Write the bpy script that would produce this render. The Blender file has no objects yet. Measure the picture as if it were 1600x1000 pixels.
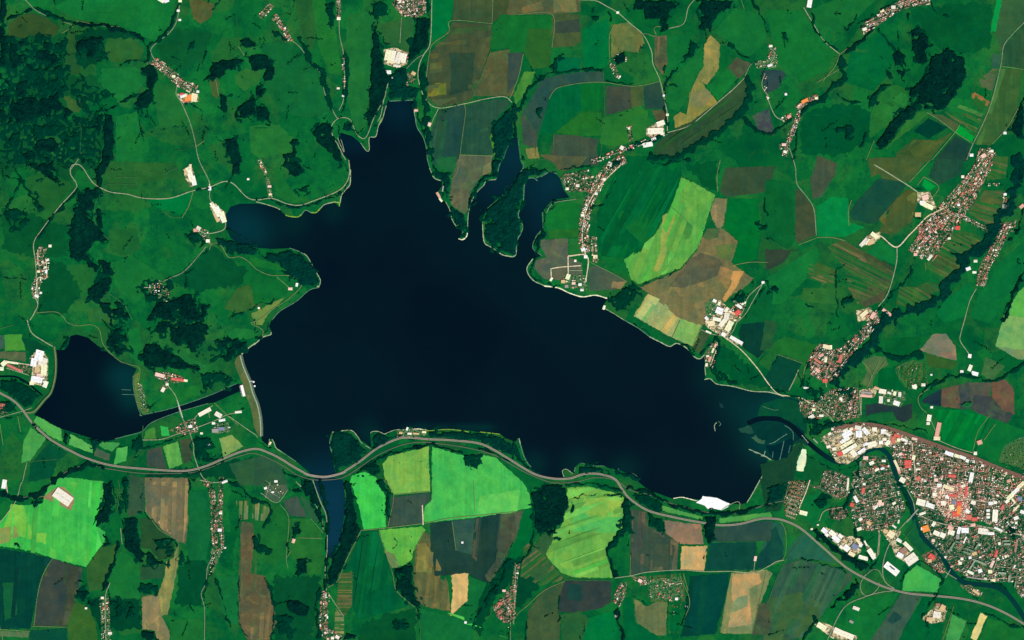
import bpy, bmesh, math, random
import numpy as np
from mathutils import Vector
from mathutils.geometry import delaunay_2d_cdt

random.seed(7)
RNG = np.random.default_rng(7)
sc = bpy.context.scene
COL = sc.collection
rad = math.radians

# ------------------------------------------------------------------ camera, sky, sun, exposure
# metres; north is +Y; the frame shows 16 km x 10 km of ground
CAM_Z = 60000.0
cam_d = bpy.data.cameras.new('camera')
cam = bpy.data.objects.new('camera', cam_d)
COL.objects.link(cam)
cam.location = (0, 0, CAM_Z)
cam_d.sensor_width = 36.0
cam_d.lens = 36.0 * CAM_Z / 16000.0
cam_d.clip_start = 100.0
cam_d.clip_end = 400000.0
sc.camera = cam

SUN_EL, SUN_AZ = 47.0, 145.0
world = bpy.data.worlds.new('World')
sc.world = world
world.use_nodes = True
wn = world.node_tree
for n in list(wn.nodes):
    wn.nodes.remove(n)
wo = wn.nodes.new('ShaderNodeOutputWorld')
wb = wn.nodes.new('ShaderNodeBackground')
ws = wn.nodes.new('ShaderNodeTexSky')
ws.sky_type = 'NISHITA'
ws.sun_disc = False
ws.sun_elevation = rad(SUN_EL)
ws.sun_rotation = rad(SUN_AZ)
wb.inputs['Strength'].default_value = 0.05
wn.links.new(ws.outputs['Color'], wb.inputs['Color'])
wn.links.new(wb.outputs['Background'], wo.inputs['Surface'])

sun_d = bpy.data.lights.new('sun', 'SUN')
sun_d.energy = 3.9
sun_d.angle = rad(0.53)
sun_d.color = (1.0, 0.96, 0.90)
sun = bpy.data.objects.new('sun', sun_d)
COL.objects.link(sun)
sun.rotation_euler = (rad(90 - SUN_EL), 0, rad(180 - SUN_AZ))

sc.view_settings.view_transform = 'Standard'
sc.view_settings.look = 'None'
sc.view_settings.exposure = 0.45
sc.view_settings.gamma = 1.0
sc.view_settings.use_curve_mapping = False
sc.render.engine = 'CYCLES'
sc.cycles.max_bounces = 4
sc.render.filter_size = 2.1

# ------------------------------------------------------------------ plan coordinates
# surveyed sheets: name -> (west edge, north edge, units per 10 m)
SHEET = {}
for i, c in enumerate('ABCD'):
    for r in range(4):
        SHEET[c + str(r + 1)] = (400 * i, 250 * r, 4.0)
SHEET.update(X1=(1260, 650, 8.), X2=(1400, 690, 8.), X3=(1400, 800, 8.), X4=(1220, 750, 8.), X5=(1240, 530, 8.),
             X6=(1060, 440, 10.), X8=(320, 540, 6.25), X9=(1120, 620, 10.), Z=(0, 0, 1.0))


def W(s, x, y):
    ox, oy, k = SHEET[s]
    return ((ox + x / k - 800) * 10.0, (500 - oy - y / k) * 10.0)


def P(s, txt):
    """'x,y x,y A2:x,y' -> list of ground points; a prefix changes the sheet from there on"""
    out = []
    for t in txt.split():
        if ':' in t:
            s, t = t.split(':')
        a, b = t.split(',')
        out.append(W(s, float(a), float(b)))
    return out


def inside(poly, X, Y):
    p = np.asarray(poly)
    x0, y0 = p[:, 0], p[:, 1]
    x1, y1 = np.roll(x0, -1), np.roll(y0, -1)
    r = np.zeros(X.shape, bool)
    for a, b, c, d in zip(x0, y0, x1, y1):
        if b == d:
            continue
        m = (b > Y) != (d > Y)
        if m.any():
            r[m] ^= X[m] < (c - a) * (Y[m] - b) / (d - b) + a
    return r


def dist_line(pts, X, Y):
    best = np.full(X.shape, 1e12)
    for (a, b), (c, d) in zip(pts[:-1], pts[1:]):
        ux, uy = c - a, d - b
        L = ux * ux + uy * uy + 1e-9
        t = np.clip(((X - a) * ux + (Y - b) * uy) / L, 0, 1)
        best = np.minimum(best, (X - a - t * ux) ** 2 + (Y - b - t * uy) ** 2)
    return np.sqrt(best)


def smooth_line(pts, step=25.0):
    p = [np.array(q, float) for q in pts]
    if len(p) < 2:
        return pts
    e = [2 * p[0] - p[1]] + p + [2 * p[-1] - p[-2]]
    out = []
    for i in range(1, len(e) - 2):
        n = max(1, int(np.linalg.norm(e[i + 1] - e[i]) / step))
        for k in range(n):
            t = k / n
            a, b, c, d = e[i - 1], e[i], e[i + 1], e[i + 2]
            out.append(0.5 * (2 * b + (c - a) * t + (2 * a - 5 * b + 4 * c - d) * t * t + (3 * b - a - 3 * c + d) * t ** 3))
    out.append(p[-1])
    return [tuple(q) for q in out]


def rough(poly, step=40.0, amp=6.0):
    out = []
    n = len(poly)
    for i in range(n):
        a, b = np.array(poly[i]), np.array(poly[(i + 1) % n])
        L = np.linalg.norm(b - a)
        k = max(1, int(L / step))
        nx = np.array([-(b - a)[1], (b - a)[0]]) / (L + 1e-9)
        for j in range(k):
            q = a + (b - a) * j / k
            if j:
                q = q + nx * random.uniform(-amp, amp)
            out.append((float(q[0]), float(q[1])))
    return out


_K = [(RNG.uniform(0, 2 * math.pi), RNG.uniform(0, 2 * math.pi)) for _ in range(24)]


def wavy(X, Y, lam, seed=0):
    """cheap smooth noise in about -1..1 with wavelength lam"""
    r = np.zeros(np.shape(X))
    for i in range(6):
        a, ph = _K[(i + seed * 5) % 24]
        f = 2 * math.pi / lam * (0.7 + 0.25 * i)
        r = r + np.sin((X * math.cos(a) + Y * math.sin(a)) * f + ph) / (1 + .4 * i)
    return r / 2.2


_VN = [RNG.uniform(0, 1, (64, 64)) for _ in range(4)]


def vnoise(X, Y, cell, seed=0):
    """value noise 0..1"""
    g = _VN[seed % 4]
    x, y = np.asarray(X) / cell + seed * 7.3, np.asarray(Y) / cell + seed * 3.1
    i, j = np.floor(x).astype(int), np.floor(y).astype(int)
    u, v = x - i, y - j
    u, v = u * u * (3 - 2 * u), v * v * (3 - 2 * v)
    i0, i1, j0, j1 = i % 64, (i + 1) % 64, j % 64, (j + 1) % 64
    return g[j0, i0] * (1 - u) * (1 - v) + g[j0, i1] * u * (1 - v) + g[j1, i0] * (1 - u) * v + g[j1, i1] * u * v


# ------------------------------------------------------------------ water outlines
LAKE = P('B1', "835,635 985,625 990,700 1005,790 1045,860 1065,930 1072,1000 B2:1095,70 1120,120 1163,130 1160,165 1135,205 1150,250 1185,260 1210,310 1225,370 "
         "1250,415 1275,403 1295,420 1288,460 1267,490 1290,500 1316,480 1323,440 1327,340 1347,260 1382,200 1422,160 1442,130 1500,122 1520,40 B1:1535,1000 1560,930 1600,860 "
         "C1:36,860 50,1000 C2:70,45 40,100 35,150 0,158 B2:1570,208 1530,225 1445,300 1415,370 1425,510 1500,565 1600,606 C2:5,612 25,590 35,500 55,460 67,410 40,340 70,260 75,180 82,125 "
         "130,112 180,105 240,75 275,85 300,115 325,190 360,235 260,245 215,290 186,330 192,420 150,480 130,550 186,600 130,617 93,682 130,752 200,787 290,802 360,832 440,857 520,847 600,867 560,925 640,960 "
         "C3:700,0 780,45 860,105 930,140 985,167 1030,147 1090,175 1140,232 1178,243 1200,225 1205,290 1208,350 1205,372 1240,370 1280,400 1380,415 1500,447 1600,452 D3:100,478 200,500 235,600 228,720 150,785 100,880 10,872 "
         "C3:1600,862 1590,905 1550,1000 C4:1500,90 1470,142 1420,152 1365,147 1280,110 1190,98 1178,125 1090,112 1010,118 930,90 850,60 790,12 C3:730,962 660,935 600,925 580,912 500,910 420,895 395,920 390,962 340,935 313,950 325,987 250,985 "
         "160,962 112,912 78,850 62,790 40,735 22,760 B3:1560,740 1530,716 1400,702 1340,692 1200,686 1080,696 1060,680 980,680 962,665 950,686 880,690 800,716 750,696 714,716 722,800 645,742 600,697 540,691 515,706 475,700 460,770 480,850 "
         "495,945 540,972 420,992 340,960 320,942 250,882 150,812 126,800 106,747 86,745 80,790 35,752 30,700 25,640 0,532 A3:1560,352 1502,228 1562,170 1600,135 B3:40,105 90,90 95,70 80,40 B2:97,1000 150,940 250,882 330,816 390,796 405,750 370,680 "
         "320,600 270,570 210,551 100,556 0,548 A2:1500,532 1440,485 1415,420 1412,340 1440,292 1500,272 1600,272 B2:110,290 150,310 185,345 260,356 310,312 360,336 430,276 490,261 520,292 540,210 586,150 590,60 580,0 B1:525,950 510,880 530,828 600,850 650,892 "
         "690,941 706,935 706,860 746,855 762,790 790,740 802,680 830,622")
BAY = P('B4', "352,-5 400,-25 470,-20 545,0 560,150 540,300 520,400 470,490 452,485 447,420 447,230 410,130")
POND = P('A3', "425,160 440,100 480,90 550,110 610,160 650,185 740,250 790,275 855,305 832,350 835,430 860,540 890,597 940,582 1080,552 1300,477 1480,397 1507,405 1512,440 1340,516 1300,520 1100,582 950,642 890,692 850,706 780,722 "
         "720,746 660,760 560,736 420,692 340,666 240,602 212,595 280,512 318,452 344,350 342,185 400,187")
RIVER_LINE = smooth_line(P('X9', "480,420 600,365 740,335 860,340 990,355 1130,420 1240,520 1350,640 D3:260,772 320,822 380,862 440,888 510,880 570,850 630,812 690,800 740,828 775,890 795,960 D4:812,20 870,90 905,180 922,270 960,350 1040,430 1110,515 1150,580 1230,640 1400,662 1480,700 1550,780 1600,860 1680,960 1760,1100"), 40)
STREAM_LINE = smooth_line(P('A3', "-200,352 0,352 100,356 180,400 262,470"), 40)


def offset_lines(pts, w):
    p = np.asarray(pts, float)
    t = np.gradient(p, axis=0)
    t /= np.linalg.norm(t, axis=1)[:, None] + 1e-9
    n = np.stack([-t[:, 1], t[:, 0]], 1)
    w = np.asarray(w)
    if w.ndim:
        w = w[:, None]
    return p + n * w / 2, p - n * w / 2


def ribbon_poly(pts, w):
    a, b = offset_lines(pts, w)
    return [tuple(q) for q in a] + [tuple(q) for q in b[::-1]]


RIVER = ribbon_poly(RIVER_LINE, 78)
STREAM = ribbon_poly(STREAM_LINE, 30)
LAKE = rough(LAKE, 60, 3)
WATERS = [LAKE, BAY, POND, RIVER, STREAM]

# ------------------------------------------------------------------ terrain height
_gx = np.arange(-14000, 14001, 100.0)
_gy = np.arange(-11000, 11001, 100.0)
GX, GY = np.meshgrid(_gx, _gy)
shore = np.array([q for w in WATERS for q in rough(w, 60, 0)])
_d = np.full(GX.shape, 1e12)
for i in range(0, len(shore), 40):
    s_ = shore[i:i + 40]
    _d = np.minimum(_d, ((GX[..., None] - s_[:, 0]) ** 2 + (GY[..., None] - s_[:, 1]) ** 2).min(-1))
_d = np.sqrt(_d)
for w_ in WATERS:
    _d[inside(w_, GX, GY)] = 0.0
_hill = np.clip(0.18 + 0.9 * np.exp(-(((GX + 6500) / 4200) ** 2 + ((GY - 3600) / 3600) ** 2)) + 0.7 * np.exp(-(((GX - 5200) / 3800) ** 2 + ((GY - 4600) / 2600) ** 2))
                + 0.45 * np.exp(-(((GX + 5000) / 5000) ** 2 + ((GY + 5200) / 1800) ** 2)), 0, 1.2)
_hill *= 1 - 0.9 * np.exp(-(((GX - 6800) / 3000) ** 2 + ((GY + 2600) / 2200) ** 2))
_t = np.clip(_d / 1100.0, 0, 1)
_h = 1.5 + _t * _t * (3 - 2 * _t) * _hill * 1.35 * (70 + 60 * (vnoise(GX, GY, 1500, 0) - .5) + 62 * (vnoise(GX, GY, 620, 1) - .5) + 20 * (vnoise(GX, GY, 330, 2) - .5))
_h = np.maximum(_h, 1.5)


def H(x, y):
    x, y = np.asarray(x, float), np.asarray(y, float)
    fx = np.clip((x + 14000) / 100.0, 0, len(_gx) - 1.001)
    fy = np.clip((y + 11000) / 100.0, 0, len(_gy) - 1.001)
    i, j = fx.astype(int), fy.astype(int)
    u, v = fx - i, fy - j
    return _h[j, i] * (1 - u) * (1 - v) + _h[j, i + 1] * u * (1 - v) + _h[j + 1, i] * (1 - u) * v + _h[j + 1, i + 1] * u * v


# ------------------------------------------------------------------ materials
GAIN = 1.0


def lin(c):
    return tuple((((v / 255.0) / 12.92) if v <= 10 else (((v / 255.0) + 0.055) / 1.055) ** 2.4) for v in c)


def A(c):
    """photo colour -> surface albedo (scaled by the light's level), capped at white paint"""
    return tuple(min(0.82, v * GAIN) for v in lin(c)) + (1.0,)


class NT:
    def __init__(self, name):
        self.m = bpy.data.materials.new(name)
        self.m.use_nodes = True
        self.t = self.m.node_tree
        self.t.nodes.clear()
        self.o = self.n('ShaderNodeOutputMaterial')
        self.b = self.n('ShaderNodeBsdfPrincipled')
        self.t.links.new(self.b.outputs[0], self.o.inputs['Surface'])
        self.b.inputs['Roughness'].default_value = 0.95
        self.b.inputs['Specular IOR Level'].default_value = 0.0
        self.co = None

    def n(self, k):
        return self.t.nodes.new(k)

    def pos(self):
        if not self.co:
            g = self.n('ShaderNodeNewGeometry')
            self.co = g.outputs['Position']
        return self.co

    def mapping(self, rot=0.0, scale=(1, 1, 1)):
        m = self.n('ShaderNodeMapping')
        m.inputs['Rotation'].default_value = (0, 0, rot)
        m.inputs['Scale'].default_value = scale
        self.t.links.new(self.pos(), m.inputs['Vector'])
        return m.outputs[0]

    def noise(self, size, detail=3, rough=0.55, vec=None, seed=0.0, dist=0.0):
        x = self.n('ShaderNodeTexNoise')
        x.noise_dimensions = '4D'
        x.inputs['W'].default_value = seed
        x.inputs['Scale'].default_value = 1.0 / size
        x.inputs['Detail'].default_value = detail
        x.inputs['Roughness'].default_value = rough
        x.inputs['Distortion'].default_value = dist
        self.t.links.new(vec or self.pos(), x.inputs['Vector'])
        return x.outputs['Fac']

    def step(self, v, lo, hi):
        m = self.n('ShaderNodeMapRange')
        m.inputs['From Min'].default_value = lo
        m.inputs['From Max'].default_value = hi
        self.t.links.new(v, m.inputs['Value'])
        return m.outputs[0]

    def mix(self, f, a, b, mode='MIX'):
        x = self.n('ShaderNodeMix')
        x.data_type = 'RGBA'
        x.blend_type = mode
        for sock, v in ((x.inputs['Factor'], f), (x.inputs['A'], a), (x.inputs['B'], b)):
            if isinstance(v, (int, float)):
                sock.default_value = v
            elif isinstance(v, tuple):
                sock.default_value = v
            else:
                self.t.links.new(v, sock)
        return [o for o in x.outputs if o.type == 'RGBA'][0]

    def done(self, c):
        if isinstance(c, tuple):
            self.b.inputs['Base Color'].default_value = c
        else:
            self.t.links.new(c, self.b.inputs['Base Color'])
        return self.m


def mul(c, k):
    return tuple(min(255, v * k) for v in c)


_mats = {}


def crop_mat(c, rows=None, var=0.14, rowk=0.10):
    key = ('crop', c, rows, var, rowk)
    if key in _mats:
        return _mats[key]
    t = NT('crop')
    sd = random.uniform(0, 90)
    warm = (min(255, c[0] * 1.08 + 5), min(255, c[1] * 1.0 + 2), c[2] * 0.94)
    cool = (c[0] * 0.80, c[1] * 0.93, min(255, c[2] * .97))
    col = t.mix(t.step(t.noise(330, 6, .68, seed=sd, dist=.6), .36, .64), A(warm), A(cool))
    k1 = t.step(t.noise(130, 4, .65, seed=sd + 3), .3, .7)
    col = t.mix(k1, col, t.mix(1.0, col, (1 - 2 * var, 1 - 2 * var, 1 - 2 * var, 1), 'MULTIPLY'))
    if rows is not None:
        v = t.mapping(rad(rows), (1 / 55.0, 1 / 1400.0, 0.001))
        n = t.noise(1.0, 4, .65, vec=v, seed=sd)
        col = t.mix(t.step(n, .36, .66), col, t.mix(1.0, col, (1 - 2.6 * rowk, 1 - 2.2 * rowk, 1 - 2.2 * rowk, 1), 'MULTIPLY'))
    if c[0] > .82 * c[1] and c[1] < 140:      # bare soil with green regrowth and drier, paler ground
        col = t.mix(t.step(t.noise(260, 5, .62, seed=sd + 11, dist=1.0), .52, .70), col, t.mix(.5, col, A((76, 110, 60))))
        col = t.mix(t.step(t.noise(190, 5, .62, seed=sd + 17, dist=1.0), .54, .72), col, t.mix(.45, col, A((min(255, c[0] * 1.45), min(255, c[1] * 1.22), c[2]))))
    elif c[1] > 120:                          # growing crop: yellower and bluer patches
        col = t.mix(t.step(t.noise(170, 5, .65, seed=sd + 11, dist=.8), .50, .72), col, t.mix(.5, col, A((min(255, c[0] * 1.22 + 6), c[1] * .97, c[2] * .95))))
        col = t.mix(t.step(t.noise(230, 4, .6, seed=sd + 19), .55, .72), col, t.mix(.55, col, A((c[0] * .72, c[1] * .84, c[2]))))
    else:
        col = t.mix(t.step(t.noise(150, 5, .7, seed=sd + 11, dist=.8), .48, .70), col, t.mix(.5, col, A((c[0] * .6, c[1] * .80, c[2] * .92))))
    fine = t.noise(22, 3, .7, seed=sd + 7)
    col = t.mix(t.step(fine, .35, .65), col, t.mix(1.0, col, (.84, .88, .86, 1), 'MULTIPLY'))
    _mats[key] = t.done(col)
    return _mats[key]


def plain_mat(name, c, var=0.12, size=18):
    key = (name, c, var, size)
    if key in _mats:
        return _mats[key]
    t = NT(name)
    a = A(c)
    f = t.step(t.noise(size, 3, .6, seed=random.uniform(0, 50)), .35, .65)
    _mats[key] = t.done(t.mix(f, a, tuple(v * (1 - 2 * var) for v in a[:3]) + (1,)))
    return _mats[key]


def meadow_mat():
    t = NT('meadow')
    deep, mid, oliv, brt = A((2, 78, 40)), A((14, 100, 44)), A((48, 98, 42)), A((26, 116, 48))
    v = t.n('ShaderNodeTexVoronoi')
    v.inputs['Scale'].default_value = 1 / 480.0
    wv = t.n('ShaderNodeVectorMath')
    wv.operation = 'MULTIPLY_ADD'
    nz = t.n('ShaderNodeTexNoise')
    nz.inputs['Scale'].default_value = 1 / 500.0
    t.t.links.new(t.pos(), nz.inputs['Vector'])
    t.t.links.new(nz.outputs['Color'], wv.inputs[0])
    wv.inputs[1].default_value = (420, 420, 0)
    t.t.links.new(t.pos(), wv.inputs[2])
    t.t.links.new(wv.outputs[0], v.inputs['Vector'])
    s = t.n('ShaderNodeSeparateColor')
    t.t.links.new(v.outputs['Color'], s.inputs[0])
    col = t.mix(t.step(t.noise(1500, 4, .6), .35, .65), deep, mid)
    col = t.mix(t.step(s.outputs[0], .72, .76), col, t.mix(.35, col, brt))
    col = t.mix(t.step(s.outputs[1], .74, .78), col, t.mix(.35, col, oliv))
    col = t.mix(t.step(t.noise(700, 5, .65, seed=9), .52, .68), col, t.mix(.7, col, oliv))
    col = t.mix(t.step(t.noise(260, 6, .72, seed=4), .46, .64), col, t.mix(.75, col, A((0, 68, 43))))
    col = t.mix(t.step(t.noise(300, 5, .7, seed=14), .54, .72), col, t.mix(.5, col, brt))
    col = t.mix(t.step(t.noise(60, 4, .7, seed=2), .56, .72), col, A((0, 66, 46)))
    col = t.mix(t.step(t.noise(20, 3, .7, seed=5), .35, .65), col, t.mix(1.0, col, (.8, .84, .82, 1), 'MULTIPLY'))
    return t.done(col)


def forest_mat(name, c0, c1):
    key = (name, c0, c1)
    if key in _mats:
        return _mats[key]
    t = NT(name)
    col = t.mix(t.step(t.noise(110, 5, .66, seed=3), .36, .64), A(c0), A(c1))
    col = t.mix(t.step(t.noise(24, 2, .6, seed=8), .4, .65), col, t.mix(.5, col, A(mul(c1, 1.25))))
    _mats[key] = t.done(col)
    return _mats[key]


def urban_mat(name, g, p, share=0.5, size=28):
    key = (name, g, p, share, size)
    if key in _mats:
        return _mats[key]
    t = NT(name)
    col = t.mix(t.step(t.noise(size, 3, .7, seed=1), share - .06, share + .06), A(g), A(p))
    col = t.mix(t.step(t.noise(size * .6, 2, .6, seed=6), .58, .66), col, A(mul(g, .6)))
    _mats[key] = t.done(col)
    return _mats[key]


def water_mat():
    t = NT('water')
    a = t.n('ShaderNodeAttribute')
    a.attribute_name = 'sediment'
    s = t.n('ShaderNodeSeparateColor')
    t.t.links.new(a.outputs['Color'], s.inputs[0])
    col = t.mix(t.step(t.noise(2600, 3, .5, seed=2), .35, .65), A((0, 13, 26)), A((0, 21, 29)))
    col = t.mix(s.outputs[0], col, A((0, 70, 62)))
    col = t.mix(s.outputs[1], col, A((4, 47, 64)))
    t.b.inputs['Roughness'].default_value = 0.35
    t.b.inputs['Specular IOR Level'].default_value = 0.04
    return t.done(col)


# ------------------------------------------------------------------ mesh helpers
def add_obj(name, me, parent=None, mats=(), kind=None, label=None, cat=None, group=None, loc=None):
    for m in mats:
        me.materials.append(m)
    o = bpy.data.objects.new(name, me)
    COL.objects.link(o)
    if parent is not None:
        o.parent = parent
    if loc is not None:
        o.location = loc
    tag(o, label, cat, group, kind)
    return o


def tag(o, label=None, cat=None, group=None, kind=None):
    for k, v in (('label', label), ('category', cat), ('group', group), ('kind', kind)):
        if v:
            o[k] = v


def empty(name, loc, label, cat, group=None):
    o = bpy.data.objects.new(name, None)
    COL.objects.link(o)
    o.location = loc
    tag(o, label, cat, group)
    return o


def np_mesh(name, V, F, mat_idx=None):
    """V (n,3); F (m,k) of one size or a list of such arrays"""
    me = bpy.data.meshes.new(name)
    Fs = F if isinstance(F, list) else [F]
    V = np.asarray(V, np.float32)
    me.vertices.add(len(V))
    me.vertices.foreach_set('co', V.ravel())
    loops = np.concatenate([f.ravel() for f in Fs]).astype(np.int32)
    tot = np.concatenate([np.full(len(f), f.shape[1]) for f in Fs]).astype(np.int32)
    st = np.concatenate([[0], np.cumsum(tot)[:-1]]).astype(np.int32)
    me.loops.add(len(loops))
    me.loops.foreach_set('vertex_index', loops)
    me.polygons.add(len(tot))
    me.polygons.foreach_set('loop_start', st)
    me.polygons.foreach_set('loop_total', tot)
    if mat_idx is not None:
        me.polygons.foreach_set('material_index', np.asarray(mat_idx, np.int32))
    me.update(calc_edges=True)
    return me


def fill_poly(poly, spacing=80.0):
    """triangulated polygon with lattice points inside: (xy array, faces)"""
    p = np.asarray(poly)
    x0, y0 = p.min(0)
    x1, y1 = p.max(0)
    gx = np.arange(math.ceil(x0 / spacing), math.floor(x1 / spacing) + 1) * spacing
    gy = np.arange(math.ceil(y0 / spacing), math.floor(y1 / spacing) + 1) * spacing
    pts = [Vector(q) for q in poly]
    if len(gx) and len(gy):
        X, Y = np.meshgrid(gx, gy)
        m = inside(poly, X, Y) & (dist_line(list(poly) + [poly[0]], X, Y) > spacing * .3)
        pts += [Vector((a, b)) for a, b in zip(X[m], Y[m])]
    n = len(poly)
    vs, es, fs, *_ = delaunay_2d_cdt(pts, [], [list(range(n))], 1, 0.01)
    return np.array([(v.x, v.y) for v in vs]), [f for f in fs]


NF = [0]
LAID = []      # (bbox, outline, layer) of every sheet laid so far: what overlaps goes one layer up


def next_layer(poly):
    p = np.asarray(poly)
    c = p.mean(0)
    q = np.vstack([p * .8 + c * .2, p * .4 + c * .6])
    bb = (*p.min(0), *p.max(0))
    lay, taken = 0, set()
    for b2, p2, q2, l2 in LAID:
        if b2[0] > bb[2] or b2[2] < bb[0] or b2[1] > bb[3] or b2[3] < bb[1]:
            continue
        if inside(p2, q[:, 0], q[:, 1]).mean() > .25 or inside(p, q2[:, 0], q2[:, 1]).mean() > .25:
            lay = max(lay, l2 + 1)          # lies on it
        elif inside(p2, p[:, 0], p[:, 1]).any() or inside(p, p2[:, 0], p2[:, 1]).any():
            taken.add(l2)                   # only touches it
    while lay in taken:
        lay += 1
    LAID.append((bb, p, q, lay))
    return lay


def sheet(name, poly, mat, off, z=None, kind='structure', label=None, jag=(40, 5), spacing=80.0):
    pl = rough(poly, *jag) if jag else poly
    v, f = fill_poly(pl, spacing)
    NF[0] += 1
    zz = (np.full(len(v), z) if z is not None else H(v[:, 0], v[:, 1]) + off + .6 * next_layer(pl)) + (NF[0] % 20) * .005 * (1 if z is None else 4)
    V = np.column_stack([v, zz])
    me = bpy.data.meshes.new(name)
    # upward winding
    ff = []
    for t in f:
        a, b, c = (v[t[0]], v[t[1]], v[t[2]])
        ff.append(t if (b[0] - a[0]) * (c[1] - a[1]) - (b[1] - a[1]) * (c[0] - a[0]) > 0 else t[::-1])
    me.from_pydata(V.tolist(), [], ff)
    return add_obj(name, me, None, [mat], kind, label)


def ribbon(name, pts, w, mat, off=3.0, z=None, parent=None, kind='structure', smooth=True, label=None, cat=None, step=25.0, wob=0.0, shift=0.0, thick=0.0):
    q = smooth_line(pts, step) if smooth else pts
    ww = np.full(len(q), w, float)
    if wob:
        ww *= 1 + wob * RNG.uniform(-1, 1, len(q))
    if shift:
        p, _ = offset_lines(q, np.full(len(q), 2.0 * shift))
        q = [tuple(r) for r in p]
    a, b = offset_lines(q, ww)
    n = len(a)
    xy = np.concatenate([a, b])
    if callable(z):
        zz = z(xy)
    else:
        zz = np.full(2 * n, z) if z is not None else H(xy[:, 0], xy[:, 1]) + off
    V = np.column_stack([xy, zz])
    i = np.arange(n - 1)
    F = np.stack([i, i + n, i + n + 1, i + 1], 1)
    if thick:
        V = np.concatenate([V, V - [0, 0, thick]])
        m = 2 * n
        F = np.concatenate([F, np.stack([i, i + 1, i + 1 + m, i + m], 1), np.stack([i + n, i + n + m, i + n + 1 + m, i + n + 1], 1), F[:, ::-1] + m])
    return add_obj(name, np_mesh(name, V, F), parent, [mat], kind, label, cat)


def canopy_mesh(name, maskf, bbox, s=11.0, hmin=9.0, hmax=22.0, base=0.0):
    """woodland: a bumpy crown surface over a ragged footprint, hems reaching down to the ground"""
    x0, y0, x1, y1 = bbox
    gx = np.arange(x0 - 40, x1 + 40, s)
    gy = np.arange(y0 - 40, y1 + 40, s)
    X, Y = np.meshgrid(gx, gy)
    X = X + RNG.uniform(-.38, .38, X.shape) * s
    Y = Y + RNG.uniform(-.38, .38, X.shape) * s
    wx = X + 62 * (vnoise(X, Y, 75, 0) - .5) + RNG.normal(0, 4, X.shape)
    wy = Y + 62 * (vnoise(X, Y, 75, 1) - .5) + RNG.normal(0, 4, X.shape)
    M = maskf(wx, wy)
    q = M[:-1, :-1] & M[1:, :-1] & M[:-1, 1:] & M[1:, 1:]
    if not q.any():
        return None
    full = np.zeros(M.shape, int)
    full[:-1, :-1] += q
    full[1:, :-1] += q
    full[:-1, 1:] += q
    full[1:, 1:] += q
    hh = hmin + (hmax - hmin) * np.clip(.5 + .35 * wavy(X, Y, 120, 3) + RNG.uniform(-.5, .5, X.shape), 0, 1.2)
    hh = np.where(full == 4, hh, 1.0) + base
    used = full > 0
    idx = -np.ones(M.shape, int)
    idx[used] = np.arange(used.sum())
    V = np.column_stack([X[used], Y[used], H(X[used], Y[used]) + hh[used] + 3.0])
    J, I = np.nonzero(q)
    F = np.stack([idx[J, I], idx[J, I + 1], idx[J + 1, I + 1], idx[J + 1, I]], 1)
    return np_mesh(name, V, F)


LM = [("the white factory at the lake's northern tip", 618, 92), ("the hillside village in the upper left", 280, 120), ("the long dam", 398, 620), ("the small western reservoir", 140, 610),
      ("the forked lakeside village", 925, 320), ("the long red-roofed village near the right edge", 1490, 300), ("the bright factory above the east shore", 1130, 490), ("the motorway junction", 1355, 905),
      ("the wooded island", 785, 350), ("the narrow bay south of the motorway", 525, 820), ("the big hilltop wood in the upper right", 1450, 130), ("the white beach", 1105, 785),
      ("the white farm halls south of the pale crop strip", 1025, 200), ("the white quarry in the lower left", 97, 773), ("the village at the bottom edge by the pale field", 800, 930), ("the street village at the bottom centre", 508, 960),
      ("the street village south of the dam", 338, 800), ("the hillside village at the left edge", 65, 430), ("the sand-coloured farm on the west bay", 340, 335), ("the factories in the river bend", 1330, 690),
      ("the village between town and lake", 1300, 590), ("the small village on the northeast road", 1245, 170), ("the ridge-top village at the top right", 1390, 30), ("the tan crop strip at the top", 1105, 110),
      ("the garden village at the bottom", 1000, 910), ("the pale green crop field in the middle", 1050, 360), ("the apple-green fields on the south shore", 750, 750), ("the second village near the right edge", 1550, 400),
      ("the town", 1490, 780), ("the west bay", 370, 350), ("the two small western villages at the top", 430, 45), ("the striped tan field in the lower left", 262, 790)]


def where(x, y):
    px, py = x / 10 + 800, 500 - y / 10
    n, a, b = min(LM, key=lambda t: (t[1] - px) ** 2 + (t[2] - py) ** 2)
    dx, dy = px - a, py - b
    if dx * dx + dy * dy < 22 ** 2:
        return 'at ' + n
    an = (math.degrees(math.atan2(dx, -dy)) + 360) % 360
    d = ['north', 'northeast', 'east', 'southeast', 'south', 'southwest', 'west', 'northwest'][int((an + 22.5) // 45) % 8]
    far = '' if dx * dx + dy * dy < 75 ** 2 else 'well '
    return far + d + ' of ' + n


WOODS = []      # (object, area, size words) labelled at the end


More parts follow.
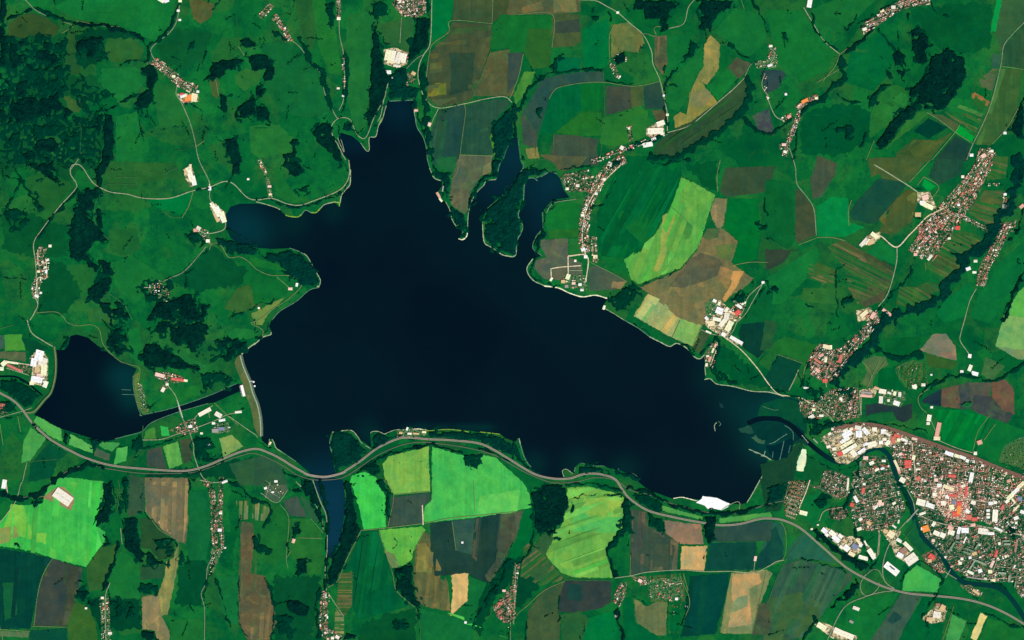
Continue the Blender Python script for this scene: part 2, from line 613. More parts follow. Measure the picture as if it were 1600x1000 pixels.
def wood(s, txt, c=0, hole=0.0, h=(10, 23)):
    poly = P(s, txt)
    p = np.asarray(poly)
    bb = (*p.min(0), *p.max(0))

    def f(X, Y):
        m = inside(poly, X, Y)
        if hole:
            m &= .65 * vnoise(X, Y, 120, 2) + .35 * vnoise(X, Y, 45, 3) > hole * .8 + .18
        return m
    me = canopy_mesh('woodland', f, bb, 11.0, *h)
    if me is None:
        return
    o = add_obj('woodland', me, None, [FM[c]], 'stuff')
    fr = 70.0

    def g(X, Y):        # scrub and young trees feathering the wood's edge
        ux, uy = X + 230 * (vnoise(X, Y, 110, 2) - .5), Y + 230 * (vnoise(X, Y, 110, 3) - .5)
        return inside(poly, ux, uy) & (vnoise(X, Y, 38, 0) > .33)
    bb2 = (bb[0] - fr, bb[1] - fr, bb[2] + fr, bb[3] + fr)
    m2 = canopy_mesh('scrub_edge', g, bb2, 11.0, 3, 8)
    if m2:
        add_obj('scrub_edge', m2, o, [FM[1]], 'stuff')
    x, y = p.mean(0)
    ext = p.max(0) - p.min(0)
    WOODS.append((o, x, y, abs(float(np.sum(p[:, 0] * np.roll(p[:, 1], -1) - p[:, 1] * np.roll(p[:, 0], -1)))) / 2, 'wood'))
    return o


def trees(s, txt, w=14, c=0):
    """a row of trees along a stream, lane or shore; w in sheet units"""
    pts = smooth_line(P(s, txt), 60)
    wm = w * 12.5 / SHEET[s][2] / 2
    p = np.asarray(pts)
    bb = (*(p.min(0) - wm), *(p.max(0) + wm))

    def f(X, Y):
        return dist_line(pts, X, Y) < wm * (.35 + 1.2 * vnoise(X, Y, 70, 2)) - 3
    me = canopy_mesh('tree_row', f, bb, 9.0, 7, 17)
    if me is None:
        return
    o = add_obj('tree_row', me, None, [FM[c]], 'stuff')
    m = p[len(p) // 2]
    WOODS.append((o, m[0], m[1], float(np.linalg.norm(p[-1] - p[0])), 'row'))


FM = [forest_mat('dark_wood', (0, 18, 23), (2, 42, 33)), forest_mat('mixed_wood', (0, 34, 28), (0, 52, 36)), forest_mat('shore_wood', (0, 28, 29), (2, 50, 40)), forest_mat('pale_wood', (10, 70, 44), (24, 86, 46))]

# ------------------------------------------------------------------ ground
xs = np.concatenate([np.arange(-60000, -14000, 4000), np.arange(-14000, -8400, 400), np.arange(-8400, 8401, 80), np.arange(8800, 14001, 400), np.arange(18000, 60001, 4000)])
ys = np.concatenate([np.arange(-60000, -11000, 4000), np.arange(-11000, -5400, 400), np.arange(-5400, 5401, 80), np.arange(5800, 11001, 400), np.arange(15000, 60001, 4000)])
gX, gY = np.meshgrid(xs, ys)
near = np.full(gX.shape, 1e9)
for w_ in WATERS:
    ww = w_ + [w_[0]]
    near = np.minimum(near, dist_line(ww, gX, gY))
keep = near > 14
pts = [Vector((a, b)) for a, b in zip(gX[keep], gY[keep])]
cons = []
nb0 = len(pts)
for w_ in WATERS:
    k0 = len(pts)
    pts += [Vector(q) for q in w_]
    cons += [(k0 + i, k0 + (i + 1) % len(w_)) for i in range(len(w_))]
vs, es, fs, ov, oe, of = delaunay_2d_cdt(pts, cons, [], 0, 0.01)
gv = np.array([(v.x, v.y) for v in vs])
onb = np.array([(not o) or max(o) >= nb0 for o in ov])
wet = np.zeros(len(gv), bool)
for w_ in WATERS:
    wet |= inside(w_, gv[:, 0], gv[:, 1])
gz = H(gv[:, 0], gv[:, 1])
gz[wet] = -7.0
gz[onb] = -0.4
me = bpy.data.meshes.new('ground')
ff = []
for t in fs:
    a, b, c = gv[t[0]], gv[t[1]], gv[t[2]]
    ff.append(t if (b[0] - a[0]) * (c[1] - a[1]) - (b[1] - a[1]) * (c[0] - a[0]) > 0 else t[::-1])
me.from_pydata(np.column_stack([gv, gz]).tolist(), [], ff)
me.polygons.foreach_set('use_smooth', np.ones(len(me.polygons), bool))
add_obj('ground', me, None, [meadow_mat()], 'structure', 'rolling green meadow land round the dark lake')

# ------------------------------------------------------------------ water
WM = water_mat()
PLUMES = [  # x, y, radius (frame tens of metres), sediment, blue
    (1215, 650, 48, .85, 0), (1235, 640, 30, .6, 0), (1190, 690, 34, .55, 0), (1215, 700, 26, .6, 0), (1150, 635, 35, .3, 0), (370, 350, 40, .4, .35), (400, 365, 30, .35, .1), (760, 668, 14, .55, 0), (720, 668, 14, .55, 0), (690, 668, 14, .6, 0), (660, 666, 14, .5, 0), (640, 668, 14, .4, 0),
    (835, 725, 20, .5, 0), (200, 590, 28, .5, .1), (205, 625, 20, .45, 0), (185, 590, 22, .25, .1), (800, 240, 40, .25, .35), (850, 300, 40, .1, .35), (868, 282, 20, .3, .2), (775, 290, 36, .0, .25), (850, 350, 25, 0, .2), (905, 728, 26, .5, 0), (975, 735, 26, .5, 0), (580, 680, 16, .35, 0), (475, 735, 14, .4, 0),
    (625, 175, 30, 0, .25), (540, 225, 18, 0, .2), (565, 225, 14, 0, .2), (1145, 600, 40, .18, 0), (1105, 590, 25, .2, 0), (460, 345, 26, .25, 0), (520, 330, 20, .25, 0), (1100, 545, 20, .2, 0), (520, 780, 60, 0, .9), (522, 840, 40, 0, .95), (575, 670, 20, .2, 0), (740, 668, 14, .5, 0)]


def water(name, poly, z, label, spacing=45.0):
    v, f = fill_poly(poly, spacing)
    me = bpy.data.meshes.new(name)
    ff = []
    for t in f:
        a, b, c = v[t[0]], v[t[1]], v[t[2]]
        ff.append(t if (b[0] - a[0]) * (c[1] - a[1]) - (b[1] - a[1]) * (c[0] - a[0]) > 0 else t[::-1])
    me.from_pydata(np.column_stack([v, np.full(len(v), z)]).tolist(), [], ff)
    px, py = v[:, 0] / 10 + 800, 500 - v[:, 1] / 10
    s = np.zeros(len(v))
    b = np.zeros(len(v))
    for x, y, r, a_, c_ in PLUMES:
        ry = r * .42 if 660 < y < 672 and x > 600 else r      # silt along the south shore lies in a thin band
        g = np.exp(-((px - x) / r) ** 2 - ((py - y) / ry) ** 2)
        s = 1 - (1 - s) * (1 - (.34 if 655 < y < 740 and x < 1000 else .5) * a_ * g)
        b = 1 - (1 - b) * (1 - .95 * c_ * g)
    if name == 'river':
        s, b = s * 0, b * 0
        s += .42 * np.clip((px - 1270) / 60, 0, 1)
    at = me.color_attributes.new('sediment', 'FLOAT_COLOR', 'POINT')
    at.data.foreach_set('color', np.column_stack([s, b, s * 0, s * 0 + 1]).astype(np.float32).ravel())
    return add_obj(name, me, None, [WM], 'structure', label)


water('lake', LAKE, 0.0, 'large dark blue reservoir with three northern arms')
water('bay', BAY, 0.06, 'narrow slate blue bay cut off by the motorway')
water('reservoir', POND, 0.0, 'small dark reservoir with a straight channel below the dam')
water('river', RIVER, 0.12, 'dark winding river running from the lake through the town')
water('stream', STREAM, 0.06, 'dark stream below the small western reservoir')

# ------------------------------------------------------------------ fields: (sheet, colour, outline, direction of the rows)
FIELDS = [
 # north-west
 ('A1', (16, 112, 52), '340,40 500,0 1110,0 1060,180 980,260 900,235 800,180 700,150 480,120 400,80'),
 ('A1', (46, 80, 42), '52,244 60,150 130,100 200,80 300,110 380,180 340,235'),
 ('A1', (38, 96, 46), '670,250 800,225 870,250 905,320 880,380 780,400 700,390 660,320'),
 ('A1', (36, 86, 44), '440,200 480,190 490,330 510,470 450,470 410,380'),
 ('A1', (82, 84, 46), '1180,0 1340,30 1320,110 1260,150 1210,120 1200,60'),
 ('A1', (20, 110, 50), '730,730 860,700 900,1000 730,1000'),
 ('A1', (26, 102, 48), '980,530 1100,520 1130,620 1180,780 1000,800 970,650'),
 ('A1', (18, 106, 50), '640,430 850,420 920,500 840,600 760,650 640,540'),
 ('A1', (48, 92, 46), '400,600 500,570 560,640 500,700 430,700'),
 ('A1', (40, 106, 48), '1470,470 1540,430 1600,440 1600,520 1530,570 1480,530'),
 ('A1', (2, 70, 44), '540,180 700,190 830,215 880,250 760,235 650,260 640,390 530,440 480,400 470,240'),
 ('A1', (10, 82, 45), '60,240 200,225 340,240 420,200 410,380 450,480 560,470 640,520 600,640 400,600 430,680 330,760 190,730 100,780 40,680 80,560 20,430'),
 ('A1', (10, 80, 44), '-40,660 90,690 220,650 420,740 640,720 660,860 630,980 A2:590,70 500,60 430,150 300,40 170,20 60,110 -40,60'),
 ('A1', (26, 98, 48), '100,860 240,840 480,860 500,1000 380,1000 250,900'),
 ('A1', (70, 92, 48), '1310,490 1350,470 1375,530 1360,620 1330,600'),
 ('A2', (34, 98, 46), '650,60 700,10 1100,20 1140,110 870,150 860,180 690,190'),
 ('A2', (28, 96, 46), '160,110 260,90 420,130 460,160 330,330 260,300 180,190'),
 ('A2', (24, 94, 46), '680,440 860,430 880,560 760,600 690,560'),
 ('A2', (20, 108, 50), '690,640 830,600 1040,740 840,900 720,780'),
 ('A2', (26, 98, 46), '390,660 580,650 600,720 540,830 400,800'),
 ('A2', (44, 104, 50), '540,920 700,930 720,1000 560,1000'),
 ('A2', (0, 112, 54), '930,250 1060,240 1200,200 1190,270 1140,350 960,290'),
 ('A2', (48, 96, 46), '1480,800 1560,780 1600,820 1600,900 1500,960 1400,930'),
 ('B1', (32, 92, 46), '250,0 360,0 380,200 360,330 300,250 260,120'),
 ('B1', (26, 110, 46), '345,0 430,0 470,190 490,100 500,200 530,400 540,470 460,460 420,370 390,280'),
 ('B1', (15, 98, 50), '0,270 200,270 330,380 400,480 430,600 460,690 330,740 160,700 130,650 60,560 40,500 120,440 100,380'),
 ('B1', (30, 108, 48), '0,790 120,780 200,830 220,960 150,960 20,990 0,950'),
 ('B1', (24, 104, 50), '570,300 560,100 720,70 735,210 715,260 720,520 700,640 690,800 640,840 600,750 575,640'),
 ('B1', (40, 96, 50), '770,150 990,110 980,260 950,380 900,300 800,280'),
 ('B1', (0, 110, 56), '1100,0 1240,0 1220,130 1200,200 1110,260 1090,200'),
 ('B1', (64, 86, 54), '1240,0 1480,0 1480,145 1225,130', 88),
 ('B1', (62, 80, 48), '1480,0 1600,0 1600,80 1530,90 1480,145'),
 ('B1', (18, 102, 46), '1480,160 1530,100 1600,80 1600,290 1470,310'),
 ('B1', (66, 82, 56), '1225,140 1475,150 1460,320 1380,560 1350,610 1300,640 1140,670 1070,610 1060,520 1090,330 1200,230', 10),
 ('B1', (44, 62, 58), '1210,330 1370,330 1350,560 1210,600 1220,480'),
 ('B1', (118, 116, 44), '1070,520 1190,520 1190,590 1075,605', 0),
 ('B1', (82, 82, 52), '1460,330 1600,300 1600,600 1480,600 1360,600 1400,500'),
 ('B1', (34, 76, 66), '1140,690 1300,655 1310,700 1280,960 1270,1000 1110,1000 1090,850', 80),
 ('B1', (36, 80, 62), '1310,660 1500,620 1560,620 1590,650 1480,770 1460,870 1490,960 1400,970 1280,960', 15),
 ('B1', (62, 132, 44), '1462,780 1480,770 1480,850 1500,960 1485,970 1462,860'),
 ('A4', (2, 76, 44), '1180,490 1290,480 1300,640 1260,780 1100,780 1120,560'), ('A4', (0, 66, 42), '540,740 880,740 890,930 620,930'), ('B4', (4, 78, 43), '830,830 1000,800 1000,1000 640,1000 660,900'), ('B4', (4, 76, 44), '110,600 400,600 390,760 340,998 110,998'),
 ('A2', (6, 82, 44), '20,300 200,330 420,430 430,600 280,620 20,560'), ('A2', (4, 78, 43), '230,650 390,640 520,820 420,960 240,960'), ('B4', (0, 70, 42), '1330,600 1600,480 1580,640 1480,760 1400,980 1340,900'), ('A3', (2, 70, 44), '930,960 1400,890 1590,860 1590,990 900,990'), ('C4', (0, 68, 44), '0,500 60,480 180,640 60,800 10,800'),
 ('A1', (8, 84, 46), '980,300 1110,180 1320,200 1300,330 1180,440 1040,400'), ('A2', (4, 80, 46), '1060,760 1200,640 1330,540 1400,600 1560,690 1500,780 1240,830'), ('D1', (2, 84, 46), '870,60 1100,30 1400,30 1390,300 1240,330 1060,300 960,180'), ('D1', (0, 82, 46), '210,720 460,640 640,700 660,880 420,980 200,960'), ('C2', (0, 80, 44), '1080,30 1290,10 1280,190 1180,150'),
 # north
 ('C1', (86, 86, 56), '0,0 430,0 425,80 250,90 0,92'),
 ('C1', (112, 96, 60), '60,50 180,10 200,60 60,85'),
 ('C1', (118, 108, 66), '260,0 400,0 410,75 260,80'),
 ('C1', (16, 106, 46), '0,98 250,95 250,260 200,330 0,330'),
 ('C1', (66, 86, 52), '250,90 425,90 430,260 380,290 250,300'),
 ('C1', (50, 70, 60), '265,140 420,120 425,200 270,210'),
 ('C1', (38, 96, 42), '100,180 250,180 240,420 130,430 80,340'),
 ('C1', (54, 74, 66), '0,330 70,330 40,480 0,600'),
 ('C1', (60, 128, 52), '75,450 145,450 110,560 20,660 10,600'),
 ('C1', (0, 106, 56), '440,180 600,120 610,400 560,430 440,420'),
 ('C1', (0, 98, 60), '270,360 430,360 430,440 290,460'),
 ('C1', (108, 112, 62), '620,160 720,140 810,210 830,270 790,330 700,320 620,360', 20),
 ('C1', (46, 70, 74), '130,600 180,500 300,470 420,450 570,450 570,515 430,520 300,545 240,600 210,700 160,840 70,700'),
 ('C1', (62, 78, 66), '60,700 160,840 150,930 70,900'),
 ('C1', (0, 100, 56), '290,550 430,525 430,690 270,830 170,840 230,620', 0),
 ('C1', (8, 106, 46), '430,525 570,520 560,690 430,700', 90),
 ('C1', (28, 106, 42), '270,830 430,700 560,700 550,850 430,850'),
 ('C1', (60, 74, 62), '590,540 740,540 750,680 590,720'),
 ('C1', (78, 90, 48), '740,540 820,540 820,660 750,690'),
 ('C1', (44, 66, 66), '820,540 920,515 960,680 830,680'),
 ('C1', (36, 112, 46), '560,740 800,660 850,700 830,860 640,920 550,900'),
 ('C1', (84, 76, 52), '870,690 960,680 970,750 900,750'),
 ('C1', (66, 80, 62), '260,840 420,850 540,870 530,920 540,1000 230,1000', 5),
 ('C1', (132, 118, 66), '85,930 160,920 172,990 100,990'),
 ('C1', (86, 86, 60), '890,230 965,225 970,400 940,470 890,400', 88),
 ('C1', (152, 132, 72), '1240,220 1300,280 1290,430 1220,530 1190,520 1150,480 1195,420 1200,280', 75),
 ('C1', (148, 132, 66), '1150,480 1200,535 1280,640 1120,760 1020,800 1010,730 1050,700 1090,720 1110,580', 40),
 ('C1', (128, 118, 76), '1130,570 1220,560 1250,620 1180,680 1110,650'),
 ('C1', (46, 80, 52), '1000,820 1280,640 1450,490 1480,560 1460,650 1400,720 1250,850 1150,890 1000,980 880,960 900,900', 35),
 ('C1', (76, 76, 56), '1350,420 1400,360 1490,400 1470,450 1410,495'),
 ('C1', (16, 112, 50), '1215,540 1340,440 1400,500 1290,630'),
 ('C1', (12, 104, 50), '970,230 1110,200 1120,240 1110,310 970,460 965,300'),
 ('C1', (20, 108, 50), '1120,370 1190,270 1190,420 1120,560 1040,700 980,680 970,560 1020,470'),
 ('C1', (64, 66, 72), '1500,720 1600,680 1600,850 1540,820'),
 ('C1', (18, 108, 50), '1260,200 1390,50 1580,100 1590,260 1480,360 1340,260'),
 # north-east
 ('D1', (50, 62, 76), '0,440 80,440 110,460 60,560 0,590'),
 ('D1', (16, 108, 48), '0,60 210,70 330,260 420,330 360,450 200,520 120,430 60,400'),
 ('D1', (2, 96, 50), '510,320 690,190 780,310 790,390 740,480 660,570 480,520'),
 ('D1', (22, 108, 50), '430,0 690,0 560,110 440,200 330,190 270,60'),
 ('D1', (30, 108, 48), '640,700 720,560 800,530 870,560 880,640 720,800 630,870'),
 ('D1', (4, 140, 66), '1430,0 1465,0 1420,200 1385,200'),
 ('D1', (50, 92, 56), '1465,0 1600,0 1600,120 1520,210 1470,300 1450,330 1420,200'),
 ('D1', (42, 86, 56), '1470,290 1600,130 1600,430 1455,410', 60),
 ('D1', (58, 100, 52), '1450,425 1590,440 1540,760 1480,820 1390,910 1290,900 1380,680', 72),
 ('D1', (48, 78, 74), '1400,340 1450,340 1440,420 1395,430'),
 ('D1', (86, 96, 62), '1320,500 1400,430 1440,430 1400,570 1330,540'),
 ('D1', (146, 104, 62), '1270,590 1290,578 1385,640 1370,665 1272,612'),
 ('D1', (0, 98, 46), '1300,540 1390,575 1380,630 1290,575'),
 ('D1', (60, 130, 60), '1180,670 1200,655 1345,715 1335,722'),
 ('D1', (0, 146, 54), '1190,780 1300,840 1275,890 1170,830'),
 ('D1', (72, 92, 56), '1000,710 1090,720 1190,780 1165,825'),
 ('D1', (0, 62, 48), '910,820 1000,740 1120,800 1000,870'),
 ('D1', (62, 88, 46), '800,960 910,870 1050,880 1150,830 1060,930 1000,1000 800,1000'),
 ('D1', (26, 66, 56), '1030,1000 1170,850 1260,900 1250,1000', 40),
 ('D1', (42, 112, 48), '880,740 940,700 1090,690 1000,712 900,800 770,900 730,940 760,900'),
 ('D2', (64, 88, 48), '640,110 620,0 1000,0 880,140 720,120 690,90'),
 ('D2', (24, 66, 62), '560,250 680,120 800,100 860,160 800,250 760,330 680,390 640,400 520,370 510,320'),
 ('D2', (76, 88, 46), '800,240 870,180 920,200 930,280 900,380 780,470 690,450 740,360', 35),
 ('D2', (4, 124, 62), '300,290 400,230 500,240 510,390 600,420 480,480 310,480'),
 ('D2', (60, 76, 52), '170,180 200,190 280,300 300,470 190,520 170,500'),
 ('D2', (74, 84, 62), '260,130 310,0 430,20 420,90 330,230 280,250', 65),
 ('D2', (46, 66, 52), '0,560 150,560 100,640 0,690'),
 ('D2', (8, 92, 46), '0,120 140,150 170,500 120,560 0,480'),
 ('D2', (16, 112, 52), '0,750 300,540 330,590 260,720 80,900 0,900'),
 ('D2', (0, 140, 58), '960,160 975,115 1050,165 1000,200'),
 ('D2', (30, 66, 62), '1050,0 1220,0 1200,90 1060,160 1000,100', 40),
 ('D2', (78, 86, 50), '380,540 450,505 480,510 780,690 770,765 600,660', 152),
 ('D2', (64, 80, 50), '520,540 600,570 780,670 770,690', 152),
 ('D2', (118, 96, 68), '560,620 600,610 640,650 600,640'),
 ('D2', (112, 94, 62), '520,670 560,680 640,740 600,760', 152),
 ('D2', (62, 102, 48), '300,640 440,690 400,790 260,740', 160),
 ('D2', (104, 92, 60), '260,730 330,720 380,760 350,780'),
 ('D2', (40, 104, 48), '220,800 400,800 430,900 240,890 205,870'),
 ('D2', (78, 78, 56), '560,870 700,740 760,745 720,880 600,920', 160),
 ('D2', (14, 112, 54), '600,580 800,660 800,560 690,490 640,560'),
 ('D2', (52, 96, 48), '820,800 900,790 960,860 900,930 800,900', 150),
 ('D2', (78, 98, 54), '1350,210 1480,200 1450,370 1400,420 1250,330 1290,260', 155),
 ('D2', (60, 106, 52), '1370,0 1500,0 1480,110 1370,130', 165),
 ('D2', (64, 92, 50), '1010,610 1090,560 1210,640 1190,700 1080,760 980,660', 155),
 ('D2', (44, 98, 48), '1130,470 1220,440 1340,480 1310,540 1210,570', 155),
 ('D2', (50, 94, 50), '1000,760 1080,780 1020,850 960,860 900,800', 150),
 ('D2', (6, 108, 54), '1100,880 1260,760 1290,820 1230,980 1100,1000 1050,960'),
 ('D2', (8, 104, 52), '1440,640 1600,470 1600,680 1480,900 1380,1000 1260,980 1320,830 1380,760'),
 ('D2', (78, 168, 76), '1600,740 1560,830 1510,920 1480,970 1490,1000 1600,1000'),
 ('D3', (110, 164, 92), '1475,0 1600,0 1600,215 1560,245 1420,160'),
 ('D3', (116, 138, 88), '1430,165 1560,245 1600,250 1600,190'),
 # centre-east
 ('B2', (98, 96, 72), '1260,0 1470,0 1470,80 1410,100 1340,200 1320,320 1300,340 1220,280 1210,220 1230,100', 85),
 ('B2', (128, 112, 72), '1420,40 1468,10 1468,78 1412,92'),
 ('B2', (26, 96, 56), '1110,0 1255,0 1225,100 1200,60 1150,60'),
 ('B1', (98, 96, 72), '1280,965 1400,975 1485,965 1470,1000 1265,1000', 85),
 ('B2', (24, 106, 46), '110,60 160,20 180,130 250,220 380,260 220,270 120,220'),
 ('B2', (20, 108, 46), '0,600 130,650 220,700 0,660'),
 ('B2', (12, 100, 46), '0,700 90,725 190,790 210,820 100,890 0,900'),
 ('B2', (110, 130, 62), '0,960 90,900 190,850 70,970 40,1000 0,1000'),
 ('C2', (82, 82, 56), '160,0 470,0 430,40 320,70 290,60 250,10'),
 ('C2', (16, 110, 46), '215,330 300,260 415,275 425,430 225,440 205,400'),
 ('C2', (34, 106, 42), '225,440 425,430 430,480 230,490'),
 ('C2', (92, 92, 74), '180,500 350,490 350,600 440,650 440,760 300,750 200,740 140,680 150,625 220,610 180,540'),
 ('C2', (30, 108, 50), '355,490 430,490 430,600 355,590'),
 ('C2', (76, 86, 66), '480,670 530,660 720,760 640,810 480,820'),
 ('C2', (134, 114, 78), '630,760 715,762 685,805 620,800'),
 ('C2', (0, 94, 50), '640,100 720,0 1050,0 1060,100 1000,270 880,480 830,550 700,620 560,600 530,480 530,330', 60),
 ('C2', (14, 106, 48), '640,330 830,290 900,300 940,360 830,530 760,480'),
 ('C2', (12, 104, 46), '555,600 700,612 740,740 600,665'),
 ('C2', (92, 166, 72), '1060,105 1170,160 1270,220 1230,330 1190,470 1160,550 1050,680 880,740 790,775 740,740 700,620 830,560 900,460 1000,280', 68),
 ('C2', (136, 158, 78), '940,350 1010,310 1020,400 960,600 920,690 880,700 930,560'),
 ('C2', (66, 136, 60), '1030,320 1130,420 1110,490 1080,500 1040,400'),
 ('C2', (152, 122, 82), '1270,240 1345,240 1320,410 1290,440 1250,370 1240,310', 80),
 ('C2', (126, 110, 72), '1190,480 1230,440 1320,430 1410,510 1370,640 1420,680 1510,740 1440,810 1390,830 1320,890 1250,870 1220,1000 1100,1000 850,830 800,800 880,760 1050,690 1160,560', 30),
 ('C2', (92, 88, 66), '1110,620 1180,580 1300,620 1330,700 1200,760 1060,800 980,790'),
 ('C2', (72, 100, 62), '1190,480 1220,430 1300,425 1290,480 1230,500'),
 ('C2', (88, 112, 62), '1270,540 1400,520 1365,630 1300,610'),
 ('C2', (206, 156, 92), '1370,690 1450,695 1400,800 1330,890 1315,870 1370,770', 62),
 ('C2', (150, 112, 72), '1300,660 1380,690 1360,780 1280,760'),
 ('C2', (152, 168, 106), 'C2:850,835 940,870 C3:1190,38 1130,165 1000,110 C2:760,975', 145),
 ('C3', (124, 176, 92), '1050,0 1185,40 1130,160 1005,105', 145),
 ('C2', (50, 76, 52), '1330,50 1600,40 1600,200 1340,230 1300,200'),
 ('C2', (0, 104, 46), '1350,240 1530,240 1560,480 1530,620 1400,660 1380,630 1410,500 1330,420'),
 ('C2', (6, 92, 48), '1480,860 1600,770 1600,1000 1440,1000'),
 ('C3', (58, 84, 54), '1190,60 1240,90 1170,210 1130,170'),
 ('C3', (0, 82, 46), '1330,150 1480,290 1600,400 1590,420 1400,400 1330,340 1250,330 1290,230'),
 ('C3', (8, 62, 50), '1410,90 1460,0 1600,0 1600,170 1540,240 1450,180', 30),
 ('C3', (28, 100, 46), '1600,180 1600,330 1540,270'),
 ('D3', (6, 62, 56), '0,370 60,220 210,270 130,450 0,400'),
 ('D3', (26, 104, 44), '0,190 100,100 210,130 330,160 250,250 60,210'),
 ('D3', (34, 86, 52), '0,0 60,20 20,180 0,190'),
 # east
 ('D3', (124, 114, 92), '945,190 1030,90 1110,85 1170,160 1180,250 1080,230'),
 ('D3', (142, 108, 86), '1080,200 1170,205 1178,252 1090,232'),
 ('D3', (50, 92, 42), '990,210 1090,240 1190,270 1150,310 1000,290'),
 ('D3', (4, 88, 44), '720,120 960,100 940,200 800,230 740,200'),
 ('D3', (30, 46, 66), '960,500 1085,430 1080,540 970,520'),
 ('D3', (104, 78, 60), '1085,430 1190,405 1200,555 1082,540'),
 ('D3', (64, 68, 66), '1190,405 1255,390 1265,552 1200,556'),
 ('D3', (84, 78, 66), '1255,390 1400,390 1380,540 1330,592 1270,555'),
 ('D3', (60, 64, 64), '1290,470 1400,480 1460,560 1530,590 1500,645 1330,590 1270,555'),
 ('D3', (112, 78, 62), '1400,390 1480,370 1535,430 1540,590 1460,560 1400,480'),
 ('D3', (40, 50, 62), '610,530 680,520 830,545 900,520 900,610 850,640 800,620 780,570 680,580 610,600'),
 ('D3', (20, 98, 50), '620,600 700,582 780,575 800,630 740,640 620,622'),
 ('D3', (82, 112, 68), '600,250 660,222 730,230 750,280 680,320 640,420 580,400 620,330', 80),
 ('D3', (58, 110, 60), '800,290 900,250 980,270 1000,400 880,440 820,370', 80),
 ('D3', (0, 92, 46), '690,310 800,290 820,380 870,450 690,420'),
 ('D3', (0, 120, 52), '1020,560 1200,560 1380,600 1280,825 1090,760 1080,640', 60),
 ('D3', (10, 106, 50), '1385,610 1600,690 1600,800 1420,880 1290,830'),
 ('D3', (62, 108, 62), '1480,780 1600,700 1600,950 1440,880'),
 ('D3', (56, 104, 60), '1330,340 1360,230 1480,290 1400,380'),
 ('D3', (10, 84, 46), '205,785 290,868 390,922 470,940 565,912 540,940 350,960 300,1000 240,1000'),
 ('D3', (254, 240, 196), '178,940 185,880 215,805 238,810 240,860 222,945'),
 ('D3', (22, 70, 48), '0,900 120,860 160,790 230,760 180,860 160,1000 0,1000', 60),
 ('D4', (20, 72, 48), '0,0 150,0 110,110 80,190 0,200', 60),
 # south-east
 ('D4', (34, 92, 72), '0,262 60,265 100,290 90,480 0,530'),
 ('D4', (36, 96, 74), '220,330 400,490 420,520 210,485 110,510 130,420'),
 ('D4', (50, 90, 70), '100,520 220,492 530,580 520,630 380,780 330,860 200,990 0,1000 0,780', 65),
 ('D4', (58, 96, 56), '0,740 200,700 370,790 330,850 240,970 0,1000'),
 ('D4', (20, 66, 66), '0,330 50,290 100,420 90,505 0,540'),
 ('D4', (60, 168, 78), '850,600 930,530 1090,622 1060,702 838,690'),
 ('D4', (14, 108, 50), '490,775 620,740 820,702 640,1000 480,960'),
 ('D4', (60, 92, 76), '830,712 960,722 800,1000 640,1000', 60),
 ('D4', (30, 64, 70), '790,820 840,860 780,900 745,880'),
 ('D4', (0, 94, 50), '965,730 1040,740 970,870 1100,900 1080,1000 805,1000'),
 ('D4', (60, 150, 74), '1150,840 1240,880 1190,1000 1100,1000'),
 ('D4', (226, 200, 128), '1330,830 1370,850 1300,1000 1265,985'),
 ('D4', (20, 106, 46), '1375,865 1600,935 1600,1000 1310,1000'),
 ('D4', (10, 104, 50), '1110,605 1200,655 1350,765 1070,702'),
 ('D4', (14, 90, 54), '920,240 945,350 1000,420 960,470 900,400 850,330'),
 ('D4', (12, 94, 50), '730,600 700,500 760,420 830,600 820,680'),
 ('D4', (10, 106, 52), '200,120 330,70 420,210 300,290 130,180'),
 ('C4', (104, 174, 76), '345,50 480,40 640,80 700,110 690,300 580,430 630,610 400,610 310,580 205,470 340,220 380,190 350,150', 20),
 ('C4', (78, 176, 86), '380,180 480,120 690,220 670,330 380,320'),
 ('C4', (126, 178, 76), '450,110 640,110 690,130 680,230 480,230 430,180'),
 ('C4', (84, 86, 66), '0,210 70,190 30,350 0,400'),
 ('C4', (0, 100, 50), '70,190 120,185 125,370 20,500 0,500 0,405 30,350'),
 ('C4', (50, 60, 56), '330,630 620,630 620,760 560,800 400,830 290,820 290,720'),
 ('C4', (26, 58, 66), '350,650 440,650 430,760 340,740'),
 ('C4', (60, 86, 54), '100,820 200,680 330,630 290,740 300,880 300,1000 90,1000'),
 ('C4', (38, 92, 50), '300,840 430,820 480,870 430,1000 310,1000'),
 ('C4', (0, 110, 56), '480,860 630,820 680,1000 430,1000'),
 ('C4', (0, 96, 52), '690,740 750,720 770,890 900,970 940,1000 700,1000'),
 ('C4', (108, 112, 72), '760,740 840,790 900,760 970,760 960,970 900,970 780,890', 60),
 ('C4', (58, 80, 64), '740,180 840,200 850,290 950,330 1040,390 1030,560 740,590', 88),
 ('C4', (74, 76, 64), '745,190 830,200 820,420 745,500', 88),
 ('C4', (152, 112, 88), '950,250 1180,280 1200,400 1050,400 960,330'),
 ('C4', (200, 170, 112), '1060,415 1220,410 1200,570 1050,560', 0),
 ('C4', (44, 76, 66), '1270,300 1600,250 1600,380 1250,388'),
 ('C4', (12, 70, 58), '1240,395 1530,385 1510,560 1210,562'),
 ('C4', (22, 108, 50), '1530,350 1580,360 1550,460 1530,450'),
 ('C4', (14, 68, 60), '1540,470 1600,380 1600,530 1520,560'),
 ('C4', (2, 68, 58), '1110,600 1360,580 1330,750 1270,960 1050,980 1080,880'),
 ('C4', (140, 134, 86), '1370,580 1590,560 1600,580 1540,800 1500,960 1330,960 1300,950', 75),
 ('C4', (178, 150, 100), '1380,590 1540,580 1560,640 1480,680 1500,900 1350,920 1380,780 1370,690'),
 ('C4', (130, 138, 96), '1420,730 1480,720 1470,790 1370,830 1380,760'),
 ('C4', (70, 76, 56), '1540,770 1600,770 1600,960 1500,970'),
 ('C4', (80, 152, 72), '935,160 1190,230 1190,250 940,192'),
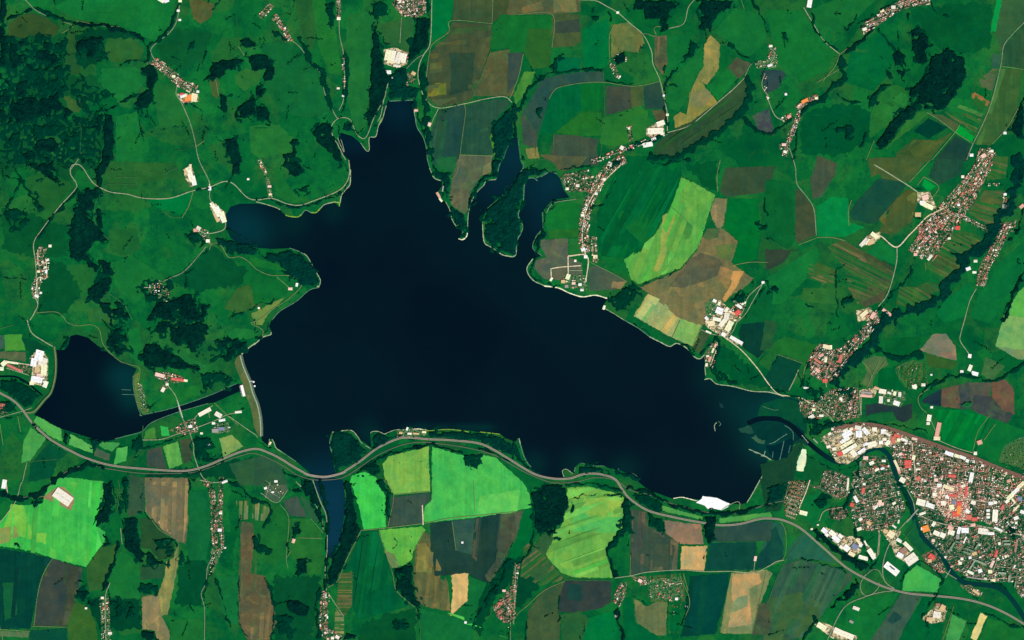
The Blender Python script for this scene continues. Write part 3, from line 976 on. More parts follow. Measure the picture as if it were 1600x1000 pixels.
 ('C4', (74, 152, 72), '1290,240 1600,200 1600,237 1300,270'),
 ('C4', (0, 98, 52), '980,780 1060,770 1040,990 970,970', 85),
 ('C4', (46, 92, 54), '60,500 200,340 270,350 210,460 290,580 180,640 60,560'),
 # south
 ('B4', (60, 200, 82), 'B3:580,1000 600,972 680,950 748,982 760,1000 B4:810,100 812,300 672,312 650,200 610,60', 80),
 ('B4', (120, 180, 78), 'B3:790,900 830,850 1080,790 1085,1000 B4:1090,72 860,92 B3:805,985', 5),
 ('B4', (70, 186, 84), 'B3:1100,790 1300,850 1310,900 1380,920 1400,840 1500,860 1600,965 C3:65,1000 C4:110,90 120,170 0,202 B4:1600,205 1060,268 1040,240 1060,160 1100,120', 8),
 ('B4', (88, 190, 86), '1400,100 1600,60 1600,195 1380,220'),
 ('B4', (58, 84, 72), '840,110 1090,80 1090,130 1050,160 1040,270 820,290 850,200', 10),
 ('B4', (0, 94, 56), '660,322 760,317 830,520 870,680 950,790 640,870 600,780 600,560 560,560', 80),
 ('B4', (98, 182, 72), '770,310 1040,290 1060,310 990,430 970,500 930,530 850,550 800,410', 80),
 ('B4', (118, 128, 76), '800,440 860,460 900,540 850,550'),
 ('B4', (96, 94, 58), '1000,420 1050,320 1085,340 1110,450 1120,600 1200,640 1215,820 1060,790 1000,750 985,600', 85),
 ('B4', (128, 118, 64), '1010,400 1060,390 1110,480 1100,580 1000,570', 80),
 ('B4', (32, 58, 62), '1090,270 1220,250 1250,440 1340,465 1350,420 1370,240 1530,210 1520,350 1480,600 1450,640 1370,610 1330,580 1120,600 1090,420', 82),
 ('B4', (44, 82, 72), '1225,250 1370,240 1350,465 1250,440'),
 ('B4', (76, 80, 62), '1530,212 1600,205 1600,350 1520,560 1460,640 1430,600 1500,500', 80),
 ('B4', (220, 178, 114), '1220,575 1325,565 1325,750 1215,850 1230,700', 75),
 ('B4', (104, 88, 62), 'A4:1510,260 1580,270 B4:0,400 0,580 60,600 100,720 130,880 80,1000 A4:1560,1000 1500,900 1490,720', 85),
 ('B4', (112, 108, 62), '520,590 610,570 600,780 550,860 510,780', 0),
 ('B4', (108, 116, 66), '500,800 550,850 550,940 500,950', 0),
 ('B4', (62, 84, 74), '170,130 260,100 320,230 210,220', 60),
 ('B4', (40, 92, 60), '270,90 330,130 400,270 330,235'),
 ('B4', (74, 98, 76), '50,90 70,0 180,0 200,60 130,140'),
 ('B4', (22, 102, 46), '0,240 90,220 140,150 200,240 190,470 100,520 60,480 20,450'),
 ('B4', (30, 104, 46), '200,240 330,240 410,330 410,590 330,590 200,470'),
 ('B4', (14, 106, 48), '440,690 500,670 510,780 450,800'),
 ('B4', (14, 104, 52), '1020,800 1215,850 1320,760 1330,600 1440,640 1390,760 1350,1000 1040,1000'),
 # south-west
 ('A4', (62, 184, 78), '0,290 90,160 260,150 330,0 440,0 660,12 640,120 600,290 660,322 650,400 600,450 540,545 330,490 200,440 0,410', 20),
 ('A4', (108, 186, 72), '70,150 150,160 200,330 290,330 290,400 190,370 120,350 20,320'),
 ('A4', (128, 150, 82), '0,300 100,290 120,350 20,400 0,400'),
 ('A4', (4, 60, 60), '0,420 200,460 320,490 260,600 220,780 190,930 0,930', 85),
 ('A4', (16, 92, 56), '20,640 100,640 110,840 30,880'),
 ('A4', (60, 68, 60), '330,492 520,550 500,640 470,760 420,910 210,910 230,760 270,600'),
 ('A4', (8, 76, 56), '190,940 420,920 420,1000 180,1000'),
 ('A4', (92, 110, 70), '20,940 185,950 175,985 0,970'),
 ('A4', (52, 100, 42), '420,830 480,760 560,800 600,900 620,1000 430,1000'),
 ('A4', (46, 94, 46), '540,560 620,420 740,400 720,480 670,620 640,680 560,700'),
 ('A4', (20, 108, 50), '690,560 760,440 830,480 870,560 880,740 700,740 680,680'),
 ('A4', (122, 106, 78), '905,0 1180,0 1170,170 1180,240 1160,400 1110,380 1000,310 910,190', 88),
 ('A4', (196, 160, 98), '985,265 1000,250 1040,300 1060,330 1090,330 1092,355 1020,300', 88),
 ('A4', (144, 134, 78), '1110,400 1120,500 1080,700 1050,840 1010,850 990,710 1030,600 1040,510 1090,480', 75),
 ('A4', (146, 122, 84), '990,712 1010,850 1060,940 1060,1000 990,1000 970,940 890,930 890,730', 88),
 ('A4', (34, 78, 46), '880,240 950,240 1090,400 1090,480 1000,500 940,430 880,420'),
 ('A4', (36, 82, 52), '880,540 1030,530 1030,610 880,625'),
 ('A4', (50, 84, 60), '810,0 900,0 900,200 800,230'),
 ('A4', (14, 100, 54), '1180,80 1300,60 1320,300 1290,500 1180,500'),
 ('A4', (16, 106, 54), '1350,600 1500,600 1490,900 1420,900 1380,760'),
 ('A4', (24, 106, 48), '1060,880 1280,860 1270,1000 1070,1000'),
 ('A4', (150, 122, 90), '270,110 330,60 400,40 470,110 450,190 380,160'),
 ('A3', (74, 168, 80), '230,600 380,680 390,760 300,720 210,632'),
 ('A3', (70, 160, 76), '150,750 190,670 290,740 190,880 135,895', 70),
 ('A3', (84, 170, 84), '440,710 580,790 580,832 430,780'),
 ('A3', (64, 150, 72), '620,760 750,770 700,822 620,792'),
 ('A3', (72, 168, 78), '730,800 800,790 790,880 710,905'),
 ('A3', (84, 96, 68), '600,800 690,840 680,880 590,850'),
 ('A3', (46, 176, 80), '1000,660 1050,668 1062,722 1010,722'),
 ('A3', (60, 130, 56), '910,690 965,670 975,740 900,745'),
 ('A3', (92, 168, 78), '1020,790 1110,757 1142,900 1060,930', 78),
 ('A3', (70, 78, 66), '920,812 1010,792 1040,932 920,912', 80),
 ('A3', (68, 76, 52), '1120,752 1190,742 1200,880 1150,900'),
 ('A3', (122, 160, 88), '1370,740 1450,717 1520,790 1400,860', 50),
 ('A3', (62, 138, 52), '30,92 140,90 160,190 30,192'),
 ('A3', (84, 92, 64), '0,195 160,200 160,260 0,240'),
 ('A3', (50, 88, 72), '0,100 30,95 30,180 0,190'),
 ('A3', (4, 74, 46), '140,100 240,140 300,180 180,220 160,190'),
 ('A3', (22, 108, 46), '960,540 1100,430 1260,400 1250,470 1000,560'),
 ('A3', (92, 112, 56), '840,340 870,320 870,400 900,480 930,570 895,590 862,540 840,430'),
 ('A3', (18, 110, 50), '800,60 870,40 905,290 810,230'),
 ('A3', (26, 108, 52), '930,140 1020,150 1300,290 1290,350 1200,290 1000,200'),
 ('A3', (24, 112, 52), '1400,90 1470,50 1600,65 1590,110 1440,132'),
 ('A3', (40, 88, 56), '1430,900 1600,850 1600,1000 1500,1000'),
 ('A3', (4, 80, 52), '190,900 310,770 430,830 360,880 330,980 180,1000'),
 ('A3', (16, 100, 48), '1510,600 1590,640 1580,690 1500,650'),
 ('B3', (40, 84, 60), '0,860 60,850 160,920 200,1000 0,1000'),
]
def spill(txt, s):
    """outlines that stop exactly at a survey sheet's edge run on a little, unevenly, into the next sheet"""
    out = []
    for t in txt.split():
        if ':' in t:
            s, t = t.split(':')
        x, y = (float(v) for v in t.split(','))
        if s[0] in 'ABCD':
            x += random.uniform(6, 55) if x >= 1598 else -random.uniform(6, 55) if x <= 2 else 0
            y += random.uniform(4, 36) if y >= 998 else -random.uniform(4, 36) if y <= 2 else 0
        out.append(W(s, x, y))
    return out


def toned(c):
    r, g, b_ = c
    if r > .82 * g and g < 140:            # bare soil: greyer and greener than it first looks
        return (r * .92, g * 1.02, b_ * 1.06)
    if b_ > .9 * g and g < 100:            # dark slate crops
        return (r * .9, g * 1.12, b_ * .92)
    return c


for f_ in FIELDS:
    f_ = (f_[0], toned(f_[1])) + tuple(f_[2:])
    wild = f_[1][1] <= 87 and f_[1][0] < 12 and f_[1][2] < 47
    q_ = np.asarray(P(f_[0], f_[2]))
    ar_ = abs(float(np.sum(q_[:, 0] * np.roll(q_[:, 1], -1) - q_[:, 1] * np.roll(q_[:, 0], -1)))) / 2
    sheet('field', spill(f_[2], f_[0]), crop_mat(f_[1], f_[3] if len(f_) > 3 else None, rowk=.09), 1.0, jag=(45, 38) if wild else (30, 9))



def clip_half(poly, nx, ny, lim):
    out = []
    for i in range(len(poly)):
        a, b_ = poly[i], poly[(i + 1) % len(poly)]
        da, db = a[0] * nx + a[1] * ny - lim, b_[0] * nx + b_[1] * ny - lim
        if da <= 0:
            out.append(a)
        if (da < 0) != (db < 0):
            t = da / (da - db)
            out.append((a[0] + (b_[0] - a[0]) * t, a[1] + (b_[1] - a[1]) * t))
    return out


def strips(s, txt, ang, pal, w=(14, 34), skip=.25):
    """narrow strip parcels side by side, each a field of its own"""
    poly = P(s, txt)
    nx, ny = -math.sin(rad(ang)), math.cos(rad(ang))
    pr = [p[0] * nx + p[1] * ny for p in poly]
    v = min(pr)
    while v < max(pr):
        ww = random.uniform(*w)
        q = clip_half(clip_half(poly, nx, ny, v + ww), -nx, -ny, -v)
        v += ww
        if len(q) > 2 and random.random() > skip:
            # cut across here and there
            tx, ty = ny, -nx
            pt = [p[0] * tx + p[1] * ty for p in q]
            cut = random.uniform(min(pt), max(pt))
            for r in ((clip_half(q, tx, ty, cut), clip_half(q, -tx, -ty, -cut)) if random.random() < .6 else (q,)):
                if len(r) > 2:
                    sheet('field_strip', r, crop_mat(random.choice(pal)), 1.0, jag=None, spacing=120)


PG = [(58, 104, 50), (34, 100, 46), (74, 96, 54), (20, 104, 50), (84, 98, 60), (64, 94, 52), (46, 108, 52), (28, 96, 48)]
PB = [(88, 94, 60), (72, 94, 54), (58, 98, 48), (100, 100, 66), (60, 92, 52), (44, 104, 50), (30, 98, 48), (52, 104, 50)]
PP = [(120, 128, 84), (140, 144, 92), (70, 120, 64), (52, 104, 54), (104, 120, 74)]
for a_ in [('D2', '370,540 470,500 790,690 765,790 690,840 480,680', 153, PB), ('D2', '480,700 640,730 690,840 560,900 500,800', 160, PB), ('D2', '1350,190 1490,190 1440,370 1400,430 1250,330', 165, PG), ('D2', '1120,460 1340,480 1210,690 1080,780 980,660', 152, PG), ('D2', '980,760 1100,790 1000,880 850,880', 150, PG), ('D2', '820,790 960,800 950,900 800,920', 150, PG),
           ('D2', '260,640 430,690 400,790 240,740', 160, PG), ('D2', '1370,10 1500,10 1480,115 1365,130', 165, PG), ('B4', '515,585 610,570 600,780 550,860 505,780', 0, PB, (14, 28)), ('B4', '495,800 550,850 550,960 490,950', 0, PP, (14, 28)), ('C4', '860,600 1075,580 1080,760 860,760', 84, PG, (14, 34)), ('C4', '980,780 1060,770 1040,960 975,960', 84, PG, (14, 30)),
           ('D1', '1100,700 1340,720 1290,860 1190,780', 153, PG), ('C4', '80,380 200,470 330,620 180,660 50,600', 38, PB, (20, 50), .4), ('A4', '1475,130 1600,130 1610,235 1500,250', 88, PP, (16, 40)), ('B4', '-10,130 95,180 60,255 -10,250', 85, PP, (16, 40)), ('D3', '800,290 980,270 1000,400 880,440', 80, PG, (14, 34)), ('D1', '1330,480 1440,430 1330,720 1280,640', 150, PG, (30, 70)),
           ('A4', '910,10 1180,10 1170,240 1150,390 1010,305 915,190', 88, [(118, 112, 84), (104, 100, 78), (130, 116, 84), (92, 96, 78), (140, 126, 88)], (30, 80), .5), ('C4', '745,190 840,200 850,290 1040,390 1030,560 740,590', 88, [(62, 84, 66), (76, 84, 68), (52, 80, 66), (86, 88, 72)], (35, 90), .45), ('B4', '1370,240 1530,212 1520,350 1480,600 1340,470', 84, [(34, 62, 62), (48, 72, 64), (70, 78, 62), (28, 56, 58)], (30, 70), .45),
           ('C1', '890,230 965,225 970,400 940,470 890,400', 88, [(96, 92, 66), (82, 88, 62), (104, 92, 70)], (25, 60), .4), ('B4', '1000,430 1110,450 1200,640 1215,815 1060,785 990,700', 84, [(104, 100, 62), (88, 94, 58), (112, 110, 70)], (40, 90), .5)]:
    strips(*a_)


def near_c(c):
    return [tuple(min(250, v * k) for v in c) for k in (.88, .94, 1.06, 1.12)] + [(c[0] * .8, c[1] * 1.04, c[2] * .94), (c[0] * 1.15, c[1], c[2] * .95)]


for s_, t_, an_, c_ in [('C2', '852,840 940,875 C3:1045,5 1000,105 C2:765,972', 55, (152, 168, 106)), ('D2', '690,370 800,245 870,185 925,205 900,380 780,465', 35, (76, 90, 46)), ('D1', '1300,905 1455,430 1585,445 1535,760 1390,905', 72, (58, 102, 52)), ('D1', '810,960 910,875 1050,885 1145,835 1060,925 1000,995', 35, (62, 92, 48)), ('C1', '1005,820 1280,645 1450,495 1478,560 1400,715 1150,885 890,955', 35, (46, 84, 50)),
                        ('B1', '1228,150 1472,155 1455,320 1380,555 1140,665 1072,605 1092,335', 6, (66, 84, 54)), ('D4', '105,525 220,497 520,585 380,775 330,855 205,985 5,990', 65, (50, 92, 68)), ('A4', '5,425 200,465 315,492 258,600 220,775 190,925 5,925', 85, (6, 64, 58)), ('C4', '1115,605 1355,582 1330,745 1268,955 1055,975', 84, (4, 72, 58)),
                        ('B4', '665,325 758,320 830,520 868,680 940,785 645,865 605,780 603,560', 82, (4, 96, 54)), ('B4', '1110,795 1300,855 1310,900 1380,915 1600,1000', 8, (70, 186, 84)), ('C4', '350,60 480,45 690,115 685,295 580,425 625,605 405,605 215,470', 20, (100, 172, 76)), ('C2', '1065,115 1265,222 1190,465 1050,675 790,770 705,625 900,460', 68, (92, 164, 72)), ('A4', '95,165 260,155 430,10 650,15 600,285 640,400 540,540 330,485 10,405', 86, (66, 182, 78)),
                        ('D1', '640,710 860,560 870,640 740,800', 150, (30, 108, 48)), ('D3', '1025,565 1195,565 1375,605 1280,815 1095,755', 60, (2, 118, 52)), ('A4', '340,495 515,550 470,755 420,905 215,905 265,610', 80, (62, 74, 58)), ('B4', '5,585 60,605 125,880 80,995 A4:1560,995 1495,720 1580,280 1600,350', 86, (98, 90, 64)), ('B1', '1145,690 1298,660 1275,995 1112,995 1095,855', 80, (36, 82, 62)), ('B1', '1312,665 1555,625 1465,860 1285,955', 15, (36, 84, 60)), ('C2', '645,105 1050,10 1055,100 880,475 700,612 565,595 535,335', 60, (2, 96, 50))]:
    strips(s_, t_, an_, near_c(c_), (25, 110), .5)

# reed beds and silt flats standing just above the water
for s_, c_, t_ in [('X9', (5, 74, 50), '640,300 680,130 760,90 960,30 1100,30 1290,90 1300,220 1380,320 1420,480 1410,590 1270,462 1140,380 990,312 860,300 740,300'),
                   ('X9', (3, 54, 50), '420,460 620,430 800,392 950,398 1110,472 1210,560 1200,620 1060,640 900,740 760,730 640,620 560,560'),
                   ('X9', (1, 42, 48), '760,760 900,760 1050,700 1200,640 1210,760 1080,990 900,990 860,960'),
                   ('X9', (28, 74, 62), '330,510 490,445 540,470 580,560 520,580 380,560'), ('X9', (58, 98, 74), '540,640 610,590 660,660 760,690 740,735 640,720'),
                   ('X9', (10, 60, 50), '1200,700 1380,640 1420,760 1330,790 1270,930 1150,990 1090,990 1170,840'),
                   ('X9', (30, 96, 66), '680,140 760,125 800,150 720,160'), ('X9', (40, 92, 66), '1030,60 1090,60 1100,120 1050,110'), ('X9', (22, 60, 62), '30,90 90,110 120,180 60,170')]:
    sheet('reed_bed', P(s_, t_), crop_mat(c_), 0, z=.35, jag=(25, 9))

# ------------------------------------------------------------------ woods
for a_ in [
 ('A1', '60,260 350,260 380,330 340,420 200,350 150,420 60,400', 0, .32), ('A1', '490,260 600,230 680,250 660,330 640,400 500,380 480,300', 0, .28),
 ('A1', '880,430 960,400 990,470 970,560 930,680 870,700 840,660 860,600 920,560 930,490', 0), ('A1', '660,720 720,720 725,1000 A2:700,0 640,130 600,180 590,60 A1:640,1000 650,850', 0),
 ('A1', '80,600 300,620 380,560 400,680 480,700 400,760 250,730 100,780 60,680', 0, .2), ('A1', '220,880 350,850 380,920 300,960 220,920', 0), ('A1', '560,750 650,720 640,840 560,800', 0, .15),
 ('A1', '1330,390 1500,360 1530,380 1480,440 1420,450 1380,500 1310,500', 0), ('A1', '1400,870 1480,860 1510,1000 A2:1500,100 1450,90 1440,0', 0), ('A1', '1370,590 1430,600 1420,720 1380,700', 0),
 ('A1', '1460,740 1480,690 1520,640 1600,600 1600,720 1540,740', 0, .1), ('A1', '1500,250 1560,240 1600,280 1540,310', 0), ('A1', '1540,380 1600,340 B1:60,345 130,430 110,490 50,520 30,480 60,430 0,440', 0),
 ('A1', '110,520 170,500 160,620 100,620', 0), ('A1', '0,0 40,0 50,60 30,200 60,260 40,420 0,420', 0, .15), ('A1', '100,760 500,800 520,1000 440,1000 350,860 200,860 60,960 0,900', 1, .42), ('A1', '120,430 400,420 440,560 300,600 180,560', 1, .3),
 ('A1', '0,250 350,245 400,380 440,480 380,600 400,700 250,760 0,760', 0, .62), ('A1', '0,760 400,720 640,740 640,1000 A2:560,60 300,30 100,40 0,20', 0, .63), ('A1', '480,480 640,520 700,620 560,700 470,600', 0, .6),
 ('A1', '130,960 200,940 260,1000 140,1000', 0, .1), ('A1', '480,580 640,620 690,700 560,740', 1, .3), ('A1', '340,250 410,220 400,330 360,350', 1, .3),
 ('A2', '480,180 640,180 590,250 590,380 680,500 600,520 540,600 620,650 600,700 530,640 440,600 430,460 470,300', 0, .12), ('A2', '620,620 690,640 700,800 620,900 540,870 560,790 620,760', 0, .1),
 ('A2', '540,800 640,880 760,900 830,1000 A3:800,0 690,0 A2:600,900', 0, .18), ('A2', '150,20 300,20 330,80 440,150 400,170 260,90', 0, .1), ('A2', '920,1000 980,900 1080,870 1200,830 1230,900 1320,900 1270,1000', 0, .08),
 ('A2', '1340,490 1440,500 1600,545 B2:0,600 A2:1560,590 1420,580', 2), ('A2', '870,760 1060,750 1070,880 920,900', 1, .35), ('A2', '440,360 520,330 560,470 470,520', 1, .3), ('A2', '180,190 280,300 240,330 160,220', 1, .25),
 ('A2', '20,300 200,310 180,420 60,420', 1, .42), ('A2', '1150,480 1240,440 1290,520 1240,560', 1, .25), ('A2', '300,20 340,0 360,90 300,60', 0, .1), ('A2', '600,320 640,310 660,430 620,430', 0),
 ('B1', '720,260 730,180 760,200 780,280 800,420 840,480 800,620 760,700 720,780 690,820 700,650 720,520', 0), ('B1', '1000,110 1090,110 1080,280 1030,330 960,400 940,380 980,250', 0),
 ('B1', '430,30 500,20 490,170 460,180', 1), ('B1', '0,530 60,560 50,610 0,600', 0), ('B1', '0,660 70,670 100,770 0,740', 0), ('B1', '350,830 400,770 470,760 480,830 520,920 550,1000 B2:560,30 500,0 B1:480,960 400,910', 0, .05),
 ('B1', '210,870 270,850 250,940 260,1000 B2:290,80 260,110 210,90 170,20 B1:180,1000 160,960 220,950', 0, .08), ('B1', '820,480 930,420 950,540 990,560 980,626 836,628', 2, .1), ('B1', '560,760 600,770 620,830 545,810', 2),
 ('B1', '1600,655 1480,780 1480,850 1500,960 1490,1000 1540,1000 1600,860', 2), ('C1', '0,620 45,690 30,800 30,860 0,862', 2), ('B1', '700,60 780,0 840,50 770,130 720,200', 1, .35),
 ('C1', '780,0 1000,0 1020,40 970,130 975,190 930,200 930,120 830,130 830,60 750,60', 0), ('C1', '1150,0 1390,0 1360,50 1280,110 1240,210 1170,190 1180,80', 0, .08), ('C1', '630,360 700,320 720,360 690,400 650,400', 0, .15),
 ('C1', '790,290 830,300 800,330', 1), ('C1', '1110,240 1170,290 1110,370 1080,370 1110,310', 1), ('C1', '480,80 550,70 540,120 500,140', 1, .2), ('C1', '30,700 50,860 60,950 95,1000 C2:250,0 170,0 80,0 55,0 C1:50,880', 2),
 ('C1', '250,360 290,360 290,460 255,460', 1), ('C1', '140,680 190,670 200,730 150,720', 1, .2),
 ('D1', '1010,370 1120,300 1220,360 1240,430 1200,560 1110,680 980,700 880,640 880,560 1000,460', 0, .08), ('D1', '890,180 940,170 1020,280 970,330 1000,390 940,400 890,310', 0, .12), ('D1', '780,310 830,320 870,390 870,490 860,520 820,480 790,390', 0, .1),
 ('D1', '730,800 870,660 940,690 860,750 770,880 710,930 660,900', 0), ('D1', '620,690 640,600 700,540 790,520 760,545 710,590', 1), ('D1', '850,80 890,100 870,150', 0), ('D1', '470,790 530,790 520,880 480,870', 1), ('D1', '1600,580 1560,680 1540,760 1500,820 1540,850 1600,860', 0),
 ('D1', '80,210 120,215 115,260 85,255', 1), ('D1', '400,800 480,780 480,830 420,830', 1, .2), ('D1', '900,640 960,650 960,690 900,690', 1),
 ('D2', '0,790 60,780 80,805 30,830', 0), ('D2', '440,890 540,840 540,880 460,910', 1), ('C2', '1520,390 1590,380 1590,440 1530,460', 1, .3), ('D2', '1560,10 1600,40 1590,150 1550,130', 0),
 ('B2', '20,605 200,560 280,590 360,680 390,780 280,790 235,730 130,645', 2), ('B2', '1090,20 1150,70 1210,80 1200,230 1180,250 1170,130 1120,110', 2), ('B2', '1480,0 1530,0 1510,115 1440,122 1400,160 1350,260 1325,330 1310,300 1360,180 1410,100 1480,90', 2),
 ('B2', '1200,270 1300,340 1312,400 1303,470 1285,405 1240,400', 2), ('B2', '170,20 230,0 290,80 260,110 210,90', 0), ('B2', '260,180 340,160 330,200 270,205', 1),
 ('B2', '1450,305 1530,235 1570,215 1600,165 C2:30,110 60,60 90,60 280,60 295,100 240,70 180,95 110,110 70,160 65,260 35,340 60,410 50,460 30,500 20,590 0,602 B2:1505,560 1430,500 1420,370', 2, .04),
 ('C2', '345,235 300,250 230,300 200,330 205,400 210,480 175,520 165,600 150,560 160,480 196,420 188,330 220,290 262,247', 2), ('C2', '1400,830 1480,800 1440,900 1370,900', 1, .2), ('C2', '690,760 790,780 740,960 660,940 600,880 680,820', 1, .2),
 ('A3', '690,0 800,0 790,260 725,212 655,150', 0, .3), ('A3', '860,200 930,130 1050,185 1250,300 1250,320 1000,300 900,290', 0, .05), ('A3', '900,60 1000,0 1320,0 1290,110 1285,230 1130,170', 0, .36), ('A3', '1330,130 1420,100 1560,130 1490,220 1430,260 1330,240', 0, .34),
 ('A3', '10,378 100,376 180,415 258,478 190,542 150,548 90,480 10,432', 1), ('A3', '0,505 60,510 110,565 60,580 0,590', 1), ('A3', '395,690 430,710 415,780 388,760', 0), ('A3', '360,190 420,90 440,110 415,170 390,190', 1), ('A3', '520,740 660,762 600,790 560,770', 2), ('A3', '1260,330 1400,330 1480,380 1400,420 1270,440', 1, .35),
 ('A3', '1200,740 1310,740 1390,850 1300,890 1240,880', 1, .2), ('A3', '830,760 890,700 900,790 830,870 810,830', 1, .2), ('A3', '330,660 430,695 560,740 420,705', 2),
 ('B3', '475,715 540,697 598,708 692,808 640,885 500,935 487,850 467,770', 2), ('B3', '722,716 750,702 790,712 850,740 750,810 730,800', 2), ('B3', '1085,702 1330,698 1400,706 1520,722 1560,745 1600,790 1600,860 1480,795 1380,755 1080,730', 2), ('B3', '640,940 700,900 760,880 790,960 750,985 690,945 620,960', 1),
 ('C3', '0,760 30,790 60,850 100,920 60,900 0,840', 2), ('C3', '420,905 560,920 620,950 560,950 440,950 400,965', 2), ('B3', '1300,840 1400,840 1380,925 1310,905', 1),
 ('B4', '550,0 600,20 620,180 655,310 600,420 520,600 460,660 450,580 472,495 522,405 562,150', 0), ('B4', '250,490 320,470 325,590 250,590', 0), ('B4', '190,760 250,740 330,790 320,860 240,840 190,800', 0), ('B4', '130,840 200,830 240,860 230,1000 130,960', 1, .15),
 ('B4', '0,380 100,430 90,470 20,450', 1), ('B4', '860,560 970,520 985,650 1000,740 1060,775 1010,790 940,760 880,690', 0, .1), ('B4', '1450,700 1530,600 1560,490 1600,480 1600,540 1500,720 1400,850 1390,960 1350,900', 1, .12), ('B4', '850,880 960,860 980,930 870,940', 1, .3),
 ('B4', '550,950 640,960 620,1000 550,1000', 0), ('B4', '220,290 280,280 280,350 220,340', 0), ('B4', '740,0 790,0 830,60 850,110 830,290 812,200 812,90', 1), ('B4', '250,0 345,0 400,140 425,320 370,230 320,110', 0, .1),
 ('C4', '120,90 200,20 345,40 350,170 330,230 280,340 220,340 140,310 130,150', 0, .06), ('C4', '1200,240 1290,230 1270,330 1240,400 1205,380', 0), ('C4', '700,110 740,120 745,300 690,330 660,400 600,430 590,420 690,290', 1), ('C4', '840,200 950,250 960,330 1040,380 950,330 850,290', 1),
 ('C4', '760,70 870,100 950,150 930,200 850,180 770,130', 1, .1),
 ('D4', '580,600 540,640 500,680 380,790 400,800 540,730', 0, .1), ('D4', '270,320 300,300 490,470 600,500 640,540 580,570 470,500', 0), ('D4', '1495,280 1550,290 1540,340 1490,330', 0), ('D4', '0,40 130,0 60,150 0,190', 2, .2), ('D4', '290,120 360,110 380,170 310,180', 1, .15),
 ('D3', '240,600 370,620 540,650 440,660 340,695 285,735 255,690', 1, .1), ('D3', '400,440 560,420 600,400 560,470 440,470', 1, .35), ('D3', '220,430 330,420 380,500 300,520', 1, .3), ('D3', '1200,530 1240,500 1290,530 1250,560', 3, .2),
 ('A4', '660,20 710,0 700,120 690,270 610,290 590,250 640,160', 0), ('A4', '770,230 870,240 880,430 940,470 870,500 830,460 780,420', 0), ('A4', '870,500 940,440 1000,500 1090,450 1100,390 1060,520 1000,540 900,530', 0, .1), ('A4', '960,380 1040,350 1100,380 1080,430 980,440', 1, .2),
 ('A4', '760,0 810,0 800,200 770,200', 1), ('A4', '480,680 560,680 540,740 490,740', 0), ('A4', '870,940 970,940 980,1000 900,1000', 0), ('A4', '880,630 1000,650 990,700 870,700', 1), ('A4', '540,760 640,700 650,760 570,800', 0, .2), ('A4', '690,750 830,760 860,860 730,870', 1, .4), ('A4', '480,610 530,615 525,635 485,635', 0), ('A4', '90,395 140,400 135,420 95,420', 0),
 ('A4', '1120,470 1180,480 1200,520 1130,520', 1, .2), ('A4', '200,120 270,130 260,150 190,150', 1), ('A4', '1580,360 1600,340 B4:20,400 40,470 0,450', 1), ('D2', '1140,560 1230,590 1210,650 1180,660', 2, .1),
]:
    wood(*a_)

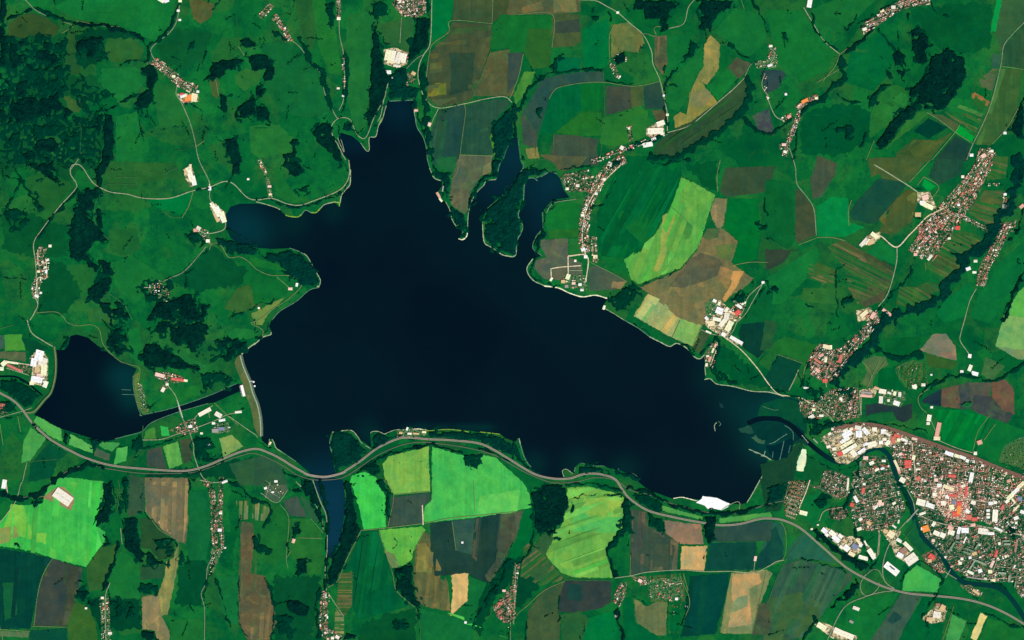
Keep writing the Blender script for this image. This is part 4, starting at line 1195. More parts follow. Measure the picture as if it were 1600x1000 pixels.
for a_ in [
 ('A1', '480,150 640,170 830,210 900,260 930,290', 26, 0), ('A1', '60,120 120,90 200,70', 24, 0), ('A1', '935,285 1060,200 1085,150 1100,90 1120,30', 22, 1), ('A1', '680,700 760,640 830,610', 22, 0), ('A1', '1220,240 1180,340', 14, 1), ('A1', '1060,350 1160,390', 10, 1), ('A1', '880,760 900,870', 14, 1),
 ('A1', '880,820 1000,810 1150,780', 8, 1), ('A1', '1150,640 1260,690 1280,790 1350,850 1400,890', 14, 1), ('A1', '1300,320 1260,400 1240,450', 12, 1), ('A1', '930,290 930,380 800,390 760,420', 18, 1), ('A1', '1340,480 1280,500', 20, 0), ('A1', '220,50 330,100 460,150', 18, 1), ('A1', '1380,0 1320,80', 10, 1), ('A1', '0,580 40,560 20,650 0,760', 22, 0),
 ('A1', '520,860 520,1000', 10, 1), ('A2', '480,200 420,260 350,340 250,480', 24, 1), ('A2', '100,60 150,130 180,200 270,300', 18, 1), ('A2', '1450,985 1600,915', 16, 1), ('A2', '1040,750 1180,700 1290,560', 12, 1), ('A2', '640,130 600,190', 24, 0), ('A2', '40,560 220,535', 8, 1), ('A2', '0,700 50,745 200,735', 12, 1), ('A2', '240,950 265,900', 14, 1), ('A2', '950,480 1040,330 1160,360 1220,420', 8, 1), ('A2', '1170,800 1150,720', 14, 1), ('A2', '860,70 860,130', 8, 1),
 ('A2', '1410,430 1600,520', 14, 2), ('A2', '40,100 130,140 40,300', 18, 1), ('A2', '100,320 210,320', 10, 1), ('A2', '1210,190 1310,175', 14, 1), ('A2', '1310,180 1350,165', 12, 1),
 ('B1', '270,230 340,380 410,450 440,560 480,690', 26, 1), ('B1', '545,320 565,400 560,640 530,700', 22, 1), ('B1', '240,0 240,150', 12, 1), ('B1', '120,200 200,260', 30, 1), ('B1', '1075,0 1075,250 1040,340', 18, 1), ('B1', '1045,420 1045,560 1065,700 1065,800', 36, 1), ('B1', '1065,790 1080,880 1100,1000', 28, 2), ('B1', '1010,700 1050,830 1075,900', 14, 2), ('B1', '640,850 600,770', 12, 1), ('B1', '290,430 350,430', 10, 1), ('B1', '820,180 800,260 880,290', 12, 1), ('B1', '990,560 990,680', 22, 2), ('B1', '510,790 530,860', 14, 2), ('B1', '760,740 830,620', 14, 3), ('B1', '1270,970 1290,860', 10, 3), ('B1', '740,200 760,60 730,0', 16, 1),
 ('C1', '40,690 80,600 150,510 250,450 420,440 560,440', 20, 1), ('C1', '580,510 760,525', 12, 1), ('C1', '1130,320 1060,390 1000,470 955,530 960,700 975,800', 16, 1), ('C1', '1600,830 1540,820 1450,740 1400,725', 26, 1), ('C1', '870,980 1000,985 1120,930 1250,860 1330,790 1400,730 1460,650 1490,560 1470,480', 40, 1), ('C1', '1330,255 1400,320 1480,370', 18, 1), ('C1', '660,960 780,910 880,880 960,830', 22, 1), ('C1', '610,80 620,130', 14, 1), ('C1', '650,730 790,670', 10, 1), ('C1', '1500,0 1560,120 1600,200', 20, 1), ('C1', '960,420 970,540', 14, 1), ('C1', '1000,530 1030,540', 16, 1),
 ('D1', '440,330 340,250 280,150 280,80', 16, 1), ('D1', '1020,20 1060,80 1120,100', 14, 1), ('D1', '660,170 600,240 500,320 460,350', 24, 0), ('D1', '460,350 460,500 400,540 340,620 260,660 200,720', 38, 1), ('D1', '430,590 510,640 610,640', 16, 1), ('D1', '690,190 790,310', 16, 1), ('D1', '0,840 90,780 140,740', 22, 1), ('D1', '560,100 500,180 460,170', 14, 1), ('D1', '740,450 770,490', 20, 1), ('D1', '560,160 700,70 800,10', 14, 1), ('D1', '180,800 160,1000', 20, 1), ('D1', '380,880 350,920', 10, 1), ('D1', '570,920 620,830', 18, 1),
 ('D2', '1560,0 1545,150 1510,290 1440,370 1400,470 1340,550 1240,600 1220,680 1140,750 1090,850 1000,900 850,960 740,1000 D3:660,110 600,190 480,290 425,390', 62, 2), ('D2', '1600,700 1530,850 1500,950 1470,1000', 26, 0), ('D2', '910,620 880,730 780,830 690,940', 18, 1), ('D2', '420,700 420,830 440,980', 18, 1), ('D2', '230,900 320,940 420,980', 12, 1), ('D2', '30,290 50,380', 8, 1), ('D2', '510,260 505,400', 8, 1), ('D2', '1110,490 1210,540', 10, 1), ('D2', '1500,500 1560,430 1600,300', 18, 0), ('D2', '1560,620 1600,660', 12, 1), ('D2', '0,490 140,570', 10, 1), ('D2', '540,600 380,720', 10, 1), ('D2', '1480,50 1500,120 1480,180', 10, 1),
 ('D3', '660,170 800,240 900,220 950,200', 22, 1), ('D3', '940,480 1000,420 1080,380 1200,345 1270,350 1400,390 1480,350 1600,270', 22, 1), ('D3', '205,0 200,150', 6, 1), ('D3', '215,420 240,300 320,170', 16, 1), ('D3', '0,415 130,470 240,500', 14, 1), ('D3', '440,650 620,640 840,670 1000,700', 14, 1), ('D3', '650,848 560,905 470,932 390,922 290,866 190,790', 9, 1), ('D3', '900,700 1010,740 1080,750', 8, 1), ('D3', '560,880 560,1000 D4:480,180 520,250 560,350 600,390', 22, 1), ('D3', '950,230 900,230', 30, 1),
 ('D4', '300,860 250,950 210,1000', 26, 1), ('D4', '640,560 690,500', 18, 0), ('D4', '930,500 980,510 1090,610 1060,700 960,860', 16, 1), ('D4', '200,490 330,520 480,570', 12, 1), ('D4', '870,560 830,630', 12, 0), ('D4', '1370,830 1480,890 1600,920', 20, 1), ('D4', '820,40 870,110 890,200', 24, 1), ('D4', '1100,460 1140,560', 10, 0), ('D4', '600,370 610,440 650,520', 12, 0), ('D4', '1210,610 1400,640 1500,690', 14, 1), ('D4', '0,970 100,940', 12, 1), ('D4', '40,290 90,300', 6, 1), ('D4', '1050,680 1000,860 1000,960', 12, 1),
 ('C3', '730,0 800,50 870,90', 14, 2), ('C3', '1000,120 1060,140 1100,170 1140,220', 14, 1), ('C3', '1290,130 1270,250 1250,300 1300,370 1400,395', 28, 1), ('C3', '1180,220 1290,90', 20, 1), ('C3', '1300,330 1340,370', 26, 1), ('C3', '0,800 60,880 160,960', 18, 2), ('C3', '660,950 720,970 790,1000', 22, 2),
 ('C4', '350,30 480,25 620,50 690,80', 18, 1), ('C4', '370,150 400,110 480,92 600,98 690,98', 10, 1), ('C4', '700,120 695,290 650,390 600,440 640,600', 26, 0), ('C4', '360,280 355,340', 10, 0), ('C4', '715,45 850,75 950,130 1080,180 1200,205 1300,212 1440,195 1600,150', 26, 0), ('C4', '125,180 130,380 60,500 0,520', 16, 1), ('C4', '290,740 290,900', 14, 1), ('C4', '450,880 430,1000', 14, 1), ('C4', '650,810 670,880 700,1000', 22, 0), ('C4', '1100,740 1060,900', 18, 1), ('C4', '380,170 370,210', 18, 0), ('C4', '1040,400 1040,560', 8, 0), ('C4', '1220,410 1200,500', 12, 0), ('C4', '760,720 840,780', 12, 1), ('C4', '100,860 80,1000', 14, 1), ('C4', '720,280 740,480', 10, 1), ('C4', '1230,180 1350,205 1460,190', 10, 0),
 ('A3', '640,0 700,80', 20, 1), ('A3', '190,640 300,750', 16, 0), ('A3', '890,800 1060,760 1180,700', 12, 1), ('A3', '640,925 560,905 440,945 350,995 A4:280,62 200,97 120,118 60,108 -40,60', 30, 0), ('A3', '930,970 1180,960 1280,935 1400,885', 12, 1), ('A3', '1390,870 1240,905 1200,880', 12, 1), ('A3', '290,740 400,800 420,830', 8, 1), ('A3', '960,580 930,540 980,510', 12, 1), ('A3', '750,790 720,830', 10, 0), ('A3', '0,600 60,620 180,560', 8, 1), ('A3', '270,470 200,420 100,360', 10, 0), ('A3', '1420,590 1470,640', 12, 0), ('A3', '1180,970 1210,1000', 20, 1),
 ('B3', '0,0 0,110 60,90 70,20', 14, 1), ('B3', '160,930 250,985 340,1000', 12, 1), ('B3', '0,80 30,60', 12, 1), ('B3', '690,910 800,850 940,815 1060,785 1190,795 1290,830', 18, 0), ('B3', '1390,800 1490,830 1600,890', 16, 0), ('B3', '760,780 870,730 900,715', 18, 2), ('B3', '1095,790 1095,1000', 7, 1), ('B3', '830,885 1080,880', 6, 1), ('B3', '960,750 1080,752', 10, 0), ('B3', '1340,690 1335,760', 14, 1), ('B3', '20,770 60,790 120,815', 12, 1),
 ('B4', '400,0 430,110 446,230 440,420 436,600 442,680', 20, 0), ('B4', '425,300 340,160', 8, 1), ('B4', '980,350 970,480', 9, 1), ('B4', '850,330 875,400 850,440', 9, 1), ('B4', '400,690 380,800 400,990', 22, 1), ('B4', '430,620 460,640 500,620', 20, 1), ('B4', '60,600 110,740 100,1000', 18, 1), ('B4', '830,30 850,100', 8, 1), ('B4', '620,560 620,620', 10, 1), ('B4', '240,60 270,70', 22, 0), ('B4', '10,130 90,170 60,300', 20, 1), ('B4', '1600,380 1540,520 1450,650', 10, 1), ('B4', '1010,790 1030,1000', 8, 1), ('B4', '200,460 210,300', 8, 0),
 ('A4', '740,400 720,480 680,600 650,680', 26, 0), ('A4', '890,0 900,190 960,260', 10, 0), ('A4', '1180,80 1185,0', 14, 0), ('A4', '1350,440 1320,560 1290,650', 14, 1), ('A4', '1340,600 1400,780 1440,920', 16, 1), ('A4', '1500,600 1500,900 1560,980', 12, 1), ('A4', '1380,0 1480,30 1560,100 1600,140', 18, 1), ('A4', '650,340 690,400 640,400', 18, 0), ('A4', '590,270 620,150', 14, 0), ('A4', '700,780 760,760 800,800 850,850', 10, 1), ('A4', '1290,640 1280,760', 10, 1), ('A4', '700,0 770,300', 14, 1),
 ('C2', '345,240 300,245 230,290 195,330 200,420 160,490 150,600', 10, 2), ('C2', '140,620 110,690 140,740 220,775 300,790', 12, 2), ('C2', '880,20 960,25 1020,10 1110,0', 16, 1), ('C2', '1050,95 1170,150', 8, 0), ('C2', '800,790 880,755 1000,710 1090,640', 10, 1), ('C2', '1230,330 1180,480', 6, 1), ('C2', '600,50 700,0', 24, 1), ('C2', '700,610 760,790', 8, 1), ('C2', '640,900 680,850 800,800', 16, 1), ('C2', '1580,240 1590,340', 16, 1), ('C2', '500,490 530,620 560,600', 10, 3), ('C2', '310,60 420,40 520,40', 14, 1), ('C2', '490,300 590,250 640,130', 12, 1), ('C2', '1450,1000 1580,790', 12, 1),
 ('B2', '0,905 90,890 110,870', 16, 1), ('B2', '90,240 180,285 300,290 420,255 520,210 580,140', 16, 2), ('B2', '0,240 90,240', 14, 2), ('B2', '540,0 580,100', 12, 2), ('B2', '110,60 60,40', 12, 1), ('B2', '280,790 260,860 170,900', 8, 1),
]:
    trees(*a_)
NR = [0]
# ------------------------------------------------------------------ roads and tracks: (sheet, line, width m, tone)
TONE = [plain_mat('road_asphalt', (122, 138, 110)), plain_mat('road_pale', (140, 154, 120)), plain_mat('track_dirt', (58, 108, 64)), plain_mat('track_pale', (106, 130, 82)), plain_mat('road_bright', (206, 194, 158)), plain_mat('path_dull', (40, 98, 56))]
for s_, w_, k_, t_ in [
 ('A1', 11, 0, '100,-40 160,0 220,60 290,100'), ('A1', 10, 3, '400,140 460,165 390,210'), ('A1', 12, 0, '1130,0 1110,130 1060,210 960,290 950,340 1000,410 1060,470 1110,520 1105,590 1140,650 1190,770 1220,880 1245,1000 A2:1310,140 1312,240 1350,300'), ('A1', 10, 3, '1225,920 1280,880'), ('A1', 8, 5, '1100,940 1180,935'), ('A1', 7, 5, '1480,100 1490,280'), ('A1', 7, 3, '1490,290 1530,350'), ('A1', 8, 5, '460,740 510,800 500,1000'),
 ('A1', 7, 3, '1350,500 1370,600'), ('A1', 7, 3, '480,130 640,165 750,170'), ('A1', 8, 5, '1250,420 1270,370'), ('A1', 8, 2, '100,0 200,50'),
 ('A2', 14, 1, '240,900 225,860'), ('A2', 13, 1, '190,1000 220,950 240,880 225,640 215,520 270,430 370,300 470,190 482,150 445,90 450,40 490,28 525,55 560,110 600,155 690,200 800,215 900,240 1060,240 1200,195 1310,170 1400,135 1460,150 1540,230 1600,250 B2:100,240 200,275 280,282 360,255 500,200 560,150 585,80 580,0'),
 ('A2', 11, 0, '445,60 490,0 A1:510,960'), ('A2', 14, 4, '1310,150 1312,185'), ('A2', 12, 1, '1350,300 1400,370 1410,410 1390,440 1300,460 1240,440'), ('A2', 9, 3, '1210,190 1180,290 1140,360'), ('A2', 8, 2, '1140,360 1080,360 1030,330'), ('A2', 10, 0, '1290,540 1160,690 1060,740 1020,760'), ('A2', 9, 3, '1310,560 1320,530 1350,518 1385,540 1430,608 1500,605 1560,640 1600,680 B2:90,720 200,722 270,750 282,790 200,870 100,935 20,1000 A3:1570,20 B3:40,60 40,100'),
 ('A2', 8, 3, '230,955 350,950 400,985 A3:420,15 480,35 570,30 620,60 650,160 740,250 800,275 870,300 870,370'), ('A2', 7, 2, '660,100 700,70 860,150 730,150 660,160 650,190'), ('A2', 7, 2, '730,110 860,110'), ('A2', 7, 2, '690,210 620,230 590,330 610,420 680,500'), ('A2', 7, 2, '870,50 1000,90 1110,50'), ('B2', 8, 3, '130,730 210,800'), ('A2', 10, 4, '240,560 245,660 290,640 290,740 240,740 225,860'), ('A2', 7, 2, '590,780 760,890 830,1000'),
 ('B1', 11, 0, '520,-20 520,120 525,230 550,360 550,600 520,690'), ('B1', 11, 0, '200,240 270,290 330,370 410,470 430,580 480,690 505,735 520,742'), ('B1', 10, 1, '560,1000 520,920 480,850 472,790 500,750 540,735 590,750 620,820 650,858 690,855 740,730 800,620 815,560 840,470'), ('B1', 10, 1, '510,860 530,910 550,950'),
 ('B1', 12, 1, '1100,-20 1090,260 1050,340 1020,410 1015,500 1060,620 1140,675 1300,650 1430,620 1550,605 1600,640'), ('B1', 7, 3, '1300,655 1310,700 1290,850 1270,1000 B2:1250,90 1220,120'), ('B1', 9, 1, '1140,680 1110,740 1090,790'), ('B1', 8, 3, '1475,150 1480,0'), ('B1', 9, 3, '1475,148 1222,130 1205,200 1110,270 1085,330 1060,520'), ('B1', 9, 0, '910,110 900,270'), ('B1', 7, 2, '1470,310 1400,500 1350,610'), ('B1', 7, 2, '1360,600 1380,520 1430,520'), ('B1', 9, 3, '1275,968 1395,972 1480,975'),
 ('B1', 8, 2, '1065,700 1070,600'), ('B1', 8, 2, '1060,820 1100,930 1110,1000'), ('B1', 8, 0, '980,560 1000,700'), ('B1', 6, 3, '1090,790 1090,850'), ('B1', 7, 5, '460,470 540,465'), ('B1', 7, 5, '310,440 360,420'), ('B1', 8, 0, '1050,340 1000,370 940,430'), ('B1', 9, 1, '800,620 780,720 760,760'),
 ('C1', 12, 1, '420,0 520,5 590,40 660,80 740,150 820,220 870,320 880,400 920,490 945,590 970,720 970,820'), ('C1', 8, 3, '230,620 260,570 300,545 430,520 570,515 760,540 930,508'), ('C1', 8, 3, '30,92 250,92 250,300'), ('C1', 9, 3, '-20,630 40,480 70,340'), ('C1', 7, 2, '570,450 575,700 550,1000'), ('C1', 12, 1, '970,830 1100,790 1200,715 1280,645 1380,560 1450,490'), ('C1', 9, 3, '820,210 850,215 870,225 900,225 885,180 900,168 930,170'), ('C1', 10, 1, '1140,0 1100,50 1070,150 980,180'), ('C1', 12, 0, '970,840 850,890 680,950 560,990'), ('C1', 8, 3, '612,390 608,230 640,150'),
 ('C1', 7, 2, '1340,430 1410,500'), ('C1', 7, 3, '1090,720 1120,570 1160,480'), ('C1', 8, 2, '260,840 255,950'), ('C1', 9, 0, '1450,490 1480,420 1500,400'), ('C1', 9, 1, '1600,600 1570,560 1560,520 1580,460'), ('C1', 7, 2, '160,840 150,980 230,1000'), ('C1', 7, 3, '1430,0 1450,60'),
 ('D1', 11, 1, '220,50 280,150 350,260 445,340'), ('D1', 9, 3, '500,300 445,345 420,410 340,510'), ('D1', 12, 1, '-10,600 40,720 95,755'), ('D1', 11, 0, '150,790 130,900 150,980 170,1050 D2:180,150 240,230 285,310 300,470'), ('D1', 11, 0, '1610,130 1530,210 1470,290 1450,420 1380,680 1270,920 D1:1240,1000'), ('D1', 8, 3, '1455,415 1600,435'), ('D1', 9, 3, '990,705 1080,760 1170,830 1280,900'), ('D1', 9, 3, '1020,1000 1160,835 1195,780'), ('D1', 10, 3, '1560,680 1490,800 1400,900'), ('D1', 7, 3, '610,1000 660,880'), ('D1', 8, 3, '300,520 450,430'), ('D1', 8, 3, '1180,670 1330,725'), ('D1', 9, 1, '0,290 40,340 10,410 50,420'),
 ('D2', 10, 3, '300,485 400,485 480,505'), ('D2', 9, 3, '295,490 190,530'), ('D2', 16, 1, '660,30 760,90 910,185 960,230'), ('D2', 9, 3, '1010,0 880,140'), ('D2', 14, 4, '1100,300 1000,350 940,410 880,470 800,545 710,480 670,470'), ('D2', 12, 1, '805,545 800,650 750,830 690,915'), ('D2', 9, 3, '970,105 1065,170 1000,260'), ('D2', 9, 3, '970,105 930,160'), ('D2', 10, 1, '1300,805 1260,880 1230,990 D3:1205,80 1200,130 1240,190 1265,230'), ('D2', 9, 3, '520,250 500,320 505,410'), ('D2', 8, 5, '0,490 140,570 200,560'), ('D2', 12, 1, '1100,310 1180,350 1270,390 1380,440 1480,440'), ('D2', 9, 3, '1480,200 1460,300'), ('D2', 8, 5, '240,890 330,930'),
 ('D2', 10, 3, '1510,430 1440,520 1340,690'), ('D2', 8, 3, '980,640 985,690'),
 ('C2', 15, 4, '350,600 470,603 462,760'), ('C2', 13, 4, '350,603 352,740'), ('C2', 13, 4, '240,680 300,670 430,660'), ('C2', 12, 4, '243,680 246,745'), ('C2', 10, 1, '360,690 440,690'), ('C2', 9, 3, '475,630 540,665 640,715 720,762'), ('C2', 9, 3, '1300,0 1280,100 1285,200'), ('C2', 9, 3, '1360,665 1420,650 1500,638 1600,640'), ('C2', 10, 1, '1575,765 1480,850 1445,940 1410,1000 C3:1380,70 1340,110'), ('C2', 10, 1, '1565,775 1500,890 1460,960 1410,1010'), ('C2', 7, 2, '440,240 400,240 330,190'), ('C2', 12, 4, '465,603 440,520 445,400 480,270 560,150 690,20'), ('C2', 7, 5, '1560,470 1530,640'), ('C2', 7, 2, '990,290 1040,330 1130,420'), ('C2', 9, 0, '215,330 260,270 400,245'),
 ('C3', 9, 3, '1052,0 1000,112'), ('C3', 11, 4, '1310,95 1380,145 1450,205 1540,310 1600,395 D3:60,460 130,475 210,490 260,520'), ('C3', 8, 3, '1185,38 1130,165'), ('C3', 9, 1, '1180,60 1240,85 1310,100'), ('C3', 7, 2, '1540,240 1600,170'), ('C3', 10, 4, '1280,140 1285,165 1260,230 1240,290'), ('D3', 7, 3, '60,215 215,270'), ('D3', 12, 1, '130,440 170,360 190,310'),
 ('D3', 14, 1, '230,500 290,530 370,590 410,640 400,660'), ('D3', 11, 1, '570,440 580,590'), ('D3', 9, 3, '215,420 230,300 300,170'), ('D3', 9, 3, '1000,430 940,480 950,540 990,580'), ('D3', 9, 0, '1005,600 1050,700'), ('D3', 10, 1, '1060,750 1180,800 1280,830'), ('D3', 8, 3, '1280,820 1310,700 1380,600'), ('D3', 8, 3, '1350,750 1420,650'), ('D3', 8, 3, '590,260 640,330 650,420'), ('D3', 8, 3, '700,250 650,350 620,420'), ('D3', 8, 3, '740,250 680,330'), ('D3', 10, 4, '900,770 915,920 920,1000'), ('D3', 9, 5, '830,360 920,260'), ('D3', 10, 1, '330,760 500,690'), ('D3', 8, 1, '585,590 575,540'), ('D3', 9, 2, '820,370 800,300 870,260'),
 ('D4', 15, 0, '920,205 850,275 800,335 745,430 718,530 720,610 745,650 790,680'), ('D4', 8, 0, '605,600 650,562 690,565 715,610'), ('D4', 10, 0, '610,590 580,640 580,690 610,722 660,705 695,660 690,640'), ('D4', 13, 0, '370,1000 440,850 500,775 610,728 700,702 790,690'), ('D4', 8, 3, '260,0 230,90 195,170'), ('D4', 12, 4, '262,0 235,80 200,160 195,190'), ('D4', 7, 2, '905,300 845,375'), ('D4', 7, 2, '100,510 220,345'), ('D4', 7, 2, '100,515 50,620 0,760'), ('D4', 9, 1, '785,370 850,400'), ('D4', 12, 0, '870,60 905,130 920,200'), ('D4', 10, 1, '700,340 690,470'), ('D4', 7, 3, '80,260 110,330 100,480 0,540'), ('D4', 9, 1, '1480,150 1530,80 1600,20'), ('D4', 10, 1, '930,150 1080,180 1220,260 1350,290 1440,320 1600,340'), ('D4', 8, 2, '200,490 330,530'), ('D4', 9, 1, '1050,540 1180,620'), ('D4', 7, 2, '1200,650 1330,720'), ('D4', 7, 3, '1160,790 1090,1000'),
 ('C4', 11, 1, '640,612 740,598 850,575 1050,562 1210,572 1360,570 1510,577 1600,540 D4:50,510 100,500'), ('C4', 8, 3, '0,890 40,830 100,780 200,690 330,630'), ('C4', 7, 3, '740,470 738,598'), ('C4', 8, 1, '1520,480 1510,575'), ('C4', 8, 3, '1070,585 1100,690'), ('C4', 7, 2, '1370,580 1300,900 1270,980'), ('C4', 7, 2, '330,620 620,630'), ('C4', 8, 1, '1310,185 1370,150 1410,135 1425,150 1420,180 1435,215'), ('C4', 7, 5, '1270,385 1530,385'), ('C4', 7, 3, '1590,570 1500,960'), ('C4', 9, 1, '20,520 20,700 10,900'), ('C4', 7, 2, '850,600 850,740'), ('C4', 8, 3, '1050,600 1110,760 1060,900'),
 ('A3', 9, 2, '0,55 90,30'), ('A3', 13, 1, '172,0 200,80 270,130 330,165'), ('A3', 10, 0, '0,608 130,572 200,548'), ('A3', 10, 1, '1050,410 1100,480 1130,590 1175,680 1210,780 1215,850 1260,970 1290,1000'), ('A3', 11, 1, '890,750 1010,745 1100,715 1180,690 1340,630 1420,592 1500,575'), ('A3', 9, 1, '1205,625 1250,580 1330,535'), ('A3', 8, 3, '1340,518 1420,595 1490,660'), ('A3', 9, 1, '1430,600 1520,665 1600,720 B3:10,735'), ('A3', 9, 1, '170,890 155,950 145,1000 A4:130,30 105,120 60,190 0,265'), ('A3', 8, 2, '895,660 885,780 850,850'), ('A3', 7, 2, '170,885 360,870'), ('A3', 10, 4, '40,260 190,280'), ('A3', 9, 1, '40,300 180,345'), ('A3', 8, 3, '0,650 20,780'), ('A3', 8, 3, '110,600 130,700'), ('A3', 8, 1, '1300,545 1310,610'),
 ('A4', 8, 3, '330,490 280,570 240,700 215,910'), ('A4', 9, 3, '0,932 190,945'), ('A4', 8, 3, '205,912 420,918'), ('A4', 8, 1, '755,300 765,400'), ('A4', 8, 2, '740,0 750,80 730,200'), ('A4', 8, 3, '908,190 1000,310 1110,378 1110,470 1090,600'), ('A4', 9, 0, '1350,440 1300,540 1290,640 1260,710 1280,800 1280,1000'), ('A4', 7, 2, '1500,260 1510,560 1490,900'), ('A4', 10, 1, '690,640 660,740 665,1000'), ('A4', 11, 1, '1250,0 1340,15 1420,5'), ('A4', 8, 3, '0,910 20,1000'), ('A4', 8, 3, '200,115 280,100'), ('A4', 10, 4, '50,90 40,20'),
 ('B4', 10, 1, '355,0 400,130 440,230 445,420 432,560 440,690'), ('B4', 9, 1, '250,10 330,90 385,180 412,250 420,310'), ('B4', 7, 3, '150,150 205,240 190,470 200,550'), ('B4', 10, 3, '655,315 800,300 1060,268 1200,240 1400,220 1620,198'), ('B4', 9, 3, '655,320 560,510 510,630 450,670'), ('B4', 7, 3, '768,325 850,570 880,690 990,790'), ('B4', 7, 2, '1000,800 1025,900 1030,1000'), ('B4', 7, 3, '800,0 860,90 825,290'), ('B4', 7, 2, '1600,385 1450,650'), ('B4', 14, 4, '1040,155 1045,280'), ('B4', 9, 3, '265,360 415,365'), ('B4', 7, 3, '190,490 220,440'), ('B4', 7, 3, '340,240 420,330'), ('B4', 8, 1, '30,80 130,140 200,60'), ('B4', 8, 1, '60,60 150,110'), ('B4', 8, 1, '90,10 60,110'), ('B4', 7, 3, '1225,255 1250,440'), ('B4', 9, 1, '450,700 500,780 550,850'), ('B4', 7, 2, '1090,0 1100,70 1090,140'), ('B4', 7, 3, '1360,0 1370,200'), ('B4', 9, 3, '860,92 1085,72'), ('B4', 8, 3, '1590,700 1590,1000'), ('B4', 7, 3, '990,440 1050,325'), ('B4', 7, 3, '150,90 60,0'),
]:
    nm = 'road' if k_ in (0, 1, 4) else 'track'
    ribbon(nm, P(s_, t_), w_ * (1.15 if k_ == 4 else 1.0), TONE[k_], 8.0 + (NR.__setitem__(0, NR[0] + 1) or NR[0] % 40) * .03, wob=.3)

# motorway: two carriageways and a median on one bed
MOT = P('A3', "-120,380 0,455 80,500 140,560 200,640 310,742 450,822 560,870 720,912 1000,937 1160,942 1280,915 1400,865 1500,825 1600,805 B3:80,830 160,870 240,920 340,970 430,980 520,962 640,890 760,800 880,745 950,735 1080,745 1200,750 1380,768 1480,808 1600,880 C3:80,930 160,970 260,991 360,990 440,965 520,960 600,975 650,1000 "
              "C4:690,60 740,120 850,190 1000,230 1180,265 1300,282 1420,275 1540,245 1600,240 D4:90,250 200,300 330,410 480,540 600,610 720,665 860,705 1000,720 1200,740 1350,775 1480,830 1600,900 1750,1000")
mot = ribbon('motorway', MOT, 32, plain_mat('motorway_verge', (84, 98, 80)), 8.6, label='grey dual carriageway motorway winding along the south shore')
for sft in (-8.6, 8.6):
    ribbon('carriageway', MOT, 11, plain_mat('motorway_concrete', (146, 138, 124)), 9.4, parent=mot, shift=sft, kind=None)
ribbon('median', MOT, 3.0, plain_mat('median_grass', (60, 84, 60)), 9.6, parent=mot, kind=None)
RAIL = P('A4', "-60,60 60,100 120,112 200,97 280,62 350,0 A3:400,958 470,925 560,905 680,930 900,958 1180,955 1290,930 1400,885 1500,850 1600,835 B3:160,905 250,965 340,995 430,1000 540,985 650,920 760,845 900,785 1000,765 1100,768 1300,795 1480,840 1600,905 C3:100,960 250,1015 400,1010 520,985 640,1000 C4:740,62 850,90 950,132 1050,162 1180,195 1300,210 1440,200 1600,150 D4:100,130 200,60 D3:180,900 240,800")
ribbon('railway', RAIL[:-3], 11, plain_mat('ballast', (92, 104, 88)), 8.0, label='single railway line following the motorway')
rail2 = P('D3', "400,690 520,655 640,655 760,680 900,728 1100,800 1280,860 1450,930 1600,985 1700,1030")
ry = ribbon('railway_yard', rail2, 62, plain_mat('rail_ballast', (112, 84, 68), .2), 7.0, label='brown railway yard along the north edge of the town', step=60)
for k in range(-2, 3):
    ribbon('track_bed', rail2, 4.5, plain_mat('rail_grey', (128, 104, 92)), 8.0, parent=ry, shift=k * 12 + 3, kind=None)

